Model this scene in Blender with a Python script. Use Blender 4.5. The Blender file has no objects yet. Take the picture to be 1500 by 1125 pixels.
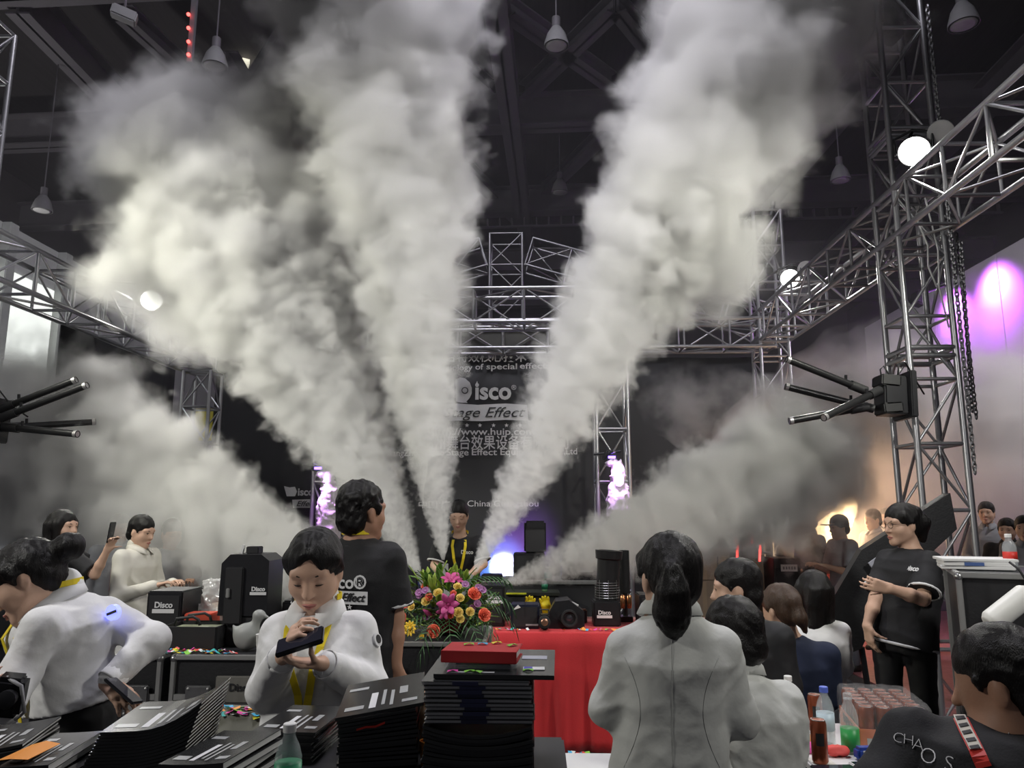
import bpy, math, random, bmesh
import numpy as np
from mathutils import Vector, Matrix, Euler
from mathutils.bvhtree import BVHTree

# ------------------------------------------------------------------ camera, world, lights, exposure
scene = bpy.context.scene
COL = scene.collection
PI = math.pi
random.seed(7)
F_PX, CX, CY = 1100.0, 750.0, 562.5          # the frame is taken as 1500 x 1125
CAM = Vector((0.0, 0.0, 1.60))
PITCH, YAW = math.radians(9.8), math.radians(1.8)
cam_data = bpy.data.cameras.new('camera')
cam_data.sensor_width = 36.0
cam_data.lens = 36.0 * F_PX / 1500.0
cam_data.clip_start, cam_data.clip_end = 0.05, 200
cam = bpy.data.objects.new('camera', cam_data)
cam.location = CAM
cam.rotation_euler = (PI / 2 + PITCH, 0, YAW)
COL.objects.link(cam)
scene.camera = cam
ROT = Euler((PI / 2 + PITCH, 0, YAW)).to_matrix()

scene.view_settings.view_transform = 'Standard'
scene.view_settings.look = 'None'
scene.view_settings.gamma = 1.0
scene.view_settings.use_curve_mapping = False
scene.view_settings.exposure = 0.2

world = bpy.data.worlds.new('hall_air')
scene.world = world
world.use_nodes = True
world.node_tree.nodes['Background'].inputs['Color'].default_value = (0.76, 0.76, 0.84, 1)
world.node_tree.nodes['Background'].inputs['Strength'].default_value = 0.13

cy = scene.cycles
cy.max_bounces = 8
cy.diffuse_bounces = 3
cy.glossy_bounces = 3
cy.transmission_bounces = 5
cy.transparent_max_bounces = 16
cy.volume_bounces = 2
cy.volume_step_rate = 1.0
cy.volume_max_steps = 96
cy.caustics_reflective = False
cy.caustics_refractive = False
cy.sample_clamp_indirect = 6.0
cy.use_denoising = True


def light(name, kind, loc, energy, color=(1, 1, 1), target=None, size=0.3, spot=60, blend=0.6):
    d = bpy.data.lights.new(name, kind)
    d.energy = energy
    d.color = color
    if kind == 'AREA':
        d.shape = 'DISK'
        d.size = size
    else:
        d.shadow_soft_size = size
    if kind == 'SPOT':
        d.spot_size = math.radians(spot)
        d.spot_blend = blend
    o = bpy.data.objects.new(name, d)
    o.location = loc
    if target is not None:
        o.rotation_euler = (Vector(target) - Vector(loc)).to_track_quat('-Z', 'Y').to_euler()
    COL.objects.link(o)
    return o


# light from outside the picture: more lamps on the two side beams that run on past the frame, the lit roof
# skylights overhead, a fill lamp added beyond the window wall, and the booth lamp that whitens the wall at the picture's edge
light('beam_lamp_left_offscreen', 'SPOT', (-4.7, 4.7, 3.7), 470, (1.0, 0.99, 0.84), (-0.6, 6.6, 2.4), 0.15, 100, 0.8)
light('beam_lamp_right_offscreen', 'SPOT', (3.3, 4.3, 4.0), 420, (1.0, 0.99, 0.86), (0.4, 6.6, 2.4), 0.15, 100, 0.8)
light('beam_lamp_front_left_offscreen', 'SPOT', (-4.8, 1.0, 3.9), 420, (1.0, 0.98, 0.92), (-0.6, 4.8, 1.8), 0.25, 90, 0.8)
light('beam_lamp_front_right_offscreen', 'SPOT', (3.4, 0.8, 4.1), 330, (1.0, 0.98, 0.93), (0.2, 5.2, 1.9), 0.25, 90, 0.8)
light('skylight_roof_offscreen', 'AREA', (-0.4, 4.4, 11.6), 520, (0.93, 0.91, 1.0), (-0.4, 4.6, 0.0), 3.0)
light('fill_left_offscreen', 'POINT', (-11.0, 12.0, 4.6), 260, (1.0, 0.97, 0.95), None, 0.6)  # added fill lamp behind the left wall, brightens the roof
light('booth_lamp_right_offscreen', 'SPOT', (7.0, 6.6, 4.8), 520, (1.0, 0.95, 0.96), (6.2, 11.0, 2.6), 0.3, 100, 0.9)
HAZE = 0.011
PAR = 240


# ------------------------------------------------------------------ helpers
def at(px, py, y):
    """the point on the plane at depth y that the photo shows at (px, py)"""
    d = ROT @ Vector(((px - CX) / F_PX, -(py - CY) / F_PX, -1.0))
    return CAM + d * ((y - CAM.y) / d.y)


def at_z(px, py, z):
    d = ROT @ Vector(((px - CX) / F_PX, -(py - CY) / F_PX, -1.0))
    return CAM + d * ((z - CAM.z) / d.z)


def at_x(px, py, x):
    d = ROT @ Vector(((px - CX) / F_PX, -(py - CY) / F_PX, -1.0))
    return CAM + d * ((x - CAM.x) / d.x)


def uniq_mesh(name):
    return bpy.data.meshes.new(name)


MATS = {}


def mat(key, color, rough=0.6, metal=0.0, var=0.12, scale=8.0, bump=0.0, bscale=40.0, coat=0.0,
        emit=None, estr=0.0, alpha=1.0, trans=0.0, spec=0.5, ior=1.45, sheen=0.0, sss=0.0, stretch=(1, 1, 1)):
    if key in MATS:
        return MATS[key]
    m = bpy.data.materials.new(key)
    m.use_nodes = True
    nt = m.node_tree
    b = nt.nodes['Principled BSDF']
    tc = nt.nodes.new('ShaderNodeTexCoord')
    mp = nt.nodes.new('ShaderNodeMapping')
    mp.inputs['Scale'].default_value = stretch
    nt.links.new(tc.outputs['Object'], mp.inputs['Vector'])
    if var > 0:
        n = nt.nodes.new('ShaderNodeTexNoise')
        n.inputs['Scale'].default_value = scale
        n.inputs['Detail'].default_value = 4
        nt.links.new(mp.outputs['Vector'], n.inputs['Vector'])
        mx = nt.nodes.new('ShaderNodeMix')
        mx.data_type = 'RGBA'
        mx.inputs['A'].default_value = tuple(max(0, c * (1 - var)) for c in color) + (1,)
        mx.inputs['B'].default_value = tuple(min(1, c * (1 + var)) for c in color) + (1,)
        nt.links.new(n.outputs['Fac'], mx.inputs['Factor'])
        nt.links.new(mx.outputs['Result'], b.inputs['Base Color'])
    else:
        b.inputs['Base Color'].default_value = tuple(color) + (1,)
    b.inputs['Roughness'].default_value = rough
    b.inputs['Metallic'].default_value = metal
    b.inputs['Specular IOR Level'].default_value = spec
    b.inputs['IOR'].default_value = ior
    b.inputs['Coat Weight'].default_value = coat
    b.inputs['Transmission Weight'].default_value = trans
    b.inputs['Alpha'].default_value = alpha
    b.inputs['Sheen Weight'].default_value = sheen
    if sss:
        b.inputs['Subsurface Weight'].default_value = sss
        b.inputs['Subsurface Radius'].default_value = (0.010, 0.004, 0.002)
        b.inputs['Subsurface Scale'].default_value = 0.5
    if emit is not None:
        b.inputs['Emission Color'].default_value = tuple(emit) + (1,)
        b.inputs['Emission Strength'].default_value = estr
    if bump > 0:
        n2 = nt.nodes.new('ShaderNodeTexNoise')
        n2.inputs['Scale'].default_value = bscale
        n2.inputs['Detail'].default_value = 3
        nt.links.new(mp.outputs['Vector'], n2.inputs['Vector'])
        bp = nt.nodes.new('ShaderNodeBump')
        bp.inputs['Strength'].default_value = bump
        bp.inputs['Distance'].default_value = 0.02
        nt.links.new(n2.outputs['Fac'], bp.inputs['Height'])
        nt.links.new(bp.outputs['Normal'], b.inputs['Normal'])
    MATS[key] = m
    return m


def tag(o, label=None, cat=None, group=None, kind=None):
    if label:
        o['label'] = label
    if cat:
        o['category'] = cat
    if group:
        o['group'] = group
    if kind:
        o['kind'] = kind
    return o


def thing(name, label, cat, loc=(0, 0, 0), rz=0.0, group=None, kind=None):
    o = bpy.data.objects.new(name, None)
    o.empty_display_size = 0.1
    o.location = loc
    o.rotation_euler = (0, 0, rz)
    COL.objects.link(o)
    return tag(o, label, cat, group, kind)


def link(name, me, parent=None, loc=None, rot=None, scale=None):
    o = bpy.data.objects.new(name, me)
    COL.objects.link(o)
    if parent is not None:
        o.parent = parent
    if loc is not None:
        o.location = loc
    if rot is not None:
        o.rotation_euler = rot
    if scale is not None:
        o.scale = scale
    return o


def copy_tree(o, parent=None):
    c = o.copy()
    COL.objects.link(c)
    c.parent = parent
    for ch in o.children:
        copy_tree(ch, c)
    return c


class MB:
    """collects shapes of ONE piece and links them as one mesh"""

    def __init__(self):
        self.v, self.f = [], []

    def add(self, vs, fs):
        k = len(self.v)
        self.v += [tuple(p) for p in vs]
        self.f += [tuple(i + k for i in f) for f in fs]
        return self

    def box(self, c, s, rot=None, bev=0.0):
        hx, hy, hz = s[0] / 2, s[1] / 2, s[2] / 2
        c = Vector(c)
        R = Euler(rot).to_matrix() if rot is not None else Matrix.Identity(3)
        b = min(bev, hx * .9, hy * .9, hz * .9)
        if b <= 0:
            P = [(x, y, z) for x in (-hx, hx) for y in (-hy, hy) for z in (-hz, hz)]
            fs = [(0, 1, 3, 2), (4, 6, 7, 5), (0, 4, 5, 1), (2, 3, 7, 6), (0, 2, 6, 4), (1, 5, 7, 3)]
            return self.add([c + R @ Vector(p) for p in P], fs)
        bm = bmesh.new()
        bmesh.ops.create_cube(bm, size=1.0)
        for v in bm.verts:
            v.co = Vector((v.co.x * s[0], v.co.y * s[1], v.co.z * s[2]))
        bmesh.ops.bevel(bm, geom=bm.edges[:], offset=b, segments=2, affect='EDGES')
        bm.verts.ensure_lookup_table()
        self.add([c + R @ v.co for v in bm.verts], [[v.index for v in f.verts] for f in bm.faces])
        bm.free()
        return self

    def tube(self, p0, p1, r, n=10, r2=None, cap=True):
        p0, p1 = Vector(p0), Vector(p1)
        r2 = r if r2 is None else r2
        q = (p1 - p0).to_track_quat('Z', 'Y')
        vs = []
        for p, rr in ((p0, r), (p1, r2)):
            for i in range(n):
                a = 2 * PI * i / n
                vs.append(p + q @ Vector((math.cos(a) * rr, math.sin(a) * rr, 0)))
        fs = [(i, (i + 1) % n, n + (i + 1) % n, n + i) for i in range(n)]
        if cap:
            fs += [tuple(reversed(range(n))), tuple(range(n, 2 * n))]
        return self.add(vs, fs)

    def path(self, pts, r, n=8, closed=False):
        pts = [Vector(p) for p in pts]
        m = len(pts)
        rs = r if isinstance(r, (list, tuple)) else [r] * m
        vs, fs = [], []
        up = None
        for i, p in enumerate(pts):
            t = (pts[(i + 1) % m] - pts[i - 1]) if closed else (pts[min(i + 1, m - 1)] - pts[max(i - 1, 0)])
            t = t.normalized() if t.length > 1e-9 else Vector((0, 0, 1))
            if up is None:
                up = Vector((0, 0, 1)) if abs(t.z) < .9 else Vector((1, 0, 0))
            s = t.cross(up)
            if s.length < 1e-6:
                s = t.orthogonal()
            s.normalize()
            up = s.cross(t).normalized()
            for k in range(n):
                a = 2 * PI * k / n
                vs.append(p + (s * math.cos(a) + up * math.sin(a)) * rs[i])
        for i in range(m if closed else m - 1):
            j = (i + 1) % m
            for k in range(n):
                fs.append((i * n + k, i * n + (k + 1) % n, j * n + (k + 1) % n, j * n + k))
        if not closed:
            fs += [tuple(reversed(range(n))), tuple(range((m - 1) * n, m * n))]
        return self.add(vs, fs)

    def lathe(self, prof, n=20, c=(0, 0, 0), axis=None):
        c = Vector(c)
        q = Vector(axis).to_track_quat('Z', 'Y') if axis is not None else None
        vs, fs = [], []
        for r, z in prof:
            for i in range(n):
                a = 2 * PI * i / n
                p = Vector((r * math.cos(a), r * math.sin(a), z))
                vs.append(c + (q @ p if q else p))
        for j in range(len(prof) - 1):
            for i in range(n):
                fs.append((j * n + i, j * n + (i + 1) % n, (j + 1) * n + (i + 1) % n, (j + 1) * n + i))
        if prof[0][0] > 1e-5:
            fs.append(tuple(reversed(range(n))))
        if prof[-1][0] > 1e-5:
            fs.append(tuple(range((len(prof) - 1) * n, len(prof) * n)))
        return self.add(vs, fs)

    def ball(self, c, r, n=12, m=8, sc=(1, 1, 1)):
        c = Vector(c)
        vs, fs = [], []
        for j in range(m + 1):
            t = PI * j / m
            for i in range(n):
                a = 2 * PI * i / n
                vs.append(c + Vector((r * sc[0] * math.sin(t) * math.cos(a), r * sc[1] * math.sin(t) * math.sin(a), -r * sc[2] * math.cos(t))))
        for j in range(m):
            for i in range(n):
                fs.append((j * n + i, j * n + (i + 1) % n, (j + 1) * n + (i + 1) % n, (j + 1) * n + i))
        return self.add(vs, fs)

    def sheet(self, grid, thick=0.0, closed_u=False):
        """a grid of points (rows of equal length); thick > 0 gives it a back"""
        R, C_ = len(grid), len(grid[0])
        P = [Vector(p) for row in grid for p in row]
        fs = []
        for i in range(R - 1):
            for j in range(C_ - 1):
                fs.append((i * C_ + j, i * C_ + j + 1, (i + 1) * C_ + j + 1, (i + 1) * C_ + j))
        if thick <= 0:
            return self.add(P, fs)
        N = [Vector() for _ in P]
        for f in fs:
            nrm = (P[f[1]] - P[f[0]]).cross(P[f[3]] - P[f[0]])
            for i in f:
                N[i] += nrm
        Q = [p - n.normalized() * thick if n.length > 0 else p for p, n in zip(P, N)]
        k = len(P)
        fs2 = [tuple(reversed([i + k for i in f])) for f in fs]
        rim = [(0, j) for j in range(C_)] + [(i, C_ - 1) for i in range(1, R)] + [(R - 1, j) for j in range(C_ - 2, -1, -1)] + [(i, 0) for i in range(R - 2, 0, -1)]
        idx = [i * C_ + j for i, j in rim]
        side = [(idx[a], idx[(a + 1) % len(idx)], idx[(a + 1) % len(idx)] + k, idx[a] + k)[::-1] for a in range(len(idx))]
        return self.add(P + Q, fs + fs2 + side)

    def prism(self, outline, z0, z1):
        """outline [(x, y)] extruded in z"""
        n = len(outline)
        vs = [(x, y, z0) for x, y in outline] + [(x, y, z1) for x, y in outline]
        fs = [tuple(reversed(range(n))), tuple(range(n, 2 * n))] + [(i, (i + 1) % n, n + (i + 1) % n, n + i) for i in range(n)]
        return self.add(vs, fs)

    def xf(self, M):
        self.v = [tuple(M @ Vector(p)) for p in self.v]
        return self

    def mesh(self, name, m, smooth=False):
        me = uniq_mesh(name)
        me.from_pydata(self.v, [], self.f)
        if m is not None:
            me.materials.append(m)
        if smooth:
            me.shade_smooth()
        me.update()
        return me

    def build(self, name, m, parent=None, smooth=False, auto=None, loc=None, world=False):
        me = self.mesh(name, m, smooth or auto is not None)
        if auto is not None:
            me.set_sharp_from_angle(angle=math.radians(auto))
        o = link(name, me, parent, loc)
        if world and parent is not None:
            o.matrix_parent_inverse = Matrix.Identity(4)
            o.location = parent.matrix_basis.inverted() @ Vector((0, 0, 0))
            o.rotation_euler = (0, 0, -parent.rotation_euler.z)
        return o


UNIT_TUBE = {}


def unit_tube(m, n=10):
    if (m.name, n) not in UNIT_TUBE:
        me = MB().tube((0, 0, 0), (0, 0, 1), 1.0, n).mesh('tube', m, True)
        me.set_sharp_from_angle(angle=math.radians(50))
        UNIT_TUBE[(m.name, n)] = me
    return UNIT_TUBE[(m.name, n)]


def bar(name, p0, p1, r, m, parent, n=10):
    """a round bar as an object of its own, mesh shared; p0, p1 in the parent's space"""
    p0, p1 = Vector(p0), Vector(p1)
    d = p1 - p0
    o = link(name, unit_tube(m, n), parent, p0)
    o.rotation_mode = 'QUATERNION'
    o.rotation_quaternion = d.to_track_quat('Z', 'Y')
    o.scale = (r, r, d.length)
    return o


def wbox(name, c, s, m, parent=None, rot=None, bev=0.004, auto=35):
    return MB().box((0, 0, 0), s, rot, bev).build(name, m, parent, auto=auto if bev > 0 else None, loc=c)


def text(name, body, loc, size, m, parent=None, rot=(PI / 2, 0, 0), bold=0.0, shear=0.0, align='LEFT', space=1.0, extrude=0.002, width=None, res=3):
    cu = bpy.data.curves.new(name, 'FONT')
    cu.body = body
    cu.size = size
    cu.align_x = align
    cu.align_y = 'CENTER'
    cu.offset = bold
    cu.shear = shear
    cu.space_character = space
    cu.extrude = extrude
    cu.resolution_u = res
    if m is not None:
        cu.materials.append(m)
    tmp = bpy.data.objects.new('tmp', cu)
    COL.objects.link(tmp)
    bpy.context.view_layer.update()
    me = bpy.data.meshes.new_from_object(tmp.evaluated_get(bpy.context.evaluated_depsgraph_get()))
    bpy.data.objects.remove(tmp)
    bpy.data.curves.remove(cu)
    me.name = name
    return link(name, me, parent, loc, rot)


# ------------------------------------------------------------------ implicit surfaces (bodies, cloth, smoke)
_rng = np.random.RandomState(11)
_LAT = _rng.rand(32, 32, 32).astype(np.float32)


def vnoise(X, Y, Z):
    """smooth value noise in 0..1"""
    xi, yi, zi = np.floor(X).astype(np.int32), np.floor(Y).astype(np.int32), np.floor(Z).astype(np.int32)
    fx, fy, fz = X - xi, Y - yi, Z - zi
    fx, fy, fz = fx * fx * (3 - 2 * fx), fy * fy * (3 - 2 * fy), fz * fz * (3 - 2 * fz)
    x0, y0, z0 = xi & 31, yi & 31, zi & 31
    x1, y1, z1 = (xi + 1) & 31, (yi + 1) & 31, (zi + 1) & 31
    L = _LAT
    c00 = L[x0, y0, z0] * (1 - fx) + L[x1, y0, z0] * fx
    c10 = L[x0, y1, z0] * (1 - fx) + L[x1, y1, z0] * fx
    c01 = L[x0, y0, z1] * (1 - fx) + L[x1, y0, z1] * fx
    c11 = L[x0, y1, z1] * (1 - fx) + L[x1, y1, z1] * fx
    c0 = c00 * (1 - fy) + c10 * fy
    c1 = c01 * (1 - fy) + c11 * fy
    return c0 * (1 - fz) + c1 * fz


def billow(X, Y, Z, octaves=3):
    s, a, t = 0.0, 1.0, 0.0
    for o in range(octaves):
        n = vnoise(X + 17.3 * o, Y + 5.1 * o, Z + 9.7 * o)
        s = s + a * np.abs(2 * n - 1)
        t += a
        a *= 0.55
        X, Y, Z = X * 2.07, Y * 2.07, Z * 2.07
    return 1 - s / t          # rounded lumps


def smin(a, b, k):
    if k <= 0:
        return np.minimum(a, b)
    h = np.clip(0.5 + 0.5 * (b - a) / k, 0, 1)
    return b * (1 - h) + a * h - k * h * (1 - h)


class Field:
    def __init__(self, lo, hi, h):
        self.lo = np.array(lo, np.float32)
        self.h = h
        n = np.ceil((np.array(hi) - np.array(lo)) / h).astype(int) + 2
        self.n = n
        self.A = np.full(n, 1.0, np.float32)
        self.ax = [self.lo[i] + h * np.arange(n[i], dtype=np.float32) for i in range(3)]

    def sub(self, lo, hi):
        sl = []
        for i in range(3):
            a = int(max(0, math.floor((lo[i] - self.lo[i]) / self.h)))
            b = int(min(self.n[i], math.ceil((hi[i] - self.lo[i]) / self.h) + 1))
            if b <= a:
                return None
            sl.append(slice(a, b))
        X = self.ax[0][sl[0]][:, None, None]
        Y = self.ax[1][sl[1]][None, :, None]
        Z = self.ax[2][sl[2]][None, None, :]
        return tuple(sl), X, Y, Z

    def put(self, lo, hi, fn, k=0.02, cut=False):
        m = k + 2 * self.h
        s = self.sub([v - m for v in lo], [v + m for v in hi])
        if s is None:
            return self
        sl, X, Y, Z = s
        d = np.broadcast_to(fn(X, Y, Z), self.A[sl].shape)
        if cut:
            self.A[sl] = -smin(-self.A[sl], d, k)
        else:
            self.A[sl] = smin(self.A[sl], d, k)
        return self

    def cone(self, p, q, r1, r2, k=0.02, cut=False):
        p, q = np.array(p, np.float32), np.array(q, np.float32)
        R = max(r1, r2)
        v = q - p
        L2 = max(float(v @ v), 1e-9)

        def fn(X, Y, Z):
            dx, dy, dz = X - p[0], Y - p[1], Z - p[2]
            t = np.clip((dx * v[0] + dy * v[1] + dz * v[2]) / L2, 0, 1)
            return np.sqrt((dx - t * v[0]) ** 2 + (dy - t * v[1]) ** 2 + (dz - t * v[2]) ** 2) - (r1 + (r2 - r1) * t)
        return self.put(np.minimum(p, q) - R, np.maximum(p, q) + R, fn, k, cut)

    def chain(self, pts, rs, k=0.02):
        for i in range(len(pts) - 1):
            self.cone(pts[i], pts[i + 1], rs[i], rs[i + 1], k)
        return self

    def ell(self, c, rad, axes=None, k=0.02, cut=False):
        c = np.array(c, np.float32)
        ax = np.eye(3, dtype=np.float32) if axes is None else np.array([list(a) for a in axes], np.float32)
        R = max(rad)
        rad = np.array(rad, np.float32)

        def fn(X, Y, Z):
            dx, dy, dz = X - c[0], Y - c[1], Z - c[2]
            u = [(dx * ax[i][0] + dy * ax[i][1] + dz * ax[i][2]) for i in range(3)]
            k0 = np.sqrt(sum((u[i] / rad[i]) ** 2 for i in range(3)))
            k1 = np.sqrt(sum((u[i] / rad[i] ** 2) ** 2 for i in range(3))) + 1e-6
            return k0 * (k0 - 1) / k1
        return self.put(c - R, c + R, fn, k, cut)

    def loft(self, o, r, f, u, prof, k=0.02, cut=False, sq=2.0):
        """prof [(height, half width, half depth, forward shift)]: an ellipse swept along u"""
        o = np.array(o, np.float32)
        r, f, u = [np.array(a, np.float32) for a in (r, f, u)]
        hs = np.array([p[0] for p in prof], np.float32)
        ws = np.array([p[1] for p in prof], np.float32)
        ds = np.array([p[2] for p in prof], np.float32)
        ss = np.array([p[3] if len(p) > 3 else 0 for p in prof], np.float32)
        R = float(max(ws.max(), ds.max() + abs(ss).max())) + 0.02
        a, b = o + u * hs[0], o + u * hs[-1]

        def fn(X, Y, Z):
            dx, dy, dz = X - o[0], Y - o[1], Z - o[2]
            x = dx * r[0] + dy * r[1] + dz * r[2]
            y = dx * f[0] + dy * f[1] + dz * f[2]
            z = dx * u[0] + dy * u[1] + dz * u[2]
            w, d, s = np.interp(z, hs, ws), np.interp(z, hs, ds), np.interp(z, hs, ss)
            e = ((np.abs(x) / w) ** sq + (np.abs(y - s) / d) ** sq) ** (1 / sq)
            side = (e - 1) * np.minimum(w, d)
            cap = np.maximum(hs[0] - z, z - hs[-1])
            return np.where((side > 0) & (cap > 0), np.sqrt(np.maximum(side, 0) ** 2 + np.maximum(cap, 0) ** 2), np.maximum(side, cap)).astype(np.float32)
        return self.put(np.minimum(a, b) - R, np.maximum(a, b) + R, fn, k, cut)

    def plane_cut(self, p, n, k=0.004):
        """removes what lies on the side n points to"""
        p, n = np.array(p, np.float32), np.array(n, np.float32)
        X, Y, Z = self.ax[0][:, None, None], self.ax[1][None, :, None], self.ax[2][None, None, :]
        d = (X - p[0]) * n[0] + (Y - p[1]) * n[1] + (Z - p[2]) * n[2]
        self.A = np.maximum(self.A, d)
        return self

    def rough(self, amp, freq, stretch=(1, 1, 1), seed=0.0, ridged=True, twist=False):
        band = np.abs(self.A) < amp * 3 + 2 * self.h
        ii = np.nonzero(band)
        X, Y, Z = self.ax[0][ii[0]], self.ax[1][ii[1]], self.ax[2][ii[2]]
        fx, fy, fz = freq * stretch[0], freq * stretch[1], freq * stretch[2]
        if twist:
            q = Euler((.6 + seed, .5, .8)).to_matrix()
            wx = vnoise(X * freq * .5 + 9, Y * freq * .5, Z * freq * .5 + seed) * .8 / freq
            X, Y, Z = [q[i][0] * X + q[i][1] * Y + q[i][2] * Z + wx for i in range(3)]
        n = vnoise(X * fx + seed, Y * fy + seed * 1.7, Z * fz + seed * .3)
        n2 = vnoise(X * fx * 2.3 + seed, Y * fy * 2.3, Z * fz * 2.3 + 4)
        v = (np.abs(2 * n - 1) * .7 + np.abs(2 * n2 - 1) * .3) if ridged else (.65 * n + .35 * n2)
        self.A[ii] += (amp * (v - .4) * 2).astype(np.float32)
        return self

    def mesh(self, name, m, iters=1):
        A = self.A
        # close the border
        A[0] = np.maximum(A[0], 1e-3); A[-1] = np.maximum(A[-1], 1e-3)
        A[:, 0] = np.maximum(A[:, 0], 1e-3); A[:, -1] = np.maximum(A[:, -1], 1e-3)
        A[:, :, 0] = np.maximum(A[:, :, 0], 1e-3); A[:, :, -1] = np.maximum(A[:, :, -1], 1e-3)
        V, Fq = surface_nets(A)
        V = V * self.h + self.lo
        if iters and len(V):
            for _ in range(iters):
                S = np.zeros_like(V)
                c = np.zeros(len(V), np.float32)
                for a, b in ((0, 1), (1, 2), (2, 3), (3, 0)):
                    np.add.at(S, Fq[:, a], V[Fq[:, b]])
                    np.add.at(S, Fq[:, b], V[Fq[:, a]])
                    np.add.at(c, Fq[:, a], 1)
                    np.add.at(c, Fq[:, b], 1)
                V = V * .5 + .5 * S / np.maximum(c, 1)[:, None]
        me = uniq_mesh(name)
        nV, nF = len(V), len(Fq)
        me.vertices.add(nV)
        me.vertices.foreach_set('co', V.astype(np.float32).ravel())
        me.loops.add(nF * 4)
        me.loops.foreach_set('vertex_index', Fq.astype(np.int32).ravel())
        me.polygons.add(nF)
        me.polygons.foreach_set('loop_start', np.arange(0, nF * 4, 4, dtype=np.int32))
        me.polygons.foreach_set('loop_total', np.full(nF, 4, np.int32))
        if m is not None:
            me.materials.append(m)
        me.update(calc_edges=True)
        me.validate()
        me.shade_smooth()
        return me


def surface_nets(A):
    I = A < 0
    n = A.shape
    c = np.zeros((n[0] - 1, n[1] - 1, n[2] - 1), np.int8)
    for dx in (0, 1):
        for dy in (0, 1):
            for dz in (0, 1):
                c += I[dx:n[0] - 1 + dx, dy:n[1] - 1 + dy, dz:n[2] - 1 + dz]
    cells = np.nonzero((c > 0) & (c < 8))
    m = len(cells[0])
    idx = np.full(c.shape, -1, np.int32)
    idx[cells] = np.arange(m)
    pos = np.zeros((m, 3), np.float32)
    cnt = np.zeros(m, np.float32)
    base = np.stack(cells, 1).astype(np.float32)
    for axis in range(3):
        o = [a for a in range(3) if a != axis]
        for i in (0, 1):
            for j in (0, 1):
                d0 = [0, 0, 0]
                d0[o[0]], d0[o[1]] = i, j
                d1 = list(d0)
                d1[axis] = 1
                a = A[cells[0] + d0[0], cells[1] + d0[1], cells[2] + d0[2]]
                b = A[cells[0] + d1[0], cells[1] + d1[1], cells[2] + d1[2]]
                s = (a < 0) != (b < 0)
                t = a[s] / (a[s] - b[s])
                p = base[s] + np.array(d0, np.float32)
                p[:, axis] += t
                pos[s] += p
                cnt[s] += 1
    V = pos / cnt[:, None]
    faces = []
    for axis in range(3):
        o = [(axis + 1) % 3, (axis + 2) % 3]
        lo = [slice(0, n[k]) for k in range(3)]
        hi = [slice(0, n[k]) for k in range(3)]
        lo[axis] = slice(0, n[axis] - 1)
        hi[axis] = slice(1, n[axis])
        for k in o:
            lo[k] = slice(1, n[k] - 1)
            hi[k] = slice(1, n[k] - 1)
        a, b = I[tuple(lo)], I[tuple(hi)]
        for flip, e in ((False, a & ~b), (True, ~a & b)):
            q = list(np.nonzero(e))
            for k in o:
                q[k] = q[k] + 1
            def cell(du, dv):
                w = list(q)
                w[o[0]] = w[o[0]] - du
                w[o[1]] = w[o[1]] - dv
                return idx[w[0], w[1], w[2]]
            Q = np.stack([cell(1, 1), cell(0, 1), cell(0, 0), cell(1, 0)], 1)
            faces.append(Q[:, ::-1] if flip else Q)
    return V, np.concatenate(faces)


# ------------------------------------------------------------------ materials of the place
M_ALU = mat('truss_aluminium', (0.50, 0.50, 0.52), 0.34, 0.85, 0.15, 30)
M_STEEL = mat('painted_steel', (0.20, 0.19, 0.21), 0.6, 0.1, 0.12, 3)
M_DECK = mat('roof_deck', (0.075, 0.070, 0.073), 0.8, 0, 0.25, 1.5, stretch=(9, .3, 1))
M_BLACK = mat('matte_black', (0.018, 0.018, 0.02), 0.55, 0, 0.2, 12)
M_BLACKM = mat('black_metal', (0.022, 0.022, 0.025), 0.35, 0.3, 0.2, 20)
M_WHITE = mat('white_paint', (0.78, 0.78, 0.77), 0.5, 0, 0.05)
M_GREY = mat('grey_plastic', (0.25, 0.25, 0.26), 0.5)
M_BANNER = mat('black_banner_vinyl', (0.022, 0.023, 0.026), 0.55, 0, 0.15, 1.5, 0.05, 3)
M_PRINT = mat('banner_white_print', (0.72, 0.72, 0.73), 0.6, 0, 0.03)
M_PRINTD = mat('banner_grey_print', (0.30, 0.30, 0.31), 0.6, 0, 0.03)
M_RED = mat('red_paint', (0.55, 0.03, 0.02), 0.5)
M_CARPET = mat('hall_carpet', (0.10, 0.095, 0.10), 0.95, 0, 0.3, 60, 0.3, 300)
M_PINKFLOOR = mat('pink_floor_mat', (0.42, 0.16, 0.19), 0.6, 0, 0.3, 14, 0.2, 60)

# ------------------------------------------------------------------ the hall
floor = MB().box((0, 14, -0.05), (40, 56, 0.1)).build('floor', M_CARPET)
tag(floor, kind='structure')
mat_r = MB().box((6.0, 9.6, 0.006), (5.6, 7.0, 0.012)).build('floor_mat', M_PINKFLOOR)
tag(mat_r, kind='structure')

ceiling = MB().box((0, 16, 11.9), (44, 60, 0.12)).build('ceiling', M_DECK)
tag(ceiling, kind='structure')


def ceil_beam(p0, p1, w, h, name='beam', m=M_STEEL, ztop=None):
    """an I-beam between two points (bottom flange at their height)"""
    p0, p1 = Vector(p0), Vector(p1)
    d = (p1 - p0)
    L = d.length
    q = d.to_track_quat('Y', 'Z')
    b = MB()
    b.box((0, L / 2, 0.02), (w, L, 0.04)).box((0, L / 2, h / 2), (0.05, L, h)).box((0, L / 2, h - .02), (w, L, 0.04))
    b.xf(Matrix.Translation(p0) @ q.to_matrix().to_4x4())
    return b.build(name, m, ceiling)


ZB = 10.3
tilt = math.radians(-2.6)


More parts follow.
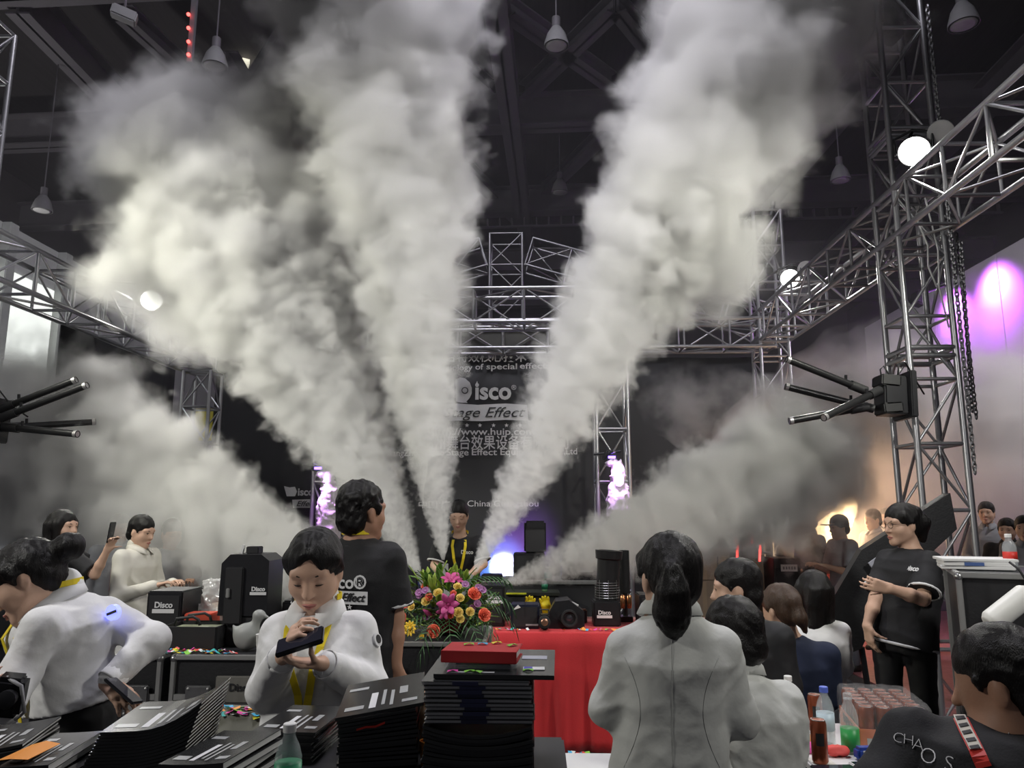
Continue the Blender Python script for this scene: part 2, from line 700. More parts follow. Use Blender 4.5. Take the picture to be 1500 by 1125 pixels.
def cross(py, z=ZB, w=0.45, h=0.8, x0=-22, x1=20):
    c = at_z(750, py, z)
    return ceil_beam((c.x + x0 * math.cos(tilt), c.y + x0 * math.sin(tilt), z), (c.x + x1 * math.cos(tilt), c.y + x1 * math.sin(tilt), z), w, h)


cross(-40, ZB)
cross(190, ZB)
cross(314, ZB)
cross(398, ZB)
cross(450, ZB)
# beams running away from the camera
for (pa, pb) in (((716, -60), (772, 372)), ((1000, -60), (905, 330)), ((330, 120), (520, 420)), ((25, 20), (330, 330)), ((1275, 130), (1095, 340)), ((1560, 60), (1180, 420))):
    a, b = at_z(pa[0], pa[1], ZB - .12), at_z(pb[0], pb[1], ZB - .12)
    ceil_beam(a, b, 0.42, 0.7)
# X bracing under the deck
for (pa, pb) in (((745, 25), (895, 130)), ((900, 20), (770, 145)), ((640, 75), (715, 140)), ((895, 195), (800, 285)), ((685, 255), (760, 330)), ((440, 30), (330, 190)),
                 ((905, 20), (1000, 140)), ((180, 30), (280, 120)), ((560, 20), (640, 120))):
    a, b = at_z(pa[0], pa[1], ZB + .5), at_z(pb[0], pb[1], ZB + .5)
    ceil_beam(a, b, 0.34, 0.34, 'brace', M_BLACKM if False else M_STEEL)
# cable ladder along the third cross beam
c = at_z(750, 326, ZB - .25)
for k in range(64):
    x = -9 + k * 0.36
    MB().box((c.x + x, c.y + x * math.sin(tilt), ZB - .25), (0.05, 0.10, 0.26)).build('ladder_rung', M_STEEL, ceiling)
MB().box((0, 0, 0), (23.0, 0.10, 0.05)).build('ladder_rail', M_STEEL, ceiling, loc=(c.x + 2.3, c.y + 2.3 * math.sin(tilt), ZB - .38)).rotation_euler = (0, 0, tilt)
# pale sheet holding the pink light on the deck in its colour; lit skylights
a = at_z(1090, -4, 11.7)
M_PINKLIT = mat('pink_lit_deck_paint', (0.62, 0.55, 0.58), .5)
MB().box(a, (1.4, 0.9, 0.1)).build('roof_panel', M_PINKLIT, ceiling)
M_SKYW = mat('lit_skylight', (0.9, 0.9, 0.75), .5, emit=(1.0, 0.95, 0.75), estr=1.0)
for px, py in ((358, 98), (372, 108), (344, 112)):
    MB().box(at_z(px, py, 11.7), (0.16, 0.55, 0.1), (0, 0, .5)).build('roof_panel', M_SKYW, ceiling)

# walls
M_WALLG = mat('pale_grey_wall', (0.50, 0.51, 0.49), 0.7, 0, 0.06, 1)
M_WALLD = mat('dark_hall_wall', (0.16, 0.145, 0.165), 0.8, 0, 0.15, .6)
M_WALLP = mat('booth_white_wall', (0.66, 0.64, 0.68), 0.6, 0, 0.05, 1)
wl = MB().box((-6.75, 16, 2.6), (0.2, 22, 5.2)).build('wall_left', M_WALLG)
tag(wl, kind='structure')
wlu = MB().box((-16.1, 15, 6.0), (0.2, 60, 12.0)).build('wall_left_upper', M_WALLD)
tag(wlu, kind='structure')
wr = MB().box((16.1, 15, 6.0), (0.2, 60, 12.0)).build('wall_right', M_WALLD)
tag(wr, kind='structure')
wb = MB().box((0, 38, 6.0), (34, 0.2, 12.0)).build('wall_back', M_WALLD)
tag(wb, kind='structure')
# booth wall of pale panels, lit purple
bw = thing('wall_booth', 'tall white booth wall panels lit purple beyond the truss tower', 'wall', (7.6, 9.0, 0), kind='structure')
for k in range(8):
    MB().box((0, 0.5 + k * 1.0, 2.9), (0.10, 0.985, 5.8), bev=.006).build('panel', M_WALLP, bw)
# the two purple washes on it; the lamp of the farther one shows as a dark box before the wall
for _k, (_px, _py) in enumerate(((1402, 402), (1346, 438))):
    _p = at_x(_px, _py, 6.95)
    light('booth_wash' + ('' if _k == 0 else '.001'), 'SPOT', _p + Vector((.14, 0, 0)), 240, (0.60, 0.13, 1.0), (7.55, _p.y, _p.z - .35), 0.10, 120, 0.9)
    if _k == 1:
        _t = thing('wash_light', 'dark box lamp throwing purple light on the booth wall', 'stage light', _p)
        MB().box((0, 0, 0), (.20, .26, .24), (0, .3, 0), .02).build('housing', M_BLACKM, _t, auto=40)
        MB().tube((0, 0, .08), (.62, 0, .30), .025, 8).build('arm', M_BLACKM, _t)

# windows of the left wall
M_WIN = mat('frosted_daylight_pane', (0.85, 0.87, 0.85), .5, emit=(0.95, 1.0, 0.92), estr=.75)
M_MULL = mat('pale_window_frame', (0.45, 0.46, 0.44), .5)
wn = thing('window_1', None, None, (-6.65, 0, 0), kind='structure')
for y in (7.2, 8.25, 9.3):
    MB().box((0.02, y, 4.0), (0.03, 0.95, 1.25)).build('pane', M_WIN, wn)
for y in (6.65, 7.75, 8.78, 9.9, 10.9):
    MB().box((0.06, y, 2.6), (0.12, 0.16, 5.2), bev=.01).build('mullion', M_MULL, wn)


# ------------------------------------------------------------------ trusses
def truss(name, label, p0, p1, w=0.39, bay=0.53, group='aluminium stage trusses', r=0.026, rb=0.013, d=None, plates=(), up=None, m=M_ALU, zig=0, faces=(0, 1, 2, 3)):
    """box truss of tubes from p0 to p1 (its centre line); every tube is a part"""
    p0, p1 = Vector(p0), Vector(p1)
    ax = (p1 - p0)
    L = ax.length
    ax.normalize()
    upv = Vector(up) if up is not None else (Vector((0, 0, 1)) if abs(ax.z) < .8 else Vector((0, 1, 0)))
    s = ax.cross(upv).normalized()
    t = s.cross(ax).normalized()
    hw, hd = w / 2, (d or w) / 2
    root = thing(name, label, 'truss', p0, group=group)
    cr = [s * hw + t * hd, s * hw - t * hd, s * -hw - t * hd, s * -hw + t * hd]
    for k, c_ in enumerate(cr):
        bar('chord', c_, c_ + ax * L, r, m, root)
    nb = max(1, round(L / bay))
    b = L / nb
    for i in range(nb + 1):
        for k in faces:
            a0, a1 = cr[k], cr[(k + 1) % 4]
            o = ax * (b * i)
            bar('strut', a0 + o, a1 + o, rb * 1.25, m, root, 8)
            if i < nb:
                if (i + k + zig) % 2:
                    bar('brace', a0 + o, a1 + o + ax * b, rb, m, root, 8)
                else:
                    bar('brace', a1 + o, a0 + o + ax * b, rb, m, root, 8)
    for z in plates:
        for e in (-.035, .035):
            for k in range(4):
                bar('joint_frame', cr[k] + ax * (z + e), cr[(k + 1) % 4] + ax * (z + e), 0.024, m, root, 8)
    return root


XR, XL, YB = 3.35, -4.9, 10.5
truss('truss_tower', 'aluminium truss tower carrying a black four-barrel jet machine beside the leaning man', (XR, 6.5, 0), (XR, 6.5, 7.6), plates=(2.95, 4.95))
truss('truss_tower', 'aluminium truss tower at the back corner of the black banner, beside red light strips', (XR - .02, YB, 0), (XR - .02, YB, 5.9), plates=(2.5, 4.0))
truss('truss_tower', 'aluminium truss tower with a yellow panel behind it at the banner end', (XL + .12, YB, 0), (XL + .12, YB, 3.6), plates=(2.2,))
truss('truss_tower', 'aluminium truss tower holding up the beam beside the bright window', (XL - .36, 6.3, 0), (XL - .36, 6.3, 6.2), plates=(4.2,))
truss('truss_beam', 'aluminium truss beam with two round lamps running past the tower', (XR, 2.6, 4.2), (XR, YB + .2, 4.2), w=.42, bay=.56)
truss('truss_beam', 'aluminium truss beam over the grey wall and window, half lost in smoke', (XL, 2.6, 3.82), (XL, YB + .2, 3.86), w=.42, bay=.56)
truss('truss_beam', 'aluminium truss beam along the top of the black banner', (XL, YB, 4.10), (XR, YB, 4.10), w=.40, bay=.62)
truss('truss_beam', 'brightly lit white truss header above the banner lettering', (-2.72, 9.45, 4.22), (1.15, 9.45, 4.22), w=.44, bay=.66, zig=1)
truss('truss_column', 'slim truss column with a pink feathery bundle hanging on it', (-2.62, 9.75, 0), (-2.62, 9.75, 4.0), w=.42, bay=.95)
truss('truss_column', 'slim truss column in front of the banner with a small blue lit device', (0.98, 9.75, 0), (0.98, 9.75, 4.0), w=.40, bay=.62)
# gable rig of another booth behind the header
M_ALUD = M_ALU
pk = at(742, 375, 14.0)
truss('gable_truss', 'dull grey truss tower with square ladder rungs behind the lit header', (pk.x, 14.0, 0), (pk.x, 14.0, pk.z + .35), w=.62, bay=.62, m=M_ALUD, group='trusses of the booth behind')
for sx, lab in ((1, 'dull grey gable truss sloping down behind the wide smoke column'), (-1, 'dull grey gable truss sloping down behind the upright smoke columns')):
    truss('gable_truss', lab, (pk.x + sx * .44, 14.0, pk.z), (pk.x + sx * 4.9, 14.0, pk.z - 1.35), w=.55, bay=.8, m=M_ALUD, group='trusses of the booth behind')

# ------------------------------------------------------------------ banner and its lettering
YBAN = 10.78
bl, br_ = at(318, 530, YBAN), at(1113, 517, YBAN)
ban = thing('stage_banner', 'huge black backdrop banner with white lettering behind the smoke', 'banner', (0, YBAN, 0))
MB().sheet([[(bl.x + (br_.x - bl.x) * i / 40, 0.012 * math.sin(i * .9) + .006 * math.sin(i * 2.3 + z), z * 3.84 / 8) for i in range(41)] for z in range(9)], 0.02).build('cloth', M_BANNER, ban, smooth=True)
top = at(690, 488, YBAN)
MB().box((top.x + .6, -0.02, 4.13), (2.6, 0.03, 0.46)).build('header_strip', mat('grey_header_cloth', (0.10, 0.10, 0.09), .7), ban)
YT = YBAN - 0.045


def btext(body, px0, py, hpx, px1=None, m=M_PRINT, bold=0.0, shear=0.0, name='lettering'):
    """white print that starts at px0 and, when px1 is given, is stretched to end there; hpx = height of a capital"""
    p = at(px0, py, YT)
    s = (at(px0, py - hpx, YT) - p).length / 0.72
    o = text(name, body, (p.x, YT - YBAN, p.z), s, m, ban, bold=bold * s, shear=shear)
    if px1 is not None:
        bpy.context.view_layer.update()
        wd = o.dimensions.x
        if wd > 0:
            o.scale.x = (at(px1, py, YT).x - p.x) / wd
    return o


btext('舞台特效核心技术', 634, 524.5, 11.5, 771, bold=.012)
for w_, a_, b_ in (('Technology', 628, 692), ('of', 696, 708), ('special', 712, 757), ('effects', 761, 806)):
    btext(w_, a_, 539 - (a_ - 628) * .02, 8.5, b_, bold=.014)
btext('isco', 695, 574, 25, 748, bold=.03)
btext('®', 749, 568, 7)
btext('http://www.huip.com', 632, 633, 10, 782, bold=.012)
btext('广州舞台效果设备有限公司', 618, 650, 16, 832, bold=.01)
for w_, a_, b_ in (('GuangZhou', 560, 617), ('Disco', 622, 650), ('Stage', 654, 686), ('Effect', 690, 727), ('Equipment', 732, 800), ('Co.,Ltd', 806, 845)):
    btext(w_, a_, 664 - (a_ - 560) * .01, 9.5, b_, bold=.012)
btext('中国 广州', 612, 740, 9, 672)
btext('China Guangzhou', 684, 738, 9, 788)
# the round D of the logo: a disc cut at the left with a ring eye and a flame
def bflat(pts, name, m, off=0.0):
    w = [at(x, y, YT) for x, y in pts]
    b = MB()
    n = len(w)
    b.add([(p.x, YT - YBAN - off, p.z) for p in w] + [(p.x, YT - YBAN - off + .006, p.z) for p in w],
          [tuple(range(n)), tuple(reversed(range(n, 2 * n)))] + [(i, n + i, n + (i + 1) % n, (i + 1) % n) for i in range(n)])
    return b.build(name, m, ban)


bflat([(667, 556), (674, 553), (681, 554), (688, 560), (691, 568), (691, 576), (688, 583), (683, 588), (685, 590), (677, 590), (668, 588)], 'logo_disc', M_PRINT)
bflat([(681 + 5 * math.cos(a * PI / 8), 572 + 5 * math.sin(a * PI / 8)) for a in range(16)][::-1], 'logo_ring', M_BANNER, .004)
bflat([(681 + 3.6 * math.cos(a * PI / 8), 572 + 3.6 * math.sin(a * PI / 8)) for a in range(16)][::-1], 'logo_dot', M_PRINT, .008)
bflat([(698, 566), (700, 563), (699, 558), (696, 564)][::-1], 'logo_flame', M_PRINT)
bflat([(640, 594), (668, 591), (700, 593), (740, 591), (772, 593), (774, 616), (740, 615), (705, 617), (668, 616), (642, 618)], 'brush_band', M_PRINT)
btext('Stage Effect', 648, 605, 15, 768, m=M_BANNER, shear=.35, name='lettering').location.y -= .01
for px in (684, 703, 723, 742, 762):
    bflat([(px + (3.4 if k % 2 == 0 else 1.4) * math.sin(k * PI / 5), 623 - (3.4 if k % 2 == 0 else 1.4) * math.cos(k * PI / 5)) for k in range(10)], 'star', M_PRINT)
# the fainter second logo near the banner's other end
btext('isco', 436, 721, 11, 459, m=M_PRINT, bold=.03)
bflat([(416, 712), (424, 714), (432, 713), (435, 720), (432, 727), (420, 727)], 'logo_disc', M_PRINT)
bflat([(428, 732), (462, 731), (463, 744), (429, 744)], 'brush_band', M_PRINT)
btext('Effect', 434, 738, 8, 463, m=M_BANNER, shear=.35).location.y -= .01
# side banner on the left
sb = thing('side_banner', 'plain black side banner hanging under the smoky truss beam', 'banner', (XL - .05, 0, 0))
MB().sheet([[(0.01 * math.sin(j * 1.3), 7.5 + j * .28, 3.55 * i / 4) for j in range(10)] for i in range(5)], 0.02).build('cloth', M_BANNER, sb, smooth=True)
yp = thing('yellow_panel', 'yellow sign panel glimpsed through the truss tower at the banner end', 'sign', at(296, 622, 11.6))
MB().box((0, 0, 0), (0.34, 0.05, 0.5)).build('face', mat('yellow_sign', (0.75, 0.65, 0.06), .5), yp)
MB().box((0, 0.04, -yp.location.z / 2), (0.06, 0.03, yp.location.z)).build('post', M_GREY, yp)


# ------------------------------------------------------------------ smoke
def smoke_mat(key, dens, apex=None, axis=None, ang=(0.3, 0.25), length=6.0, blob=None, fall=(2.6, 0.45), color=(0.97, 0.965, 0.96), aniso=0.1, lumps=8.5, nscale=1.5, erode=1.5, soft=0.36, detail=5.0, end=1.2):
    """smoke whose density fades toward the rim of its jet (a cone from the apex, or a round puff), eaten into by noise that grows with the jet"""
    m = bpy.data.materials.new(key)
    m.use_nodes = True
    nt = m.node_tree
    nt.nodes.clear()
    N, Lk = nt.nodes.new, nt.links.new

    def math_(op, a, b=None, c=None):
        n = N('ShaderNodeMath')
        n.operation = op
        for i, v in enumerate((a, b, c)):
            if v is None:
                continue
            if isinstance(v, (int, float)):
                n.inputs[i].default_value = v
            else:
                Lk(v, n.inputs[i])
        return n.outputs[0]

    def vec(op, a, b=None, sc=None):
        n = N('ShaderNodeVectorMath')
        n.operation = op
        for i, v in enumerate((a, b)):
            if v is None:
                continue
            if hasattr(v, 'is_linked'):
                Lk(v, n.inputs[i])
            else:
                n.inputs[i].default_value = tuple(v)
        if sc is not None:
            Lk(sc, n.inputs['Scale'])
        return n.outputs['Value'] if op in ('DOT_PRODUCT', 'LENGTH') else n.outputs['Vector']

    def rng(v, f0, f1, t0, t1, smooth=False):
        n = N('ShaderNodeMapRange')
        if smooth:
            n.interpolation_type = 'SMOOTHSTEP'
        for k, w in zip(('From Min', 'From Max', 'To Min', 'To Max'), (f0, f1, t0, t1)):
            n.inputs[k].default_value = w
        Lk(v, n.inputs['Value'])
        return n.outputs['Result']

    out = N('ShaderNodeOutputMaterial')
    v = N('ShaderNodeVolumePrincipled')
    v.inputs['Color'].default_value = color + (1,)
    v.inputs['Anisotropy'].default_value = aniso
    Lk(v.outputs['Volume'], out.inputs['Volume'])
    if apex is None and blob is None:
        v.inputs['Density'].default_value = dens
        return m
    pos = N('ShaderNodeNewGeometry').outputs['Position']
    n = N('ShaderNodeTexNoise')
    n.inputs['Detail'].default_value = detail
    n.inputs['Roughness'].default_value = 0.58
    if blob is not None:
        c_, rx, ry, rz_ = blob
        q = vec('SUBTRACT', pos, c_)
        q = vec('MULTIPLY', q, (1 / rx, 1 / ry, 1 / rz_))
        s = math_('SUBTRACT', 1.0, vec('LENGTH', q))
        k = dens
        n.inputs['Scale'].default_value = nscale
        Lk(pos, n.inputs['Vector'])
    else:
        ax = Vector(axis).normalized()
        q = vec('SUBTRACT', pos, apex)
        ln = vec('LENGTH', q)
        qh = vec('NORMALIZE', q)
        ca = vec('DOT_PRODUCT', qh, ax)
        an = math_('ARCCOSINE', math_('MINIMUM', ca, 0.99999))
        s = math_('SUBTRACT', 1.0, math_('DIVIDE', an, rng(ln, .3, length, ang[0], ang[1])))
        s = math_('MULTIPLY', s, 1.0)
        ef = rng(ln, length - end, length, 0.0, 1.6)
        s = math_('SUBTRACT', s, ef)
        k = math_('MULTIPLY', rng(ln, .3, length, fall[0], fall[1]), dens)
        lg = math_('MULTIPLY', math_('LOGARITHM', math_('ADD', ln, .15), math.e), 1.5)
        n.inputs['Scale'].default_value = lumps
        Lk(vec('ADD', qh, vec('SCALE', ax, None, lg)), n.inputs['Vector'])
    nz = math_('SUBTRACT', n.outputs['Fac'], 0.5)
    e = math_('MULTIPLY_ADD', nz, erode, s)
    Lk(math_('MULTIPLY', rng(e, 0.0, soft, 0.0, 1.0, True), k), v.inputs['Density'])
    return m


def plume(name, label, branches, m, h=0.07, amp=0.30, freq=1.7, seed=0.0, cat='smoke', kind=None, k=0.12):
    """branches: lists of (point, radius); the hull is their union roughened into billows"""
    W = branches
    P = np.array([list(p) for b in W for p, r in b])
    R = np.array([r for b in W for p, r in b])
    lo, hi = (P - R[:, None] * 1.5 - .2).min(0), (P + R[:, None] * 1.5 + .2).max(0)
    f = Field(lo, hi, h)
    f.A[:] = 9.0
    X, Y, Z = f.ax[0][:, None, None], f.ax[1][None, :, None], f.ax[2][None, None, :]
    rad = np.full(f.A.shape, .01, np.float32)
    for b in W:
        for (p, r1), (q, r2) in zip(b[:-1], b[1:]):
            pa, v = np.array(p), np.array(q - p)
            dx, dy, dz = X - pa[0], Y - pa[1], Z - pa[2]
            t = np.clip((dx * v[0] + dy * v[1] + dz * v[2]) / max(v @ v, 1e-6), 0, 1)
            rr = r1 + (r2 - r1) * t
            d = np.sqrt((dx - t * v[0]) ** 2 + (dy - t * v[1]) ** 2 + (dz - t * v[2]) ** 2) - rr
            rad = np.where(d < f.A, rr, rad)
            f.A = smin(f.A, d, k * 0.5).astype(np.float32)
    ii = np.nonzero(np.abs(f.A) < 1.2 * amp * np.maximum(rad, .3) + 2 * h)
    x, y, z = f.ax[0][ii[0]], f.ax[1][ii[1]], f.ax[2][ii[2]]
    rr = rad[ii]
    big = billow(x * freq * .55 + seed, y * freq * .55 + 3, z * freq * .55 + seed, 2)
    sm = billow(x * freq * 1.9 + seed, y * freq * 1.9, z * freq * 1.9 + 7, 3)
    a = amp * np.minimum(rr, 1.0)
    f.A[ii] -= (a * ((big - .62) * 1.5 + (sm - .6) * 1.0)).astype(np.float32)
    root = branches[0][0][0]
    me = f.mesh(name, m, 1)
    co = np.empty(len(me.vertices) * 3, np.float32)
    me.vertices.foreach_get('co', co)
    co = co.reshape(-1, 3) - np.array(root, np.float32)
    me.vertices.foreach_set('co', co.ravel())
    o = link(name, me, None, root)
    return tag(o, label, cat, 'smoke from the flower table' if kind is None else None, kind)


YS = 5.9


def jet(label, key, p0, p1, length, ang, dens, seed, extra=(), amp=.16, back=.10, **kw):
    """a jet of smoke: a cone from the nozzle p0 toward p1 (photo points with their depth)"""
    a, b = at(*p0), at(*p1)
    ax = (b - a).normalized()
    apex = a - ax * back
    m = smoke_mat(key, dens, apex, ax, ang, length, **kw)
    st = []
    n = 9
    for i in range(n):
        L = back + (length - back) * (i / (n - 1)) ** 1.3
        g = ang[0] + (ang[1] - ang[0]) * max(0, min(1, (L - .3) / (length - .3)))
        r = math.tan(min(1.2, g * 1.42)) * L
        if i == n - 1:
            r *= .8
        st.append((apex + ax * L, max(r, .02)))
    return plume('smoke_plume', label, [st] + list(extra), m, seed=seed, amp=amp)


jet('slanting smoke column billowing into a broad cloud under the roof', 'slanting_smoke', (613, 838, YS), (285, 200, YS + .75), 6.0, (.31, .21), 8, 1.0, end=1.2)
plume('smoke_plume', 'round smoke head curling off the top of the slanting column', [[(at(270, 270, YS + .85), .8), (at(215, 225, YS + .9), .95), (at(170, 190, YS + .95), .8)]],
      smoke_mat('head_smoke', 5.0, blob=(at(215, 225, YS + .9), .85, .68, .78), erode=1.8, soft=.5, nscale=2.1, detail=5), seed=31., amp=.12)
SH = [[(at(420, 470, YS + .5), .7), (at(330, 420, YS + .6), .95), (at(230, 365, YS + .75), .85), (at(150, 335, YS + .85), .6)], [(at(410, 570, YS + .4), .45), (at(350, 500, YS + .5), .6), (at(330, 420, YS + .6), .9)]]
plume('smoke_plume', 'ragged smoke shoulder hanging beside the slanting column over the truss beam', SH,
      smoke_mat('shoulder_smoke', 5.5, blob=(at(305, 400, YS + .65), 1.15, .75, .80), erode=2.2, soft=.5, nscale=2.0, detail=5), seed=2.0, amp=.12)
jet('upright smoke column rising straight up from the flowers', 'upright_smoke', (651, 824, YS), (560, 100, YS + .35), 7.6, (.235, .19), 8, 4.2)
jet('leaning smoke column crossing the banner up toward the pink lit beams', 'leaning_smoke', (692, 842, YS), (1072, 130, YS + .35), 7.6, (.225, .165), 8, 8.7)
plume('smoke_plume', 'puffy smoke bulge on the side of the leaning column before the far tower', [[(at(960, 400, YS + .3), .6), (at(1020, 385, YS + .45), .7), (at(1060, 375, YS + .5), .55)]],
      smoke_mat('bulge_smoke', 5.0, blob=(at(1010, 385, YS + .4), .75, .6, .55), erode=1.7, soft=.5, nscale=2.6, detail=5), seed=9.5, amp=.15)
jet('low smoke cloud blown sideways over the people near the window', 'low_smoke', (592, 893, YS), (60, 672, YS + 1.8), 6.2, (.27, .25), 6.5, 12.3, end=.6)
jet('low smoke jet shooting sideways past the black machines on red cloth', 'low_jet_smoke', (738, 856, YS), (1230, 668, YS + 2.7), 6.6, (.235, .19), 6.5, 15.9, end=2.6, fall=(2.6, .12), erode=2.0)
# drifting haze beyond the tower and around the stage
plume('smoke_haze', 'bank of drifting smoke glowing orange and pink beyond the truss tower', [[(at(1130, 690, 9.6), .8), (at(1190, 685, 9.8), 1.2), (at(1300, 650, 10.2), 1.6), (at(1420, 640, 10.4), 1.75), (at(1560, 640, 10.4), 1.7)]],
      smoke_mat('bank_smoke', 1.0, blob=(at(1370, 665, 10.3), 5.2, 1.9, 2.2), erode=2.8, soft=.7, nscale=1.0, detail=4, color=(.97, .95, .96)), seed=20., amp=.25, h=.11, kind='stuff')
plume('smoke_haze', 'thin wisps of smoke drifting before the black banner', [[(at(985, 580, 9.0), .45), (at(1060, 610, 9.0), .55), (at(1120, 600, 9.0), .4)]],
      smoke_mat('wisp_smoke', 1.4, blob=(at(1055, 600, 9.0), 1.1, .5, .7), erode=3.0, soft=1.0, nscale=2.0), seed=23., amp=.3, kind='stuff')
plume('smoke_plume', 'pale smoke cloud billowing behind the barrels on the tower', [[(at(1150, 620, 8.6), .7), (at(1215, 590, 8.8), .95), (at(1280, 590, 9.0), .9), (at(1330, 610, 9.2), .7)]],
      smoke_mat('barrel_cloud_smoke', 4.0, blob=(at(1235, 615, 8.9), 1.25, .6, .72), erode=1.7, soft=.55, nscale=2.0, detail=5), seed=41., amp=.12)
plume('smoke_plume', 'bright smoke cloud beyond the chains under the purple wall', [[(at(1400, 640, 9.6), .7), (at(1470, 590, 9.8), 1.0), (at(1540, 570, 9.9), 1.0)]],
      smoke_mat('chain_cloud_smoke', 4.0, blob=(at(1480, 610, 9.8), 1.1, .6, .85), erode=1.7, soft=.55, nscale=1.9, detail=5), seed=44., amp=.12)
hz_ = MB().box((0, 0, 0), (17.6, 13.0, 8.6)).build('smoke_haze', smoke_mat('thin_haze', HAZE, color=(.95, .93, 1.0)), None, loc=(-.2, 14.0, 4.4))
tag(hz_, 'thin even haze hanging in the hall air', 'haze', kind='stuff')


# ------------------------------------------------------------------ people
M_SKIN = mat('skin', (0.60, 0.385, 0.28), 0.5, 0, 0.06, 30, 0.05, 200, spec=.35)
M_SKIN2 = mat('tanned_skin', (0.40, 0.22, 0.145), 0.5, 0, 0.06, 30, 0.05, 200, spec=.35)
M_HAIR = mat('black_hair', (0.006, 0.005, 0.005), 0.38, 0, 0.4, 60, 0.35, 160, spec=.35, stretch=(3, 3, .6))
M_HAIRB = mat('brown_hair', (0.055, 0.03, 0.018), 0.40, 0, 0.6, 50, 0.35, 160, stretch=(3, 3, .5))
M_LIP = mat('lips', (0.50, 0.20, 0.17), 0.4, 0, .05)
M_DARKEYE = mat('lashes_and_brows', (0.02, 0.014, 0.012), 0.6, 0, .05)
M_SHIRT = mat('white_shirt_cotton', (0.78, 0.78, 0.78), 0.75, 0, 0.03, 6, 0.12, 26)
M_JACKET = mat('off_white_jacket', (0.55, 0.56, 0.535), 0.8, 0, 0.05, 8, 0.15, 22)
M_TEE = mat('black_tee_cotton', (0.014, 0.014, 0.016), 0.8, 0, 0.2, 10, 0.1, 200)
M_TROUSER = mat('black_trousers', (0.012, 0.012, 0.014), 0.7, 0, 0.2, 10)
M_NAVY = mat('navy_knit', (0.012, 0.018, 0.045), 0.85, 0, 0.2, 10)
M_GREYTEE = mat('grey_tee', (0.30, 0.31, 0.34), 0.8, 0, 0.1, 8)
M_JEANS = mat('grey_jeans', (0.11, 0.12, 0.15), 0.8, 0, 0.1, 8)
M_SHOE = mat('black_shoe', (0.015, 0.015, 0.015), 0.4)
M_LANY = mat('yellow_lanyard', (0.80, 0.62, 0.02), 0.55, 0, .05)
M_TRIM = mat('white_hem', (0.72, 0.72, 0.72), 0.7, 0, .03)


def d_(a, b):
    return (b - a).normalized()


def V(*a):
    return Vector(a)


def finger(F, p, d, n, side, lens, r, curl, k=.006):
    """three bones bending toward the palm normal n"""
    pts = [p]
    rs = [r * 1.08]
    dd = Vector(d)
    for i, L in enumerate(lens):
        a = curl[i]
        dd = (dd * math.cos(a) + n * math.sin(a)).normalized()
        n = side.cross(dd) if side.cross(dd).dot(n) > 0 else dd.cross(side)
        pts.append(pts[-1] + dd * L)
        rs.append(r * (1 - .1 * (i + 1)))
    F.chain(pts, rs, k)
    return pts


def hand(F, w, d, n, thumb, curl=(.35, .5, .4), s=1.0, spread=.06):
    """w wrist, d toward the fingers, n palm normal, thumb = +1/-1 side"""
    d, n = Vector(d).normalized(), Vector(n)
    n = (n - d * n.dot(d)).normalized()
    side = d.cross(n).normalized() * thumb
    out = []
    for i, (o, L) in enumerate(((.029, .92), (.010, 1.0), (-.010, .95), (-.028, .76))):
        kn = w + d * (.085 - .004 * abs(i - 1)) * s + side * o * s
        F.cone(w + side * o * .55 * s, kn, .0135 * s, .0105 * s, .012)
        fd = (d + side * o * spread * 30).normalized()
        c = [x * (1 + .12 * (i - 1)) for x in curl]
        out.append(finger(F, kn, fd, n, side, [.040 * L * s, .026 * L * s, .021 * L * s], .0084 * s, c))
    tb = w + d * .022 * s + side * .024 * s + n * .006
    F.cone(w, tb, .016 * s, .014 * s, .012)
    td = (d * .65 + side * .6 + n * .35).normalized()
    out.append(finger(F, tb, td, (d * .6 + n * .5 - side * .3).normalized(), side, [.036 * s, .030 * s, .024 * s], .0098 * s, (.15, .35, .3)))
    return out


def frame(face, up):
    f = Vector(face).normalized()
    u = Vector(up)
    u = (u - f * u.dot(f)).normalized()
    r = f.cross(u).normalized()          # person's right
    return r, f, u


def add_head(F, c, face, up, detail=True, s=1.0):
    r, f, u = frame(face, up)
    H = lambda x, y, z: c + (r * x + f * y + u * z) * s
    A = (r, f, u)
    F.ell(H(0, -.012, .032), (.074 * s, .094 * s, .082 * s), A, .0)
    F.ell(H(0, .025, -.022), (.063 * s, .066 * s, .085 * s), A, .03)
    for sx in (-1, 1):
        F.cone(H(.046 * sx, -.002, -.052), H(.008 * sx, .062, -.097), .024 * s, .018 * s, .03)
    F.ell(H(0, .070, -.100), (.018 * s, .014 * s, .014 * s), A, .02)
    F.cone(H(0, .086, .004), H(0, .104, -.034), .0075 * s, .0125 * s, .012)
    for sx in (-1, 1):
        F.ell(H(.074 * sx, -.012, -.012), (.010 * s, .018 * s, .031 * s), A, .008)
    if detail:
        F.cone(H(-.044, .074, .022), H(.044, .074, .022), .012 * s, .012 * s, .02)
        for sx in (-1, 1):
            F.ell(H(.012 * sx, .096, -.037), (.008 * s, .008 * s, .006 * s), A, .006)
            F.ell(H(.031 * sx, .096, .000), (.016 * s, .014 * s, .008 * s), A, .012, cut=True)
            F.ell(H(.031 * sx, .074, -.001), (.015 * s, .012 * s, .011 * s), A, .003)
            F.ell(H(.040 * sx, .050, -.032), (.024 * s, .024 * s, .022 * s), A, .03)
        F.ell(H(0, .087, -.066), (.021 * s, .009 * s, .006 * s), A, .006)
        F.ell(H(0, .085, -.077), (.018 * s, .009 * s, .007 * s), A, .006)
    return H, A


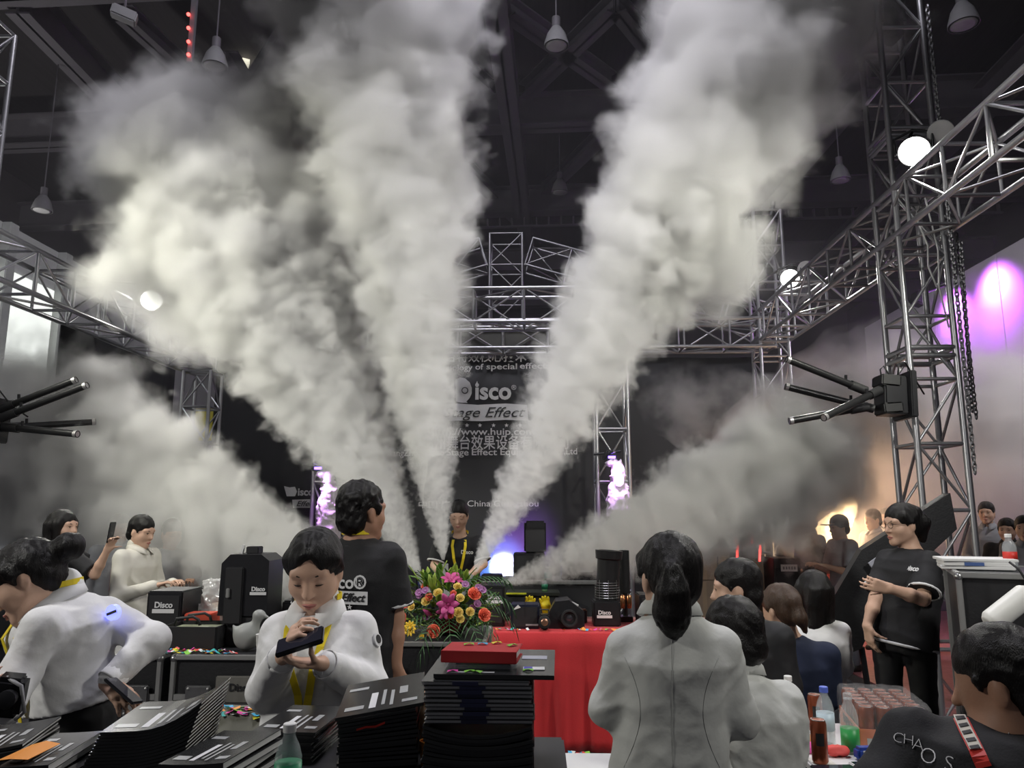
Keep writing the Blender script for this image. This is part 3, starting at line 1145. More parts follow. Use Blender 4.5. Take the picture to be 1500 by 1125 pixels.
def hair_mesh(style, c, face, up, s, h, extra=None, seed=0.0):
    r, f, u = frame(face, up)
    H = lambda x, y, z: c + (r * x + f * y + u * z) * s
    A = (r, f, u)
    ext = .16 if style in ('short', 'crop') else .22
    lo, hi = np.array(c) - ext * s, np.array(c) + ext * s
    pts = [Vector(p) for p in (extra or {}).get('tail', [])]
    for p in pts:
        lo, hi = np.minimum(lo, np.array(p) - .1), np.maximum(hi, np.array(p) + .1)
    if style == 'long':
        lo[2] -= .25
    F = Field(lo, hi, h)
    if style in ('short', 'crop'):
        F.ell(H(0, -.016, .046), (.083 * s, .102 * s, .088 * s), A, .0)
        F.ell(H(0, -.06, -.03), (.07 * s, .052 * s, .06 * s), A, .03)
        for sx in (-1, 1):
            F.cone(H(.076 * sx, .028, .02), H(.075 * sx, .022, -.006), .009 * s, .004 * s, .01)
        F.rough((extra or {}).get('curl', .005) * s, 42, (1, 1, .45), seed, twist=True)
        F.ell(H(0, .118, -.03), (.064 * s, .066 * s, .092 * s), A, .01, cut=True)
        for sx in (-1, 1):
            F.ell(H(.08 * sx, -.008, -.022), (.022 * s, .024 * s, .036 * s), A, .006, cut=True)
    else:
        F.ell(H(0, -.014, .038), (.084 * s, .104 * s, .090 * s), A, .0)
        F.ell(H(0, -.058, -.02), (.066 * s, .05 * s, .062 * s), A, .03)
        for sx in (-1, 1):
            F.cone(H(.068 * sx, .030, .05), H(.078 * sx, .0, .0), .018 * s, .012 * s, .02)
        F.ell(H(0, .122, -.035), (.068 * s, .068 * s, .100 * s), A, .012, cut=True)
        for sx in (-1, 1):
            F.ell(H(.085 * sx, -.004, -.024), (.022 * s, .020 * s, .030 * s), A, .006, cut=True)
        if style == 'parted':
            F.cone(H(0, .095, .075), H(0, .0, .134), .003, .003, .010, cut=True)
            F.ell(H(0, .118, -.01), (.052 * s, .05 * s, .085 * s), A, .02, cut=True)
            F.ell(H(0, .110, .035), (.030 * s, .040 * s, .058 * s), A, .02, cut=True)
        if style == 'long':
            F.loft(H(0, -.05, -.34), r, f, u, [(0, .05, .03), (.08, .085, .045), (.26, .095, .06), (.36, .085, .07)], .05)
            for sx in (-1, 1):
                F.cone(H(.080 * sx, .03, .02), H(.085 * sx, .02, -.2), .022 * s, .016 * s, .03)
        if 'bun' in (extra or {}):
            F.ell(H(*extra['bun']), (.05 * s, .048 * s, .045 * s), A, .02)
        if pts:
            F.chain(pts, (extra or {})['tail_r'], .02)
        F.rough(.0045 * s, 75, (1, 1, .10), seed)
    return F


def local(me, root):
    co = np.empty(len(me.vertices) * 3, np.float32)
    me.vertices.foreach_get('co', co)
    M = np.array(root.matrix_basis.inverted())
    co = co.reshape(-1, 3) @ M[:3, :3].T + M[:3, 3]
    me.vertices.foreach_set('co', co.astype(np.float32).ravel())
    me.update()
    return me


def bounds(ps, m):
    a = np.array([list(p) for p in ps])
    return a.min(0) - m, a.max(0) + m


def person(label, J, face, up=(0, 0, 1), skin=None, top=None, bottom=None, hair=('short', None), h=.006, group=None, s=1.0, fem=False,
           detail=True, hands=None, front=None, seated=None, eyes='down', trim=False, lanyard=None, hseed=0.0, extra=None, fold=.007):
    """J: head neck shr shl elr ell wrr wrl hip as world points; front: the way the chest faces"""
    skin = skin or M_SKIN
    J = {k: Vector(v) for k, v in J.items()}
    root = thing('person', label, 'person', (J['hip'].x, J['hip'].y, 0), group=group)
    hip, neck = J['hip'], J['neck']
    ut = (neck - hip).normalized()
    L = (neck - hip).length
    if front is None:
        r_ = (J['shr'] - J['shl'])
        r_ = (r_ - ut * r_.dot(ut)).normalized()
        ft = ut.cross(r_)
    else:
        ft = Vector(front)
        ft = (ft - ut * ft.dot(ut)).normalized()
        r_ = ft.cross(ut)
    sw = (J['shr'] - J['shl']).length / 2
    kk = .9 if fem else 1.0
    # ---- skin
    P = [J[k] for k in ('head', 'neck', 'shr', 'shl', 'elr', 'ell', 'wrr', 'wrl', 'hip')]
    lo, hi = bounds(P, .21 * s)
    F = Field(lo, hi, h)
    Hf, A = add_head(F, J['head'], face, up, detail, s)
    F.cone(Hf(0, -.022, -.07), neck, .050 * kk * s, .054 * kk * s, .025)
    F.loft(hip, r_, ft, ut, [(-.05, .13 * kk, .085), (.0, .14 * kk, .09), (.4 * L, .11 * kk, .075), (.75 * L, .135 * kk, .09), (.92 * L, sw * .75, .065), (L, .06, .055)], .04)
    for a in ('r', 'l'):
        sh, el, wr = J['sh' + a], J['el' + a], J['wr' + a]
        F.cone(neck - ut * .05, sh - ut * .01, .034, .034 * kk, .03)
        F.cone(sh, el, .044 * kk * s, .036 * kk * s, .02)
        F.cone(el, el + (wr - el) * .4, .037 * kk * s, .036 * kk * s, .015)
        F.cone(el + (wr - el) * .4, wr, .036 * kk * s, .025 * kk * s, .015)
        hd = (hands or {}).get(a)
        if hd:
            hand(F, wr, hd['d'], hd['n'], hd.get('t', 1), hd.get('curl', (.35, .5, .4)), hd.get('s', .98 if not fem else .9) * s)
        else:
            d = (wr - el).normalized()
            hand(F, wr, d, ft if abs(d.dot(ft)) < .8 else -ut, 1 if a == 'r' else -1, (.4, .5, .4), (.98 if not fem else .9) * s)
    body = link('body', local(F.mesh('body', skin, 1), root), root)
    # ---- hair
    if hair[0]:
        Fh = hair_mesh(hair[0], J['head'], face, up, s, max(h * .9, .005), extra, hseed)
        hm = hair[1] or M_HAIR
        link('hair', local(Fh.mesh('hair', hm, 1), root), root)
    # ---- face details
    if detail:
        c = J['head']
        for sx in (-1, 1):
            b = MB().path([Hf(sx * x, y, z) for x, y, z in ((.014, .0885, .019), (.030, .088, .0235), (.046, .076, .021))], [.0025, .0030, .0018], 6)
            b.build('eyebrow', M_DARKEYE, root, smooth=True, world=True)
            zz = -.007 if eyes == 'down' else .001
            b = MB().path([Hf(sx * x, y, z + zz) for x, y, z in ((.018, .0835, .0), (.027, .0875, -.001 if eyes == 'down' else .004), (.036, .0855, -.001 if eyes == 'down' else .004), (.046, .0765, .0))], [.0012, .0022, .0022, .0014], 6)
            b.build('eyelash', M_DARKEYE, root, smooth=True, world=True)
            if eyes != 'down':
                MB().ball(Hf(sx * .031, .0815, -.001), .0055 * s, 8, 6).build('eye', M_DARKEYE, root, smooth=True, world=True)
        b = MB()
        b.path([Hf(-.021, .0885, -.069), Hf(-.008, .0955, -.0665), Hf(0, .096, -.068), Hf(.008, .0955, -.0665), Hf(.021, .0885, -.069)], [.002, .0042, .0042, .0042, .002], 6)
        lip = b.build('lips', M_LIP, root, smooth=True, world=True)
        b = MB().path([Hf(-.018, .0875, -.073), Hf(0, .0945, -.078), Hf(.018, .0875, -.073)], [.002, .0052, .002], 6)
        b.build('lower_lip', M_LIP, lip if False else root, smooth=True, world=True)
    # ---- top
    T = None
    if top:
        m, sleeve = top['mat'], top.get('sleeve', 'long')
        g = top.get('loose', .016)
        drop = top.get('drop', .10)
        lo, hi = bounds(P + [hip - ut * drop], .16)
        lo, hi = np.minimum(lo, np.array(hip - ut * drop) - .24), np.maximum(hi, np.array(hip) + .24)
        F = Field(lo, hi, h)
        hw = top.get('hipw', .16 * kk)
        T = [(-drop, hw + g, .112 + g), (.0, hw + g, .112 + g), (.38 * L, (.132 if fem else .150) * kk + g, .098 + g), (.72 * L, .160 * kk + g, .112 + g), (.88 * L, sw * .93 + g * .6, .088 + g), (.97 * L, sw * .62, .070 + g), (1.01 * L, .062, .060)]
        if sleeve == 'short':
            for a in ('r', 'l'):
                sh, el = J['sh' + a], J['el' + a]
                q = sh + (el - sh) * top.get('sl', .72)
                F.cone(sh, q + d_(sh, el) * .06, .052 * kk + g * .6, .053 * kk + g * 1.2, .03)
            for a in ('r', 'l'):
                sh, el = J['sh' + a], J['el' + a]
                d = (el - sh).normalized()
                qq = np.array(sh + (el - sh) * top.get('sl', .72) + d * .045, np.float32)
                dn = np.array(d, np.float32)
                F.put(qq - .13, qq + .13, lambda X, Y, Z: np.maximum(-((X - qq[0]) * dn[0] + (Y - qq[1]) * dn[1] + (Z - qq[2]) * dn[2]), np.sqrt((X - qq[0]) ** 2 + (Y - qq[1]) ** 2 + (Z - qq[2]) ** 2) - .13), .003, cut=True)
        F.loft(hip, r_, ft, ut, T, .02, sq=2.3)
        for a in ('r', 'l'):
            sh, el, wr = J['sh' + a], J['el' + a], J['wr' + a]
            F.cone(neck - ut * .04, sh - ut * .004, .045, .044 * kk + g * .4, .04)
            if sleeve == 'long':
                F.cone(sh, el, .049 * kk + g * .45, .040 * kk + g * .8, .03)
                F.cone(el, el + (wr - el) * .92, .040 * kk + g * .8, .029 * kk + g * .55, .02)
            elif sleeve == 'rolled':
                F.cone(sh, el, .052 * kk + g, .043 * kk + g * 1.1, .03)
                F.cone(el, el + (wr - el) * .50, .045 * kk + g * 1.1, .040 * kk + g, .02)
        if fem and top.get('bust', True):
            for sx in (-1, 1):
                F.ell(hip + ut * .68 * L + r_ * .07 * sx + ft * .085, (.065, .06, .06), (r_, ft, ut), .04)
        if top.get('collar', 'shirt') == 'shirt':
            F.cone(neck - ut * .01, neck + ut * .028 - ft * .008, .066, .064, .015)
        if top.get('hood'):
            F.ell(neck - ft * .06, (.13, .08, .06), (r_, ft, ut), .03)
        F.rough(fold, 8, (1.0, .45, 1.1), hseed + 3.3, twist=True)
        F.rough(fold * .25, 20, (1.0, .3, 1.2), hseed + 8.1, twist=True)
        # opening at the neck and cut hems
        nd = (J['head'] - neck).normalized()
        F.cone(neck + nd * .012 + ft * .012, neck + nd * .14 + ft * .03, top.get('neckr', .050), .062, .006, cut=True)
        F.plane_cut(hip - ut * drop, -ut)
        shirt = link('shirt' if top.get('collar', 'shirt') == 'shirt' else top.get('name', 'tee_shirt'), local(F.mesh('shirt', m, 1), root), root)
        if top.get('collar', 'shirt') == 'shirt':
            # folded collar wings
            for sx in (-1, 1):
                inn, out_ = [], []
                for k_ in range(11):
                    q_ = k_ / 10
                    a = PI * (.02 + .93 * q_)           # from the nape round to the throat
                    dirv = r_ * sx * math.sin(a) - ft * math.cos(a)
                    inn.append(neck + ut * (.052 - .030 * q_ ** 2) + dirv * (.062 - .004 * q_) + ft * .006)
                    out_.append(neck + ut * (.006 - .050 * q_ ** 2.2) + dirv * (.086 + .006 * q_) + ft * (.006 + .036 * q_ ** 2) + r_ * sx * .016 * q_ ** 3)
                mid_ = [x.lerp(y, .45) + (x - neck - ut * .03).normalized() * .006 for x, y in zip(inn, out_)]
                g_ = [inn, mid_, out_]
                if sx > 0:
                    g_ = [list(reversed(row)) for row in g_]
                MB().sheet(g_, .003).build('collar', m, root, smooth=True, world=True)
        if trim:
            for a in ('r', 'l'):
                sh, el = J['sh' + a], J['el' + a]
                q = sh + (el - sh) * (top.get('sl', .72))
                d = (el - sh).normalized()
                rr = .051 * kk + g * 1.2
                MB().path([q + d * .040 + d.orthogonal().normalized() * 0 + (Matrix.Rotation(t * PI / 8, 3, d) @ d.orthogonal().normalized()) * rr for t in range(16)], .0075, 6, True).build('sleeve_hem', M_TRIM, root, smooth=True, world=True)
            MB().path([hip - ut * (drop - .012) + r_ * math.cos(t * PI / 12) * (hw + g + .002) + ft * math.sin(t * PI / 12) * (.112 + g + .002) for t in range(24)], .009, 6, True).build('bottom_hem', M_TRIM, root, smooth=True, world=True)
    # ---- legs
    if bottom:
        legs = {}
        for sx, a in ((1, 'r'), (-1, 'l')):
            hp = hip + r_ * .085 * sx - V(0, 0, .04)
            fl = V(ft.x, ft.y, 0).normalized()
            rl = V(r_.x, r_.y, 0).normalized()
            if seated:
                kn = hp + fl * .42 + V(0, 0, .03) + rl * sx * .04
                an = V(kn.x, kn.y, .09) + fl * .03
            elif ('an' + a) in J:
                an = J['an' + a]
                kn = hp.lerp(an, .48) + fl * .03
            else:
                an = V(hip.x, hip.y, .09) + rl * .09 * sx
                kn = hp.lerp(an, .48) + fl * .02
            legs[a] = (hp, kn, an, fl)
        Q = [p for v in legs.values() for p in v[:3]] + [hip]
        lo, hi = bounds(Q, .17)
        F = Field(lo, hi, max(h, .008))
        F.loft(hip, r_, ft, ut, [(-.10, .155 * kk + .004, .108), (.0, .155 * kk + .004, .110), (.10, .145 * kk, .10)], .03)
        for hp, kn, an, fl in legs.values():
            F.cone(hp, kn, .085, .06, .03)
            F.cone(kn, an, .06, .05, .02)
        F.rough(.006, 9, (1, 1, 1.3), hseed)
        link('trousers', local(F.mesh('trousers', bottom, 1), root), root)
        for hp, kn, an, fl in legs.values():
            F = Field(*bounds([an, an + fl * .2, V(an.x, an.y, 0)], .08), .009)
            F.cone(V(an.x, an.y, .05) - fl * .03, V(an.x, an.y, .035) + fl * .15, .045, .034, .02)
            F.cone(V(an.x, an.y, .05), an, .045, .045, .02)
            F.plane_cut((an.x, an.y, .002), (0, 0, -1))
            link('shoe', local(F.mesh('shoe', M_SHOE, 1), root), root)
    # surface of the chest for lanyards and prints

    def S(x, t, off=.006, back=False):
        hs = [p[0] for p in T]
        hgt = t * L
        w, d = np.interp(hgt, hs, [p[1] for p in T]), np.interp(hgt, hs, [p[2] for p in T])
        q = max(0.05, 1 - (abs(x) / w) ** 2.3) ** (1 / 2.3)
        bust = .022 if fem and not back else 0.0
        return hip + r_ * x + ut * hgt + ft * ((-1 if back else 1) * (d * q + off) + (0 if back else bust * math.exp(-((t - .68) / .14) ** 2)))
    if lanyard:
        w_ = .011
        for sx in (-1, 1):
            g_ = []
            for t, x in lanyard['v']:
                p = S(sx * x, t, lanyard.get('off', .014))
                g_.append([p - r_ * w_, p + r_ * w_])
            MB().sheet(g_, .002).build('lanyard_strap', M_LANY, root, world=True)
        nr = .072
        MB().sheet([[neck + ut * z + r_ * math.sin(a) * nr - ft * math.cos(a) * nr for a in [(-PI * .62 + PI * 1.24 * i / 12) for i in range(13)]] for z in (.034, .052)], .002).build('lanyard_loop', M_LANY, root, world=True)
        if lanyard.get('badge'):
            t0 = lanyard['v'][-1][0]
            p = S(0, t0, .020) if t0 > -.2 else S(0, t0, .02)
            bw_, bh_ = lanyard['badge']
            q = p - ut * (bh_ / 2 + .03)
            MB().sheet([[p - r_ * .012 + ut * .03, p + r_ * .012 + ut * .03], [p - r_ * .014 - ut * .03, p + r_ * .014 - ut * .03]], .002).build('lanyard_tail', M_LANY, root, world=True)
            MB().sheet([[q - r_ * bw_ / 2 + ut * bh_ / 2, q + r_ * bw_ / 2 + ut * bh_ / 2], [q - r_ * bw_ / 2 - ut * bh_ / 2, q + r_ * bw_ / 2 - ut * bh_ / 2]], .003).build('badge', M_BADGE, root, world=True)
            qq = q + ft * .002 + ut * bh_ * .12
            MB().sheet([[qq - r_ * bw_ * .42 + ut * bh_ * .2, qq + r_ * bw_ * .42 + ut * bh_ * .2], [qq - r_ * bw_ * .42 - ut * bh_ * .2, qq + r_ * bw_ * .42 - ut * bh_ * .2]], .001).build('badge_print', M_BADGEP, root, world=True)
    return dict(root=root, S=S, r=r_, f=ft, u=ut, L=L, H=Hf, J=J)


M_BADGE = mat('badge_card', (0.40, 0.41, 0.48), .35, 0, .1, 30)
M_BADGEP = mat('badge_blue_print', (0.06, 0.08, 0.28), .35, 0, .3, 30)
M_PHONE = mat('phone_black', (0.012, 0.012, 0.014), .15)


def on_surface(obs, px, py, off=.002):
    """where the sight line of a photo point meets these meshes: (point, normal)"""
    d = ROT @ Vector(((px - CX) / F_PX, -(py - CY) / F_PX, -1.0))
    d.normalize()
    best = None
    for o in obs:
        if o.name not in BVH:
            mw = (o.parent.matrix_basis @ o.matrix_basis) if o.parent else o.matrix_basis
            BVH[o.name] = BVHTree.FromPolygons([mw @ v.co for v in o.data.vertices], [tuple(p.vertices) for p in o.data.polygons])
        hit = BVH[o.name].ray_cast(CAM, d)
        if hit[0] is not None and (best is None or hit[3] < best[2]):
            best = (hit[0], hit[1], hit[3])
    if best is None:
        return None
    n = best[1] if best[1].dot(d) < 0 else -best[1]
    return best[0] + n * off, n


BVH = {}


def kids(P, *names):
    return [c for c in P['root'].children if c.name.split('.')[0] in names]


def printed(P, body, x, t, size, m, back=True, shear=0.0, bold=0.02, off=.012, name='print'):
    """flat print on a shirt; x along the wearer's right, t up the torso"""
    p = P['S'](x, t, off, back)
    n = -P['f'] if back else P['f']
    xdir = P['u'].cross(n)
    o = text(name, body, (0, 0, 0), size, m, P['root'], bold=bold * size, shear=shear, align='CENTER', extrude=.0008)
    M = Matrix((xdir, P['u'], n)).transposed().to_4x4()
    M.translation = p
    o.matrix_basis = P['root'].matrix_basis.inverted() @ M
    return o


def phone(label, c, long_, nrm, size=(.070, .145, .008), group=None, name='smartphone'):
    """c centre, long_ direction of the long side, nrm screen normal"""
    l = Vector(long_).normalized()
    n = Vector(nrm)
    n = (n - l * n.dot(l)).normalized()
    x = l.cross(n)
    r = thing(name, label, 'phone', c, group=group)
    M = Matrix((x, l, n)).transposed().to_4x4()
    MB().box((0, 0, 0), size, bev=.003).xf(M).build('body', M_PHONE, r, auto=40)
    MB().box((0, 0, size[2] / 2), (size[0] * .92, size[1] * .94, .001)).xf(M).build('screen', mat('phone_screen', (0.02, 0.02, 0.03), .08), r)
    return r


def W(px, py, y):
    return at(px, py, y)


# woman reading her phone, facing the camera
d = 2.36
PW = person('woman in white shirt and yellow lanyard looking down at a black wallet phone',
            dict(head=W(461, 835, d), neck=W(466, 894, d + .03), shr=W(412, 925, d + .02), shl=W(524, 923, d + .02), elr=W(388, 1012, d - .02), ell=W(540, 1006, d - .03),
                 wrr=W(414, 962, d - .26), wrl=W(474, 972, d - .22), hip=W(462, 1075, d + .04)),
            face=(0.05, -.88, -.36), up=(0, -.3, 1), top=dict(mat=M_SHIRT, drop=.04, loose=.020), bottom=M_TROUSER, hair=('parted', None), fem=True, h=.0052,
            hands={'r': dict(d=(.35, -.25, .75), n=(.9, .2, -.1), t=1, curl=(.5, .7, .5)), 'l': dict(d=(-.75, -.5, .12), n=(0, -.1, 1), t=-1, curl=(.3, .5, .4))},
            lanyard=dict(v=[(.99, .055), (.9, .058), (.78, .05), (.6, .032), (.4, .016), (.2, .006), (.08, .004)], badge=None), hseed=1.0)
hw_ = W(440, 940, d - .31)
phone('black folding phone wallet with cards, held by the woman in the white shirt', hw_, (.9, .1, .28), (.15, -.35, .9), (.07, .125, .014), name='wallet_phone')

# woman with a bun, bending aside
d = 2.45
PB = person('woman with black bun and yellow lanyard bending over, hand on her hip',
            dict(head=W(40, 850, d - .06), neck=W(88, 876, d), shr=W(64, 918, d - .16), shl=W(158, 902, d + .08), elr=W(30, 985, d - .2), ell=W(222, 940, d + .02),
                 wrr=W(6, 1046, d - .30), wrl=W(158, 1000, d - .10), hip=W(108, 1030, d + .02)),
            face=(-.80, -.28, -.52), up=(-.45, 0, .9), top=dict(mat=M_SHIRT, drop=.0, loose=.022, sleeve='long'), bottom=M_TROUSER, hair=('bun', None), fem=True, h=.0055,
            hands={'l': dict(d=(.75, -.35, -.35), n=(.2, .2, -1), t=1, curl=(.3, .4, .3)), 'r': dict(d=(-.3, -.3, .7), n=(.3, .3, .5), t=1)}, front=(-.62, -.78, 0),
            lanyard=dict(v=[(1.0, .05), (.9, .06), (.75, .055), (.55, .038), (.3, .018), (.08, .006)], badge=(.062, .105)), extra=dict(bun=(-.01, -.145, .03)), hseed=5.0)
phone('dark blue phone held against the hip of the bun-haired woman', W(181, 1012, d - .15), (.75, -.1, -.5), (.45, .15, .95), (.062, .12, .009))
r_ = thing('arm_badge', 'glowing round blue badge on the sleeve of the bun-haired woman', 'badge', W(166, 897, d - .035))
M_BLUEG = mat('blue_glowing_badge', (0.25, 0.3, 0.95), .4, emit=(0.22, 0.25, 1.0), estr=1.6)
MB().tube((0, 0.008, 0), (0, -.008, 0), .024, 24).xf(Matrix.Rotation(-.25, 4, 'Z')).build('disc', M_BLUEG, r_, auto=40)
MB().box((0, -.011, 0.0), (.036, .003, .008), (0, -.35, -.25)).build('mark', M_BLACK, r_)

# man in the black printed tee, seen from behind
d = 3.15
PM = person('man in black printed tee and yellow lanyard standing with his back turned',
            dict(head=W(531, 750, d), neck=W(524, 792, d), shr=W(571, 818, d - .02), shl=W(462, 815, d + .05), elr=W(579, 905, d), ell=W(452, 905, d + .05), wrr=W(579, 976, d - .03), wrl=W(455, 985, d - .05), hip=W(520, 985, d + .02)),
            face=(.62, .78, .05), front=(.25, .97, 0), top=dict(mat=M_TEE, collar='none', sleeve='short', drop=.06, loose=.018, sl=.60), bottom=M_TROUSER, hair=('short', None), h=.0062, skin=M_SKIN2, trim=True, detail=True, hseed=9.0, extra=dict(curl=.010),
            lanyard=None)
MB().sheet([[PM['J']['neck'] + PM['u'] * z + PM['r'] * math.sin(a) * .066 - PM['f'] * math.cos(a) * .066 for a in [(-PI * .55 + PI * 1.1 * i / 12) for i in range(13)]] for z in (.028, .048)], .003).build('lanyard', M_LANY, PM['root'], world=True)
printed(PM, 'Disco®', .005, .71, .070, M_PRINT)
o = MB().box((0, 0, 0), (.235, .05, .001)).build('print_band', M_PRINT, PM['root'])
p = PM['S'](.0, .60, .009, True)
Mx = Matrix((PM['u'].cross(-PM['f']), PM['u'], -PM['f'])).transposed().to_4x4()
Mx.translation = p
o.matrix_basis = PM['root'].matrix_basis.inverted() @ Mx
printed(PM, 'Stage Effect', .0, .60, .044, M_TEE, shear=.35, off=.0115)
printed(PM, '★ ★ ★ ★', .0, .53, .022, M_PRINT)

# operator behind the table
d = 6.5
PO = person('man in black tee with lanyard and badge working behind the flowers',
            dict(head=W(672, 755, d), neck=W(674, 787, d + .03), shr=W(645, 797, d), shl=W(700, 796, d), elr=W(637, 828, d - .05), ell=W(708, 826, d - .05), wrr=W(648, 842, d - .22), wrl=W(684, 846, d - .22), hip=W(674, 872, d + .12)),
            face=(0, -.92, -.3), top=dict(mat=M_TEE, collar='none', sleeve='short', drop=.12, loose=.016, sl=.6), bottom=M_TROUSER, hair=('short', None), h=.008, trim=True,
            lanyard=dict(v=[(.99, .05), (.9, .055), (.7, .04), (.45, .012), (.32, .002)], badge=(.075, .11)), hseed=12.0)
printed(PO, 'Disco', -.07, .80, .045, M_PRINT, back=False)

# woman in the off-white jacket, from behind
d = 2.15
PJ = person('woman in off-white jacket with long black ponytail, standing with her back turned',
            dict(head=W(982, 846, d + .02), neck=W(983, 898, d + .02), shr=W(1054, 951, d + .02), shl=W(917, 948, d + .02), elr=W(1080, 1050, d + .02), ell=W(894, 1035, d + .04), wrr=W(1026, 1072, d + .15), wrl=W(932, 1066, d + .19), hip=W(985, 1140, d + .03)),
            face=(-.12, .99, -.05), top=dict(mat=M_JACKET, drop=.16, loose=.020, collar='shirt'), bottom=M_TROUSER, hair=('bun', None), fem=True, h=.0055, hseed=15.0, detail=False,
            extra=dict(tail=[W(985, 828, d - .07), W(985, 838, d - .115), W(986, 866, d - .115), W(984, 896, d - .10), W(986, 914, d - .09), W(990, 934, d - .085)], tail_r=[.024, .022, .040, .045, .034, .006]), fold=.009)

# seated man in white, from behind
d = 2.56
PS = person('man in white shirt with short black hair sitting at the drinks table',
            dict(head=W(1074, 934, d), neck=W(1082, 986, d - .02), shr=W(1148, 1032, d - .02), shl=W(1036, 1030, d + .06), elr=W(1148, 1098, d + .0), ell=W(1036, 1106, d + .16), wrr=W(1100, 1112, d + .17), wrl=W(1064, 1114, d + .30), hip=W(1085, 1215, d - .06)),
            face=(-.45, .88, -.15), front=(-.1, .99, 0), top=dict(mat=M_JACKET, drop=.10, loose=.030), bottom=M_TROUSER, hair=('short', None), h=.0062, hseed=18.0, seated=True, detail=False, fold=.012)

# seated people in dark clothes
d = 3.45
PK = person('seated man in black jacket with bowl-cut hair facing the stage',
            dict(head=W(1078, 862, d), neck=W(1092, 908, d), shr=W(1140, 935, d - .1), shl=W(1070, 930, d + .1), elr=W(1150, 1005, d - .1), ell=W(1060, 1000, d + .1), wrr=W(1105, 1030, d - .05), wrl=W(1050, 1030, d + .1), hip=W(1115, 1080, d)),
            face=(-.95, .25, -.08), front=(-.75, .66, 0), top=dict(mat=M_TROUSER, drop=.1, loose=.03, collar='none', name='jacket'), bottom=M_TROUSER, hair=('short', None), h=.008, hseed=22.0, seated=True, eyes='open')
d = 3.95
PP = person('seated person in navy top with brown streaked ponytail',
            dict(head=W(1143, 892, d), neck=W(1158, 935, d), shr=W(1212, 958, d - .05), shl=W(1128, 955, d + .05), elr=W(1218, 1020, d), ell=W(1110, 1020, d), wrr=W(1190, 1045, d + .15), wrl=W(1130, 1045, d + .15), hip=W(1175, 1080, d)),
            face=(-.5, .85, -.1), top=dict(mat=M_NAVY, drop=.1, loose=.022, collar='none', name='knit_top'), bottom=M_TROUSER, hair=('bun', M_HAIRB), fem=True, h=.009, hseed=25.0, seated=True, detail=False,
            extra=dict(tail=[W(1150, 868, d - .05), W(1163, 880, d - .1), W(1172, 905, d - .12), W(1180, 925, d - .1)], tail_r=[.03, .032, .03, .012]))
d = 4.7
PL = person('seated woman with long straight black hair and white shirt',
            dict(head=W(1191, 866, d), neck=W(1196, 905, d), shr=W(1232, 925, d - .05), shl=W(1165, 925, d + .05), elr=W(1236, 975, d), ell=W(1158, 975, d), wrr=W(1215, 1000, d + .15), wrl=W(1180, 1000, d + .15), hip=W(1200, 1025, d)),
            face=(-.3, .95, 0), top=dict(mat=M_SHIRT, drop=.1, loose=.02), bottom=M_TROUSER, hair=('long', None), fem=True, h=.009, hseed=28.0, seated=True, detail=False)

# man with ponytail and glasses leaning by the tower
d = 4.55
PG = person('man in black tee with glasses and ponytail standing with arms crossed low',
            dict(head=W(1321, 768, d), neck=W(1335, 805, d), shr=W(1362, 825, d - .12), shl=W(1302, 822, d + .08), elr=W(1352, 878, d - .22), ell=W(1283, 876, d), wrr=W(1304, 862, d - .27), wrl=W(1270, 917, d - .05), hip=W(1322, 930, d)),
            face=(-.97, -.22, -.05), front=(-.55, -.83, 0), top=dict(mat=M_TEE, collar='none', sleeve='short', drop=.06, loose=.024, sl=.62), bottom=M_TROUSER, hair=('bun', None), h=.0065, skin=M_SKIN, trim=True, eyes='open', hseed=31.0,
            hands={'r': dict(d=(-.9, .1, .2), n=(0, .9, .2), t=1), 'l': dict(d=(.1, -.05, -1), n=(.8, .2, 0), t=1, curl=(.3, .4, .3))},
            extra=dict(tail=[W(1340, 752, d), W(1350, 765, d), W(1352, 790, d)], tail_r=[.04, .045, .02]))
H = PG['H']
gl = thing('eyeglasses', 'thin dark eyeglasses worn by the ponytailed man in black tee', 'glasses', H(0, .09, 0))
for sx in (-1, 1):
    c_ = H(.031 * sx, .100, 0)
    MB().path([c_ + PG['H'](math.cos(t * PI / 8) * .022, 0, math.sin(t * PI / 8) * .017) - H(0, 0, 0) for t in range(16)], .0016, 5, True).build('rim', M_PHONE, gl, world=True)
    MB().path([H(.053 * sx, .098, .004), H(.078 * sx, .05, .006), H(.080 * sx, -.01, .002)], .0016, 5).build('temple', M_PHONE, gl, world=True)

# person with lettered jacket, from behind at the table's end
d = 1.85
PC = person('person in black lettered jacket with white striped collar and red tag, seen from behind',
            dict(head=W(1466, 1001, d), neck=W(1478, 1064, d - .02), shr=W(1575, 1095, d - .08), shl=W(1335, 1082, d + .06), elr=W(1590, 1190, d - .1), ell=W(1295, 1160, d + .02), wrr=W(1520, 1230, d + .1), wrl=W(1330, 1215, d + .22), hip=W(1470, 1330, d)),
            face=(-.72, .66, -.2), front=(.10, .99, 0), top=dict(mat=M_TEE, drop=.1, loose=.035, collar='none', name='jacket'), bottom=M_TROUSER, hair=('short', None), h=.0058, skin=M_SKIN2, hseed=35.0, seated=True, detail=False)

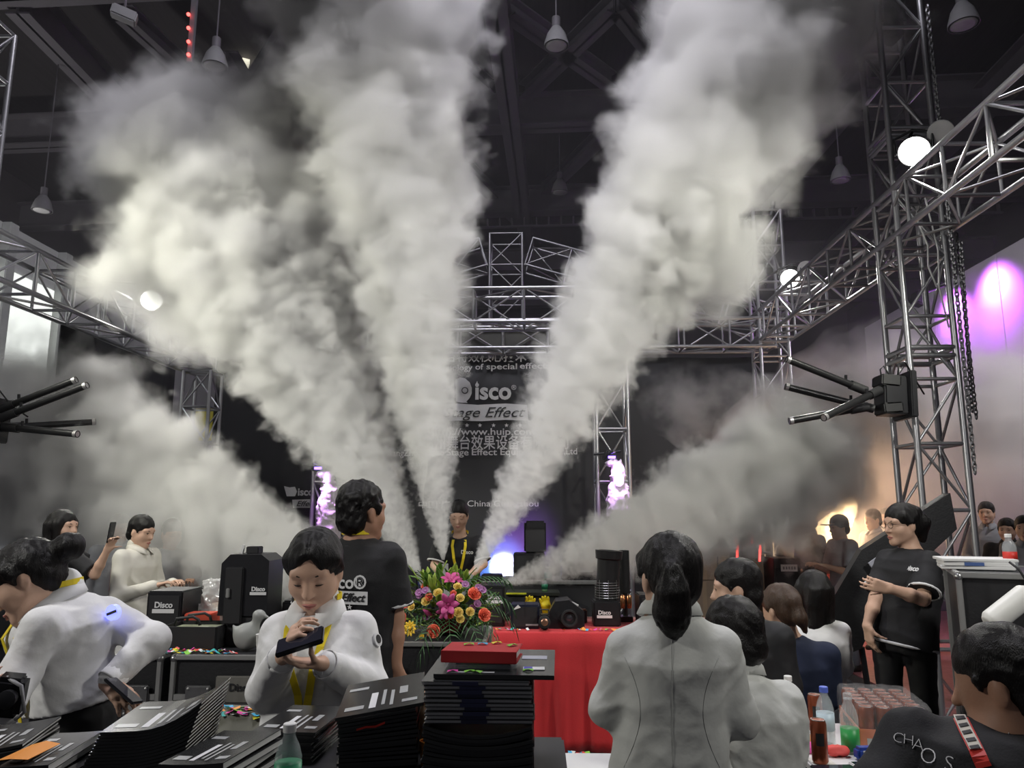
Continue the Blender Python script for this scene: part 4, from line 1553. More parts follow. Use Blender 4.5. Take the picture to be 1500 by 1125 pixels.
# people in the haze behind
FAR = 'onlookers in the haze'
d = 5.4
person('woman with long dark hair holding up a phone to film', dict(head=W(92, 772, d), neck=W(92, 803, d), shr=W(108, 818, d - .1), shl=W(72, 818, d + .08), elr=W(139, 842, d - .12), ell=W(62, 862, d + .05), wrr=W(157, 806, d - .15), wrl=W(85, 880, d - .1), hip=W(90, 905, d)),
       face=(.97, -.15, 0), front=(.8, -.6, 0), top=dict(mat=M_TEE, collar='none', sleeve='short', drop=.08, sl=.6), bottom=M_TROUSER, hair=('long', None), fem=True, h=.010, hseed=40.0, group=FAR, eyes='open')
phone('black phone held up high by the filming woman', W(163, 780, d - .16), (.12, 0, 1), (-1, 0, .1), group=None)


def onlooker(label, px, ptop, d, face, topm, botm, height=1.72, hair='short', sleeve='long', arms='down', hairm=None, fem=False, seed=0., wide=1.0, skin=None):
    """a standing figure on the floor at depth d whose head shows at px, its crown at row ptop"""
    c = W(px, ptop, d)
    k = c.z / height
    f = Vector(face).normalized()
    f.z = 0
    f.normalize()
    r = f.cross(Vector((0, 0, 1)))
    b = lambda x, y, z: Vector((c.x, c.y, 0)) + r * x + f * y + Vector((0, 0, z * k))
    H_ = height
    if arms == 'down':
        a = {'elr': b(.235, -.02, H_ * .63), 'ell': b(-.235, -.02, H_ * .63), 'wrr': b(.25, .06, H_ * .49), 'wrl': b(-.25, .06, H_ * .49)}
    elif arms == 'phone':
        a = {'elr': b(.22, .04, H_ * .635), 'ell': b(-.22, .04, H_ * .635), 'wrr': b(.10, .27, H_ * .68), 'wrl': b(-.10, .27, H_ * .68)}
    else:
        a = {'elr': b(.24, .0, H_ * .64), 'ell': b(-.24, .0, H_ * .64), 'wrr': b(.12, .22, H_ * .60), 'wrl': b(-.12, .22, H_ * .60)}
    return person(label, dict(head=b(0, .02, H_ - .115), neck=b(0, -.01, H_ * .845), shr=b(.17 * wide, 0, H_ * .81), shl=b(-.17 * wide, 0, H_ * .81), hip=b(0, 0, H_ * .54), **a),
                  face=face, front=f, top=dict(mat=topm, sleeve=sleeve, drop=.08, loose=.02, collar='none' if sleeve == 'short' else 'shirt', sl=.6), bottom=botm, hair=(hair, hairm), h=.010, hseed=seed, group=FAR, detail=True, eyes='open', fem=fem, skin=skin)


onlooker('grey-shirted onlooker carrying a red bag behind the filming woman', 176, 756, 6.6, (.7, -.5, 0), M_GREYTEE, M_JEANS, 1.70, arms='down', seed=41.)
onlooker('man in cream shirt and black trousers looking at his phone in the smoke', 206, 758, 5.9, (.95, -.2, -.2), mat('cream_shirt', (0.62, 0.60, 0.54), .8), M_TROUSER, 1.66, arms='phone', seed=42.)
onlooker('onlooker in grey tee holding a tablet, half lost in smoke', 252, 764, 6.5, (.6, -.6, -.2), M_GREYTEE, M_JEANS, 1.66, arms='phone', sleeve='short', seed=43., skin=M_SKIN2)
onlooker('onlooker with pale green towel over the arm in the smoke', 300, 772, 7.5, (-.3, -.9, -.2), mat('dark_olive_tee', (0.10, 0.10, 0.09), .8), M_JEANS, 1.62, arms='phone', sleeve='short', seed=44., skin=M_SKIN2)
onlooker('dark dressed man looking down in front of the orange flare', 1184, 752, 9.1, (-.85, -.3, -.3), M_TEE, M_TROUSER, 1.72, arms='mid', seed=45.)
onlooker('dark dressed onlooker standing beside the truss foot near the flare', 1150, 767, 9.85, (-.9, .2, 0), M_TEE, M_TROUSER, 1.60, arms='mid', seed=46.)
cap = onlooker('man in grey tee and black cap standing in front of the orange flare', 1230, 757, 8.25, (-.97, -.15, -.1), M_GREYTEE, M_JEANS, 1.68, arms='phone', sleeve='short', seed=47.)
H = cap['H']
capo = MB()
capo.ball(H(0, -.012, .05), .1, 14, 8, (.92, 1.08, .85)).box(H(0, .115, .035), (.13, .10, .012), (0, 0, math.atan2(cap['f'].y, cap['f'].x) - PI / 2))
capo.build('cap', M_TEE, cap['root'], smooth=True, world=True)
onlooker('man in pale shirt standing in haze past the capped man', 1279, 748, 9.4, (-.9, -.3, -.1), M_GREYTEE, M_JEANS, 1.72, arms='mid', seed=48.)
onlooker('hazy grey onlooker behind the head of the ponytailed man', 1298, 746, 10.2, (-.5, -.8, 0), M_GREYTEE, M_JEANS, 1.74, arms='mid', seed=49.)
for i, (px, pt, d, lab) in enumerate(((1444, 736, 8.8, 'tall hazy onlooker behind the paper stack on the case'), (1474, 762, 8.2, 'hazy dark onlooker behind the water bottle on the case'), (1500, 758, 7.6, 'hazy onlooker cut by the picture edge past the bottle'))):
    onlooker(lab, px, pt, d, (-.6, -.7, 0), (M_GREYTEE, M_TEE, M_GREYTEE)[i], M_JEANS, 1.68, arms='mid', seed=50. + i)


# ------------------------------------------------------------------ lamps and devices on the rig
M_LENS = mat('lit_lamp_lens', (1, 1, 1), .3, emit=(1.0, 0.99, 0.93), estr=22.0)
M_REFL = mat('lamp_reflector', (0.40, 0.39, 0.40), .35, .6)


def par_lamp(label, px, py, y, rpx, aim, power, color=(1, .98, .92), clamp=(.1, .3, 0)):
    c = at(px, py, y)
    r = rpx / F_PX * y
    a = (Vector(aim) - c).normalized()
    t = thing('par_lamp', label, 'lamp', c, group='lit round lamps on the truss')
    M = a.to_track_quat('Z', 'Y').to_matrix().to_4x4()
    MB().lathe([(r * .45, -r * 2.0), (r * .75, -r * 1.8), (r * 1.02, -r * .5), (r * 1.08, 0), (r * 1.02, 0.0), (r * .9, -r * .25)], 24).xf(M).build('can', M_BLACKM, t, auto=40)
    MB().lathe([(0.0, -.012), (r * .96, -.012), (r * .96, .004), (r * .5, .016), (0, .02)], 24).xf(M).build('lens', M_LENS, t, auto=50)
    s = Vector((0, 0, 1)).cross(a).normalized()
    MB().path([s * r * 1.15, s * r * 1.2 + V(0, 0, r * 1.2), V(0, 0, r * 1.6), s * -r * 1.2 + V(0, 0, r * 1.2), s * -r * 1.15], .012, 6).build('yoke', M_BLACKM, t, smooth=True)
    wing = s * r * 1.7 + V(0, 0, r * .9)
    MB().tube(wing + a * .0, wing - a * .03, r * .85, 20).build('flap', mat('lamp_flap', (.5, .5, .5), .5), t, auto=40)
    light('lamp_beam', 'SPOT', c + a * .06, power, color, c + a * 3, r, 75, .9)
    MB().tube((0, 0, r * 1.6), Vector(clamp) + V(0, 0, r * 1.6), .016, 8).build('clamp', M_BLACKM, t)
    return t


par_lamp('bright round lamp clamped to the tower where the beam crosses', 1339, 222, 6.05, 22, (.9, 2.2, 1.0), PAR)
par_lamp('bright round lamp on the far end of the tower beam', 1157, 408, 9.6, 13.5, (.5, 3.0, 1.2), PAR, clamp=(-.2, .75, 0))
par_lamp('bright round lamp on the smoke-wrapped beam over the grey wall', 222, 440, 8.4, 16, (-.9, 3.0, 1.2), PAR, clamp=(-.9, .1, .1))

# high-bay lamps under the roof
_rv, _rf = [], []
for o in [ceiling] + list(ceiling.children):
    k = len(_rv)
    _rv += [o.matrix_basis @ v.co for v in o.data.vertices]
    _rf += [tuple(i + k for i in p.vertices) for p in o.data.polygons]
ROOF = BVHTree.FromPolygons(_rv, _rf)


def roof_gap(c, up=0.0):
    """free height from a point up to the first beam or the deck over it"""
    hit = ROOF.ray_cast(Vector(c) + V(0, 0, up), V(0, 0, 1))
    return (hit[3] + up) if hit[0] is not None else 11.84 - c[2]


M_BELL = mat('lamp_bell_glass', (0.34, 0.34, 0.35), .45)
HB = 'unlit bell lamps under the roof'
for px, py, y, rp, lab in ((815, 62, 11.0, 20, 'unlit bell lamp hanging in front of the roof cross bracing'), (820, 278, 17.0, 13, 'small unlit bell lamp hanging over the gable truss'),
                           (315, 92, 10.5, 20, 'unlit bell lamp hanging beside the red light strip'), (62, 304, 13.0, 15, 'unlit bell lamp hanging over the beam near the window'),
                           (1231, 260, 14.0, 15, 'unlit bell lamp glowing pink near the pink lit beam'), (1411, 30, 10.5, 23, 'unlit bell lamp hanging above the tower chains')):
    c = at(px, py, y)
    r = rp / F_PX * y
    t = thing('bell_lamp', lab, 'lamp', c, group=HB)
    MB().lathe([(r, -r * .35), (r * .98, -.1 * r), (r * .75, r * .7), (r * .42, r * 1.25), (r * .38, r * 1.3), (r * .33, r * 1.3), (r * .7, r * .65), (r * .94, -r * .1), (r * .96, -r * .35)], 24).build('bell', M_BELL, t, auto=50)
    MB().tube((0, 0, r * 1.25), (0, 0, r * 2.2), r * .34, 14).build('ballast', M_STEEL, t, auto=40)
    MB().lathe([(r * .93, -r * .33), (r * .6, -r * .42), (0, -r * .45)], 20).build('diffuser', mat('lamp_diffuser', (0.55, 0.55, 0.55), .4), t, smooth=True)
    MB().tube((0, 0, r * 2.1), (0, 0, max(r * 2.3, roof_gap(c, r * 2.2))), .012, 6).build('rod', M_STEEL, t)
# emergency light and red indicator strip
c = at(182, 22, 9.6)
t = thing('emergency_light', 'pale box light bolted under the roof girder', 'light', c)
MB().box((0, 0, 0), (.34, .20, .16), (0.1, .2, .5), .02).build('housing', M_BELL, t, auto=40)
MB().tube((0, 0, .05), (0, 0, roof_gap(c, .1)), .02, 6).build('rod', M_STEEL, t)
M_REDLED = mat('red_led', (1, .05, .05), .4, emit=(1, .06, .05), estr=6)
c = at(276, 80, 10.0)
t = thing('indicator_strip', 'dark post with a row of four small red lights', 'light', c)
MB().box((0, .06, 1.0), (.09, .06, 11.84 * 2 - 2 * c.z - 2.0 if False else 2.2), bev=.01).build('post', M_STEEL, t)
MB().tube((0, .06, 2.0), (0, .06, 11.84 - c.z), .03, 8).build('hanger', M_STEEL, t)
for py in (21, 41, 61, 80):
    MB().ball(Vector(at(276, py, 10.0)) - c + V(0, .0, 0), .028, 10, 6).build('red_light', M_REDLED, t, smooth=True)

# jet machine with four barrels
M_BARREL = mat('black_barrel', (0.025, 0.025, 0.027), .3, .4, .2, 15)


def jet_machine(label, body, y, tubes, rt, mount=None):
    """body: px box; tubes: (px, py, y) tip to root"""
    x0, y0, x1, y1 = body
    a, b = at(x0, y1, y), at(x1, y0, y)
    c = (a + b) / 2
    t = thing('jet_machine', label, 'stage machine', c, group='four-barrel jet machines')
    sx, sz = abs(b.x - a.x), abs(b.z - a.z)
    MB().box((0, 0, 0), (sx * .62, .22, sz * .9), (0, .05, 0), .012).build('housing', M_BLACKM, t, auto=40)
    MB().box((sx * .36, .0, 0), (sx * .16, .34, sz * 1.08), (0, .04, 0), .008).build('back_plate', M_BLACKM, t, auto=40)
    MB().box((-sx * .12, -.02, sz * .34), (sx * .5, .20, sz * .26), (0, .1, 0), .01).build('valve_block', M_BLACK, t, auto=40)
    MB().box((-sx * .12, -.02, -sz * .3), (sx * .5, .20, sz * .24), (0, -.06, 0), .01).build('valve_block', M_BLACK, t, auto=40)
    for tip, root in tubes:
        p, q = at(*tip) - c, at(*root) - c
        d = (q - p).normalized()
        tb = MB().lathe([(rt * .8, .03), (rt * .8, 0), (rt, 0), (rt, (q - p).length), (rt * .5, (q - p).length)], 14, p, d).build('barrel', M_BARREL, t, auto=40)
        MB().lathe([(rt * 1.04, .004), (rt * 1.05, .012), (rt * 1.04, .03)], 14, p, d).build('muzzle_ring', M_REFL, t)
        MB().lathe([(rt * 1.3, 0), (rt * 1.3, .14)], 12, q - d * .1, d).build('socket', M_BLACK, t, auto=40)
        MB().tube(q - d * .14, q - d * .14 + V(0, -.01, rt * 2.2), .012, 8).build('clamp_screw', M_BLACKM, t)
    if mount:
        MB().tube((sx * .4, 0, 0), at(*mount) - c, .035, 10).build('clamp', M_BLACKM, t)
    MB().path([(sx * .15, -.05, sz * .45), (sx * .18, -.06, sz * .72), (sx * .42, -.03, sz * .78), (sx * .75, .02, sz * .35), (sx * 1.05, .1, sz * .1)], .007, 6).build('cable', M_BLACK, t, smooth=True)
    MB().path([(-sx * .05, -.05, sz * .45), (-sx * .22, -.06, sz * .7), (-sx * .3, -.05, sz * .62), (-sx * .28, -.05, sz * .4)], .006, 6).build('cable', M_BLACK, t, smooth=True)
    return t


jet_machine('black machine with four long barrels clamped on the tower beside the chains', (1280, 550, 1330, 612), 6.15,
            [((1152, 526, 6.0), (1262, 570, 6.1)), ((1150, 566, 6.25), (1272, 597, 6.2)), ((1206, 612, 5.7), (1284, 574, 6.05)), ((1156, 617, 6.1), (1264, 597, 6.1))], .029, (1336, 586, 6.3))
jet_machine('black machine with four long barrels reaching in beside the low smoke cloud', (-60, 585, 2, 645), 6.0,
            [((112, 556, 6.0), (4, 598, 6.0)), ((128, 564, 5.9), (8, 610, 5.95)), ((114, 636, 5.9), (12, 626, 6.0)), ((140, 618, 6.5), (10, 626, 6.1))], .029, (-80, 610, 6.2))

# hoist chains on the tower
def chain(label, p0, p1, link_l=.050, r=.0065):
    p0, p1 = Vector(p0), Vector(p1)
    t = thing('hoist_chain', label, 'chain', p1, group='hoist chains')
    n = int((p0 - p1).length / (link_l * .72))
    b = MB()
    ax = (p0 - p1).normalized()
    for i in range(n):
        c = ax * (i * link_l * .72)
        s = Vector((1, 0, 0)) if i % 2 else Vector((0, 1, 0))
        b.path([c + ax * (math.sin(k * PI / 4) * link_l * .5) + s * math.cos(k * PI / 4) * .014 for k in range(8)], r, 4, True)
    o = b.build('chain_links', mat('chain_steel', (.16, .16, .17), .4, .8), t)
    o['kind'] = 'stuff'
    return t


chain('long steel hoist chain hanging in a thick fold down the tower side', at(1358, 5, 6.15), at(1428, 690, 6.15), .055, .008)
chain('thin steel hoist chain hanging free past the tower', at(1407, 350, 6.15), at(1424, 600, 6.2))
chain('thin steel chain loop hanging to the tower foot', at(1400, 335, 6.2), at(1430, 610, 6.25))
chain('short steel chain hanging inside the far tower', at(1118, 330, 10.5), at(1122, 420, 10.5))
hm = thing('chain_hoist', 'black chain hoist motor on top of the far corner tower', 'hoist', at(1117, 330, 10.5))
MB().box((0, 0, .0), (.3, .2, .26), None, .03).build('motor', M_BLACKM, hm, auto=40)
MB().tube((-.12, 0, .1), (-.22, 0, .34), .03, 8).build('hook_arm', M_BLACKM, hm)
MB().tube((.12, 0, .1), (.18, 0, .36), .03, 8).build('hook_arm', M_BLACKM, hm)
hm = thing('chain_hoist', 'black chain hoist wrapped with chain at the tower top', 'hoist', V(XR, 6.5, at(1350, 12, 6.4).z))
MB().box((0, 0, .0), (.24, .22, .3), None, .03).build('motor', M_BLACKM, hm, auto=40)
MB().lathe([(.03, -.3), (.11, -.22), (.12, -.1), (.06, 0)], 14).build('chain_bag', M_BLACK, hm, smooth=True)
for a, b, lab in (((1342, 320, 6.25), (1372, 420, 6.25), 'loose white cable end dangling under the lamp'), ((1355, 290, 6.25), (1390, 480, 6.3), 'thin cable strung down inside the tower')):
    p, q = at(*a), at(*b)
    t = thing('cable', lab, 'cable', q)
    MB().path([p - q, (p - q) * .6 + V(.03, 0, 0), (p - q) * .3 - V(.02, 0, 0), V(0, 0, 0)], .007, 6).build('wire', M_WHITE, t, smooth=True)

# feathery bundles on the slim columns
M_PINK = mat('pink_feather_cloth', (0.82, 0.75, 0.81), .8, 0, .25, 18, .3, 60)
for (px, py, hpx, y, wd, lab, sd) in ((481, 740, 95, 9.35, 15, 'tall pale pink feathery bundle lit purple on the slim column', 1.), (906, 715, 78, 9.35, 14, 'pale pink feathery bundle half hidden by the low smoke jet', 6.)):
    c = at(px, py, y)
    hgt, w0 = hpx / F_PX * y, wd / F_PX * y
    t = thing('feather_bundle', lab, 'decoration', (c.x, c.y, c.z - hgt / 2), group='pink feathery bundles')
    F_ = Field((-.3, -.3, -.05), (.3, .3, hgt + .1), .016)
    F_.loft((0, 0, 0), (1, 0, 0), (0, 1, 0), (0, 0, 1), [(0, w0 * 1.15, w0), (hgt * .3, w0 * 1.05, w0 * .9), (hgt * .6, w0 * .8, w0 * .7), (hgt * .85, w0 * .5, w0 * .5), (hgt, w0 * .35, w0 * .3)], .02)
    F_.ell((-.08, 0, hgt * .97), (.06, .05, .03), None, .03)
    F_.rough(.045, 13, (1, 1, .8), sd)
    link('feathers', F_.mesh('feathers', M_PINK, 0), t)
    MB().tube((0, .08, hgt * .5), (0, .22, hgt * .5), .02, 8).build('bracket', M_BLACKM, t)
for px, py, lab in ((466, 684, 'small black head lamp with violet glow atop the pink bundle'), (893, 668, 'small black device with blue display on the slim column')):
    c = at(px, py, 9.44)
    light('violet_head_beam', 'SPOT', c + V(.03, -.32, .02), 60, (.72, .34, 1.0), at(px + 14, py + 60, 9.35), .05, 75, .8)
    t = thing('stage_device', lab, 'stage light', c)
    MB().box((0, 0, 0), (.15, .12, .13), (0, .2, .3), .015).build('housing', M_BLACKM, t, auto=40)
    MB().box((.02, -.07, -.02), (.09, .02, .03)).build('display', mat('violet_led', (.3, .2, 1), .4, emit=(.25, .12, 1), estr=5), t)
    MB().tube((-.2, 0, .02), (.14, 0, .06), .014, 8).build('bar', M_BLACKM, t)
    MB().tube((0, 0, .03), (.03, -.30, .03), .014, 8).build('lamp_arm', M_BLACKM, t)
    MB().tube((0, 0, 0), (0, .16, 0), .02, 8).build('clamp', M_BLACKM, t)

# ------------------------------------------------------------------ cases
M_CASE = mat('black_case_laminate', (0.020, 0.020, 0.022), .45, 0, .2, 30, .1, 90)
M_CASEALU = mat('case_aluminium', (0.42, 0.42, 0.41), .42, .7, .12, 12)
M_CASEDARK = mat('case_hardware', (0.30, 0.30, 0.30), .35, .9, .2, 30)


def flight_case(label, p, size, rz=0.0, lid=.22, latches=(.3,), group='black flight cases'):
    """p: front lower left corner on the floor, size (w, d, h)"""
    w, d_, h_ = size
    t = thing('flight_case', label, 'case', p, rz, group)
    e = .024
    MB().box((w / 2, d_ / 2, (h_ - lid) / 2), (w - .01, d_ - .01, h_ - lid)).build('body', M_CASE, t)
    MB().box((w / 2, d_ / 2, h_ - lid / 2), (w - .01, d_ - .01, lid - .006)).build('lid', M_CASE, t)
    for z in (0.0, h_):
        zz = z + (e / 2 if z == 0 else -e / 2)
        for y in (0, d_):
            MB().box((w / 2, y, zz), (w, e, e), None, .003).build('edge_strip', M_CASEALU, t)
        for x in (0, w):
            MB().box((x, d_ / 2, zz), (e, d_, e), None, .003).build('edge_strip', M_CASEALU, t)
    for x in (0, w):
        for y in (0, d_):
            MB().box((x, y, h_ / 2), (e, e, h_), None, .003).build('edge_strip', M_CASEALU, t)
            for z in (.02, h_ - .02):
                MB().ball((x, y, z), .0195, 10, 6).build('corner', M_CASEDARK, t, smooth=True)
    for z in (h_ - lid + .016, h_ - lid - .016):
        MB().box((w / 2, -.003, z), (w, .012, .028)).build('lid_rail', M_CASEALU, t)
    for f in latches:
        x = w * f
        lt = MB().box((x, -.014, h_ - lid), (.13, .014, .15), None, .012).build('latch', M_CASEDARK, t, auto=40)
        MB().tube((x, -.02, h_ - lid - .02), (x, -.032, h_ - lid - .02), .03, 12).build('butterfly', M_CASEALU, lt)
        for dx in (-.05, .05):
            for dz in (-.06, .06):
                MB().ball((x + dx, -.022, h_ - lid + dz), .007, 6, 4).build('rivet', M_CASEALU, lt)
    return t


pA = at(100, 958, 3.95)
zc = pA.z
pR = at(250, 958, 3.95)
flight_case('black flight case under the tray with black handles', (pA.x, 3.95, 0), (pR.x - pA.x - .05, .7, zc), latches=(.78,))
pB = at(256, 958, 3.95)
flight_case('black flight case with a grey logo plate under the tall black machine', (pB.x, 3.95, 0), (.93, .36, zc), latches=(.15,))
lp = thing('logo_plate', 'worn grey plate with bird logo on the flight case front', 'plate', at(350, 1010, 3.925))
MB().box((0, 0, 0), (.24, .012, .13), None, .008).build('plate', mat('worn_grey_plate', (.16, .155, .14), .6, .2, .3, 20), lp, auto=40)
text('plate_print', 'Disco', (.01, -.009, .01), .05, M_BLACK, lp, bold=.001, align='CENTER')
# flower case
pC = at(560, 940, 4.35)
pD = at(708, 940, 4.35)
zf = pC.z
flight_case('black flight case carrying the flower arrangement', (pC.x, 4.35, 0), (pD.x - pC.x, .62, zf), latches=(.62,))

# tall case beside the tower
q0 = at(1403, 838, 3.55)
RZC = math.radians(-23)
tc = flight_case('tall black flight case carrying papers beside the truss tower', (q0.x, 3.55, 0), (1.0, .60, q0.z), rz=RZC, lid=.35, latches=(), group='black flight cases')
CL = lambda x, y, z: Vector((q0.x, 3.55, 0)) + Matrix.Rotation(RZC, 3, 'Z') @ V(x, y, z)
for z in (.75, .3):
    MB().box((-.012, .25, z), (.012, .10, .14), None, .006).build('side_latch', M_CASEDARK, tc)
for k, (zz, hh, w_) in enumerate(((0, .016, .30), (.016, .02, .29), (.036, .014, .31))):
    b = thing('paper_ream', ('white paper sheaf at the bottom of the pile on the tall case', 'white booklet pile with blue label in the middle of the tall case pile', 'loose white sheets on top of the tall case pile')[k], 'paper', CL(.10, .30, q0.z + zz + .001), RZC + .06 * k, 'papers on the tall case')
    MB().box((0, 0, hh / 2), (w_, .24, hh - .001), None, .002).build('sheets', M_WHITE, b)
    if k == 1:
        MB().box((-.02, -.121, hh / 2), (.08, .002, hh * .8)).build('blue_label', mat('blue_label', (.08, .14, .35), .5), b)
# white jug hung on the case front
jg = thing('white_jug', 'white plastic jug with brass cap hanging on the tall case', 'jug', at(1482, 888, 3.36))
F_ = Field((-.2, -.1, -.2), (.2, .1, .2), .006)
F_.loft((0, 0, 0), (1, 0, 0), (0, 1, 0), (0, 0, 1), [(-.13, .035, .03), (-.11, .05, .04), (.08, .05, .04), (.11, .025, .025)], .01)
F_.cone((.05, 0, -.06), (.05, 0, .06), .016, .016, .01, cut=True)
me = F_.mesh('body', mat('milky_plastic', (.74, .74, .70), .4), 1)
o = link('body', me, jg, (0, 0, 0), (0, .95, 0))
MB().tube((0, 0, .10), (0, 0, .14), .022, 14).xf(Matrix.Rotation(.95, 4, 'Y')).build('cap', mat('brass_cap', (.45, .30, .10), .35, .7), jg, auto=40)
MB().path([(.09, 0, .07), (.06, .02, .15), (.04, .05, .18)], .005, 6).build('cord', M_BLACK, jg, smooth=True)


def bottle(label, p, h_, r, body, cap, liquid=None, lab=None, group=None, sq=1.0, name='water_bottle'):
    t = thing(name, label, 'bottle', p, group=group)
    bd = [(r * .85, 0), (r, h_ * .04), (r, h_ * .30), (r * .93, h_ * .34), (r, h_ * .38), (r, h_ * .62), (r * .8, h_ * .74), (r * .46, h_ * .85), (r * .42, h_ * .92)]
    MB().lathe(bd, 20).build('body', body, t, auto=50)
    MB().lathe([(r * .50, h_ * .90), (r * .50, h_ * .99), (r * .44, h_)], 18).build('cap', cap, t, auto=40)
    if liquid:
        MB().lathe([(r * .8, h_ * .01), (r * .94, h_ * .05), (r * .94, h_ * .30), (r * .87, h_ * .34), (r * .94, h_ * .38), (r * .94, h_ * .50)], 18).build('liquid', liquid, t, auto=40)
    if lab:
        MB().lathe([(r * 1.01, h_ * lab[1]), (r * 1.012, h_ * lab[2])], 20).build('label_band', lab[0], t, smooth=True)
    return t


M_PET = mat('clear_plastic', (0.80, 0.86, 0.88), .12, 0, 0.02, alpha=.24, spec=.8)
M_WATER = mat('clear_water', (0.75, 0.82, 0.85), .1, 0, 0.02, alpha=.45)
M_GRN = mat('green_label', (0.03, 0.28, 0.13), .4)
M_CAPW = mat('white_cap', (0.80, 0.80, 0.78), .4, 0, .02)
M_CAPB = mat('blue_cap', (0.10, 0.16, 0.62), .4, 0, .02)
bottle('clear bottle with red label standing on the tall case beside papers', CL(.25, .30, q0.z), .165, .030, M_PET, M_CAPW, M_WATER, (M_RED, .25, .5))

# big black slab leaning behind the ponytailed man
sl = thing('leaning_case', 'huge black padded case lid leaning on edge behind the man', 'case', at(1262, 990, 5.0))
o_ = sl.location.copy()
ol = [at(x, y, 5.15) - o_ for x, y in ((1228, 965), (1215, 885), (1262, 806), (1392, 722), (1402, 775), (1300, 870), (1262, 950))]
n_ = len(ol)
b = MB()
b.add([p for p in ol] + [p + V(.10, .30, 0) for p in ol], [tuple(reversed(range(n_))), tuple(range(n_, 2 * n_))] + [(i, (i + 1) % n_, n_ + (i + 1) % n_, n_ + i) for i in range(n_)])
b.build('shell', M_CASE, sl)
MB().box(at(1285, 824, 5.1) - o_, (.10, .01, .06), (0, -.6, 0)).build('sticker', M_BADGE, sl)
for px in ((1232, 960), (1262, 948)):
    pp = at(px[0], px[1], 5.2)
    MB().tube(pp - o_, Vector((pp.x + .1, pp.y + .1, 0.0)) - o_, .02, 8).build('stand_leg', M_BLACKM, sl)

# ------------------------------------------------------------------ red table and the machines on it
YT0 = 5.5
tl, tr = at(707, 927, YT0), at(1120, 925, YT0)
zt = .5 * (tl.z + tr.z)
M_REDCLOTH = mat('red_tablecloth', (0.46, 0.012, 0.018), .75, 0, .1, 5, .1, 120, sheen=.3)
tb = thing('display_table', 'long display table under the red cloth', 'table', ((tl.x + tr.x) / 2, YT0 + .4, 0))
tw = tr.x - tl.x
MB().box((0, 0, zt - .02), (tw - .02, .74, .03)).build('tabletop', M_BLACK, tb)
for x in (-1, 1):
    for y in (-1, 1):
        MB().tube((x * (tw / 2 - .08), y * .32, 0), (x * (tw / 2 - .08), y * .32, zt - .03), .02, 8).build('leg', M_BLACKM, tb)
g_ = []
ncol = 60
for zi, (yy, zz) in enumerate([(YT0 + .80, zt), (YT0 + .4, zt), (YT0, zt), (YT0 - .012, zt - .012)] + [(YT0 - .016 - .004 * k, zt - .10 * k) for k in range(1, 8)] + [(YT0 - .05, .012)]):
    row = []
    for i in range(ncol + 1):
        x = tl.x - .01 + (tw + .02) * i / ncol
        a = max(0, min(1, (zt - zz) / .5))
        row.append((x, yy - a * (.020 * math.sin(i * .8) + .012 * math.sin(i * 1.9 + 1)) - a * .012, zz))
    g_.append(row)
rc = MB().sheet([list(reversed(r)) for r in g_], .004).build('tablecloth', M_REDCLOTH, None, smooth=True)
tag(rc, 'bright red cloth draped over the long display table', 'tablecloth')


def logo(t, x, y, z, s=.05, m=M_PRINT):
    """the small maker's mark on the black boxes: disc, name and a bar"""
    text('logo_print', 'Disco', (x, y, z), s, m, t, bold=.001, align='CENTER')
    MB().box((x, y, z - s * .72), (s * 2.8, .002, s * .5)).build('logo_bar', m, t)


def black_box(label, px0, py0, px1, py1, y, dep=.3, lg=None, name='machine_box', m=None, group=None, zfloor=None, handle=False):
    a, b = at(px0, py1, y), at(px1, py0, y)
    z0 = a.z if zfloor is None else zfloor
    w, h_ = b.x - a.x, b.z - z0
    t = thing(name, label, 'machine', ((a.x + b.x) / 2, y + dep / 2, z0), group=group)
    MB().box((0, 0, h_ / 2), (w, dep, h_), None, .008).build('housing', m or M_BLACKM, t, auto=40)
    MB().box((0, -dep / 2 - .002, h_ * .5), (w * .86, .006, h_ * .82), None, .002).build('front_panel', M_BLACK, t)
    if lg:
        logo(t, lg[0], -dep / 2 - .008, h_ * lg[1], lg[2])
    if handle:
        MB().path([(-w * .25, 0, h_), (-w * .25, 0, h_ + .05), (w * .25, 0, h_ + .05), (w * .25, 0, h_)], .008, 6).build('handle', M_BLACK, t, smooth=True)
    return t


MG = 'black effect machines'
black_box('black smoke machine with white logo beside the flowers, jet leaving its top', 697, 858, 739, 926, 5.72, .3, (.03, .72, .045), group=MG, zfloor=zt)
bx = black_box('blue-black double effect machine with small white emblem on red cloth', 748, 886, 790, 926, 5.62, .2, None, group=MG, zfloor=zt, m=mat('blue_black_metal', (.025, .028, .05), .35, .3))
MB().box((.0, -.105, .14), (.004, .006, .10)).build('seam', M_BLACK, bx)
bx2 = MB().add([(-.09, -.108, .13), (-.03, -.108, .15), (-.05, -.108, .17)], [(0, 1, 2)]).build('emblem', M_PRINT, bx)
MB().box((.05, -.105, .03), (.09, .006, .012)).build('nameplate', M_PRINTD, bx)
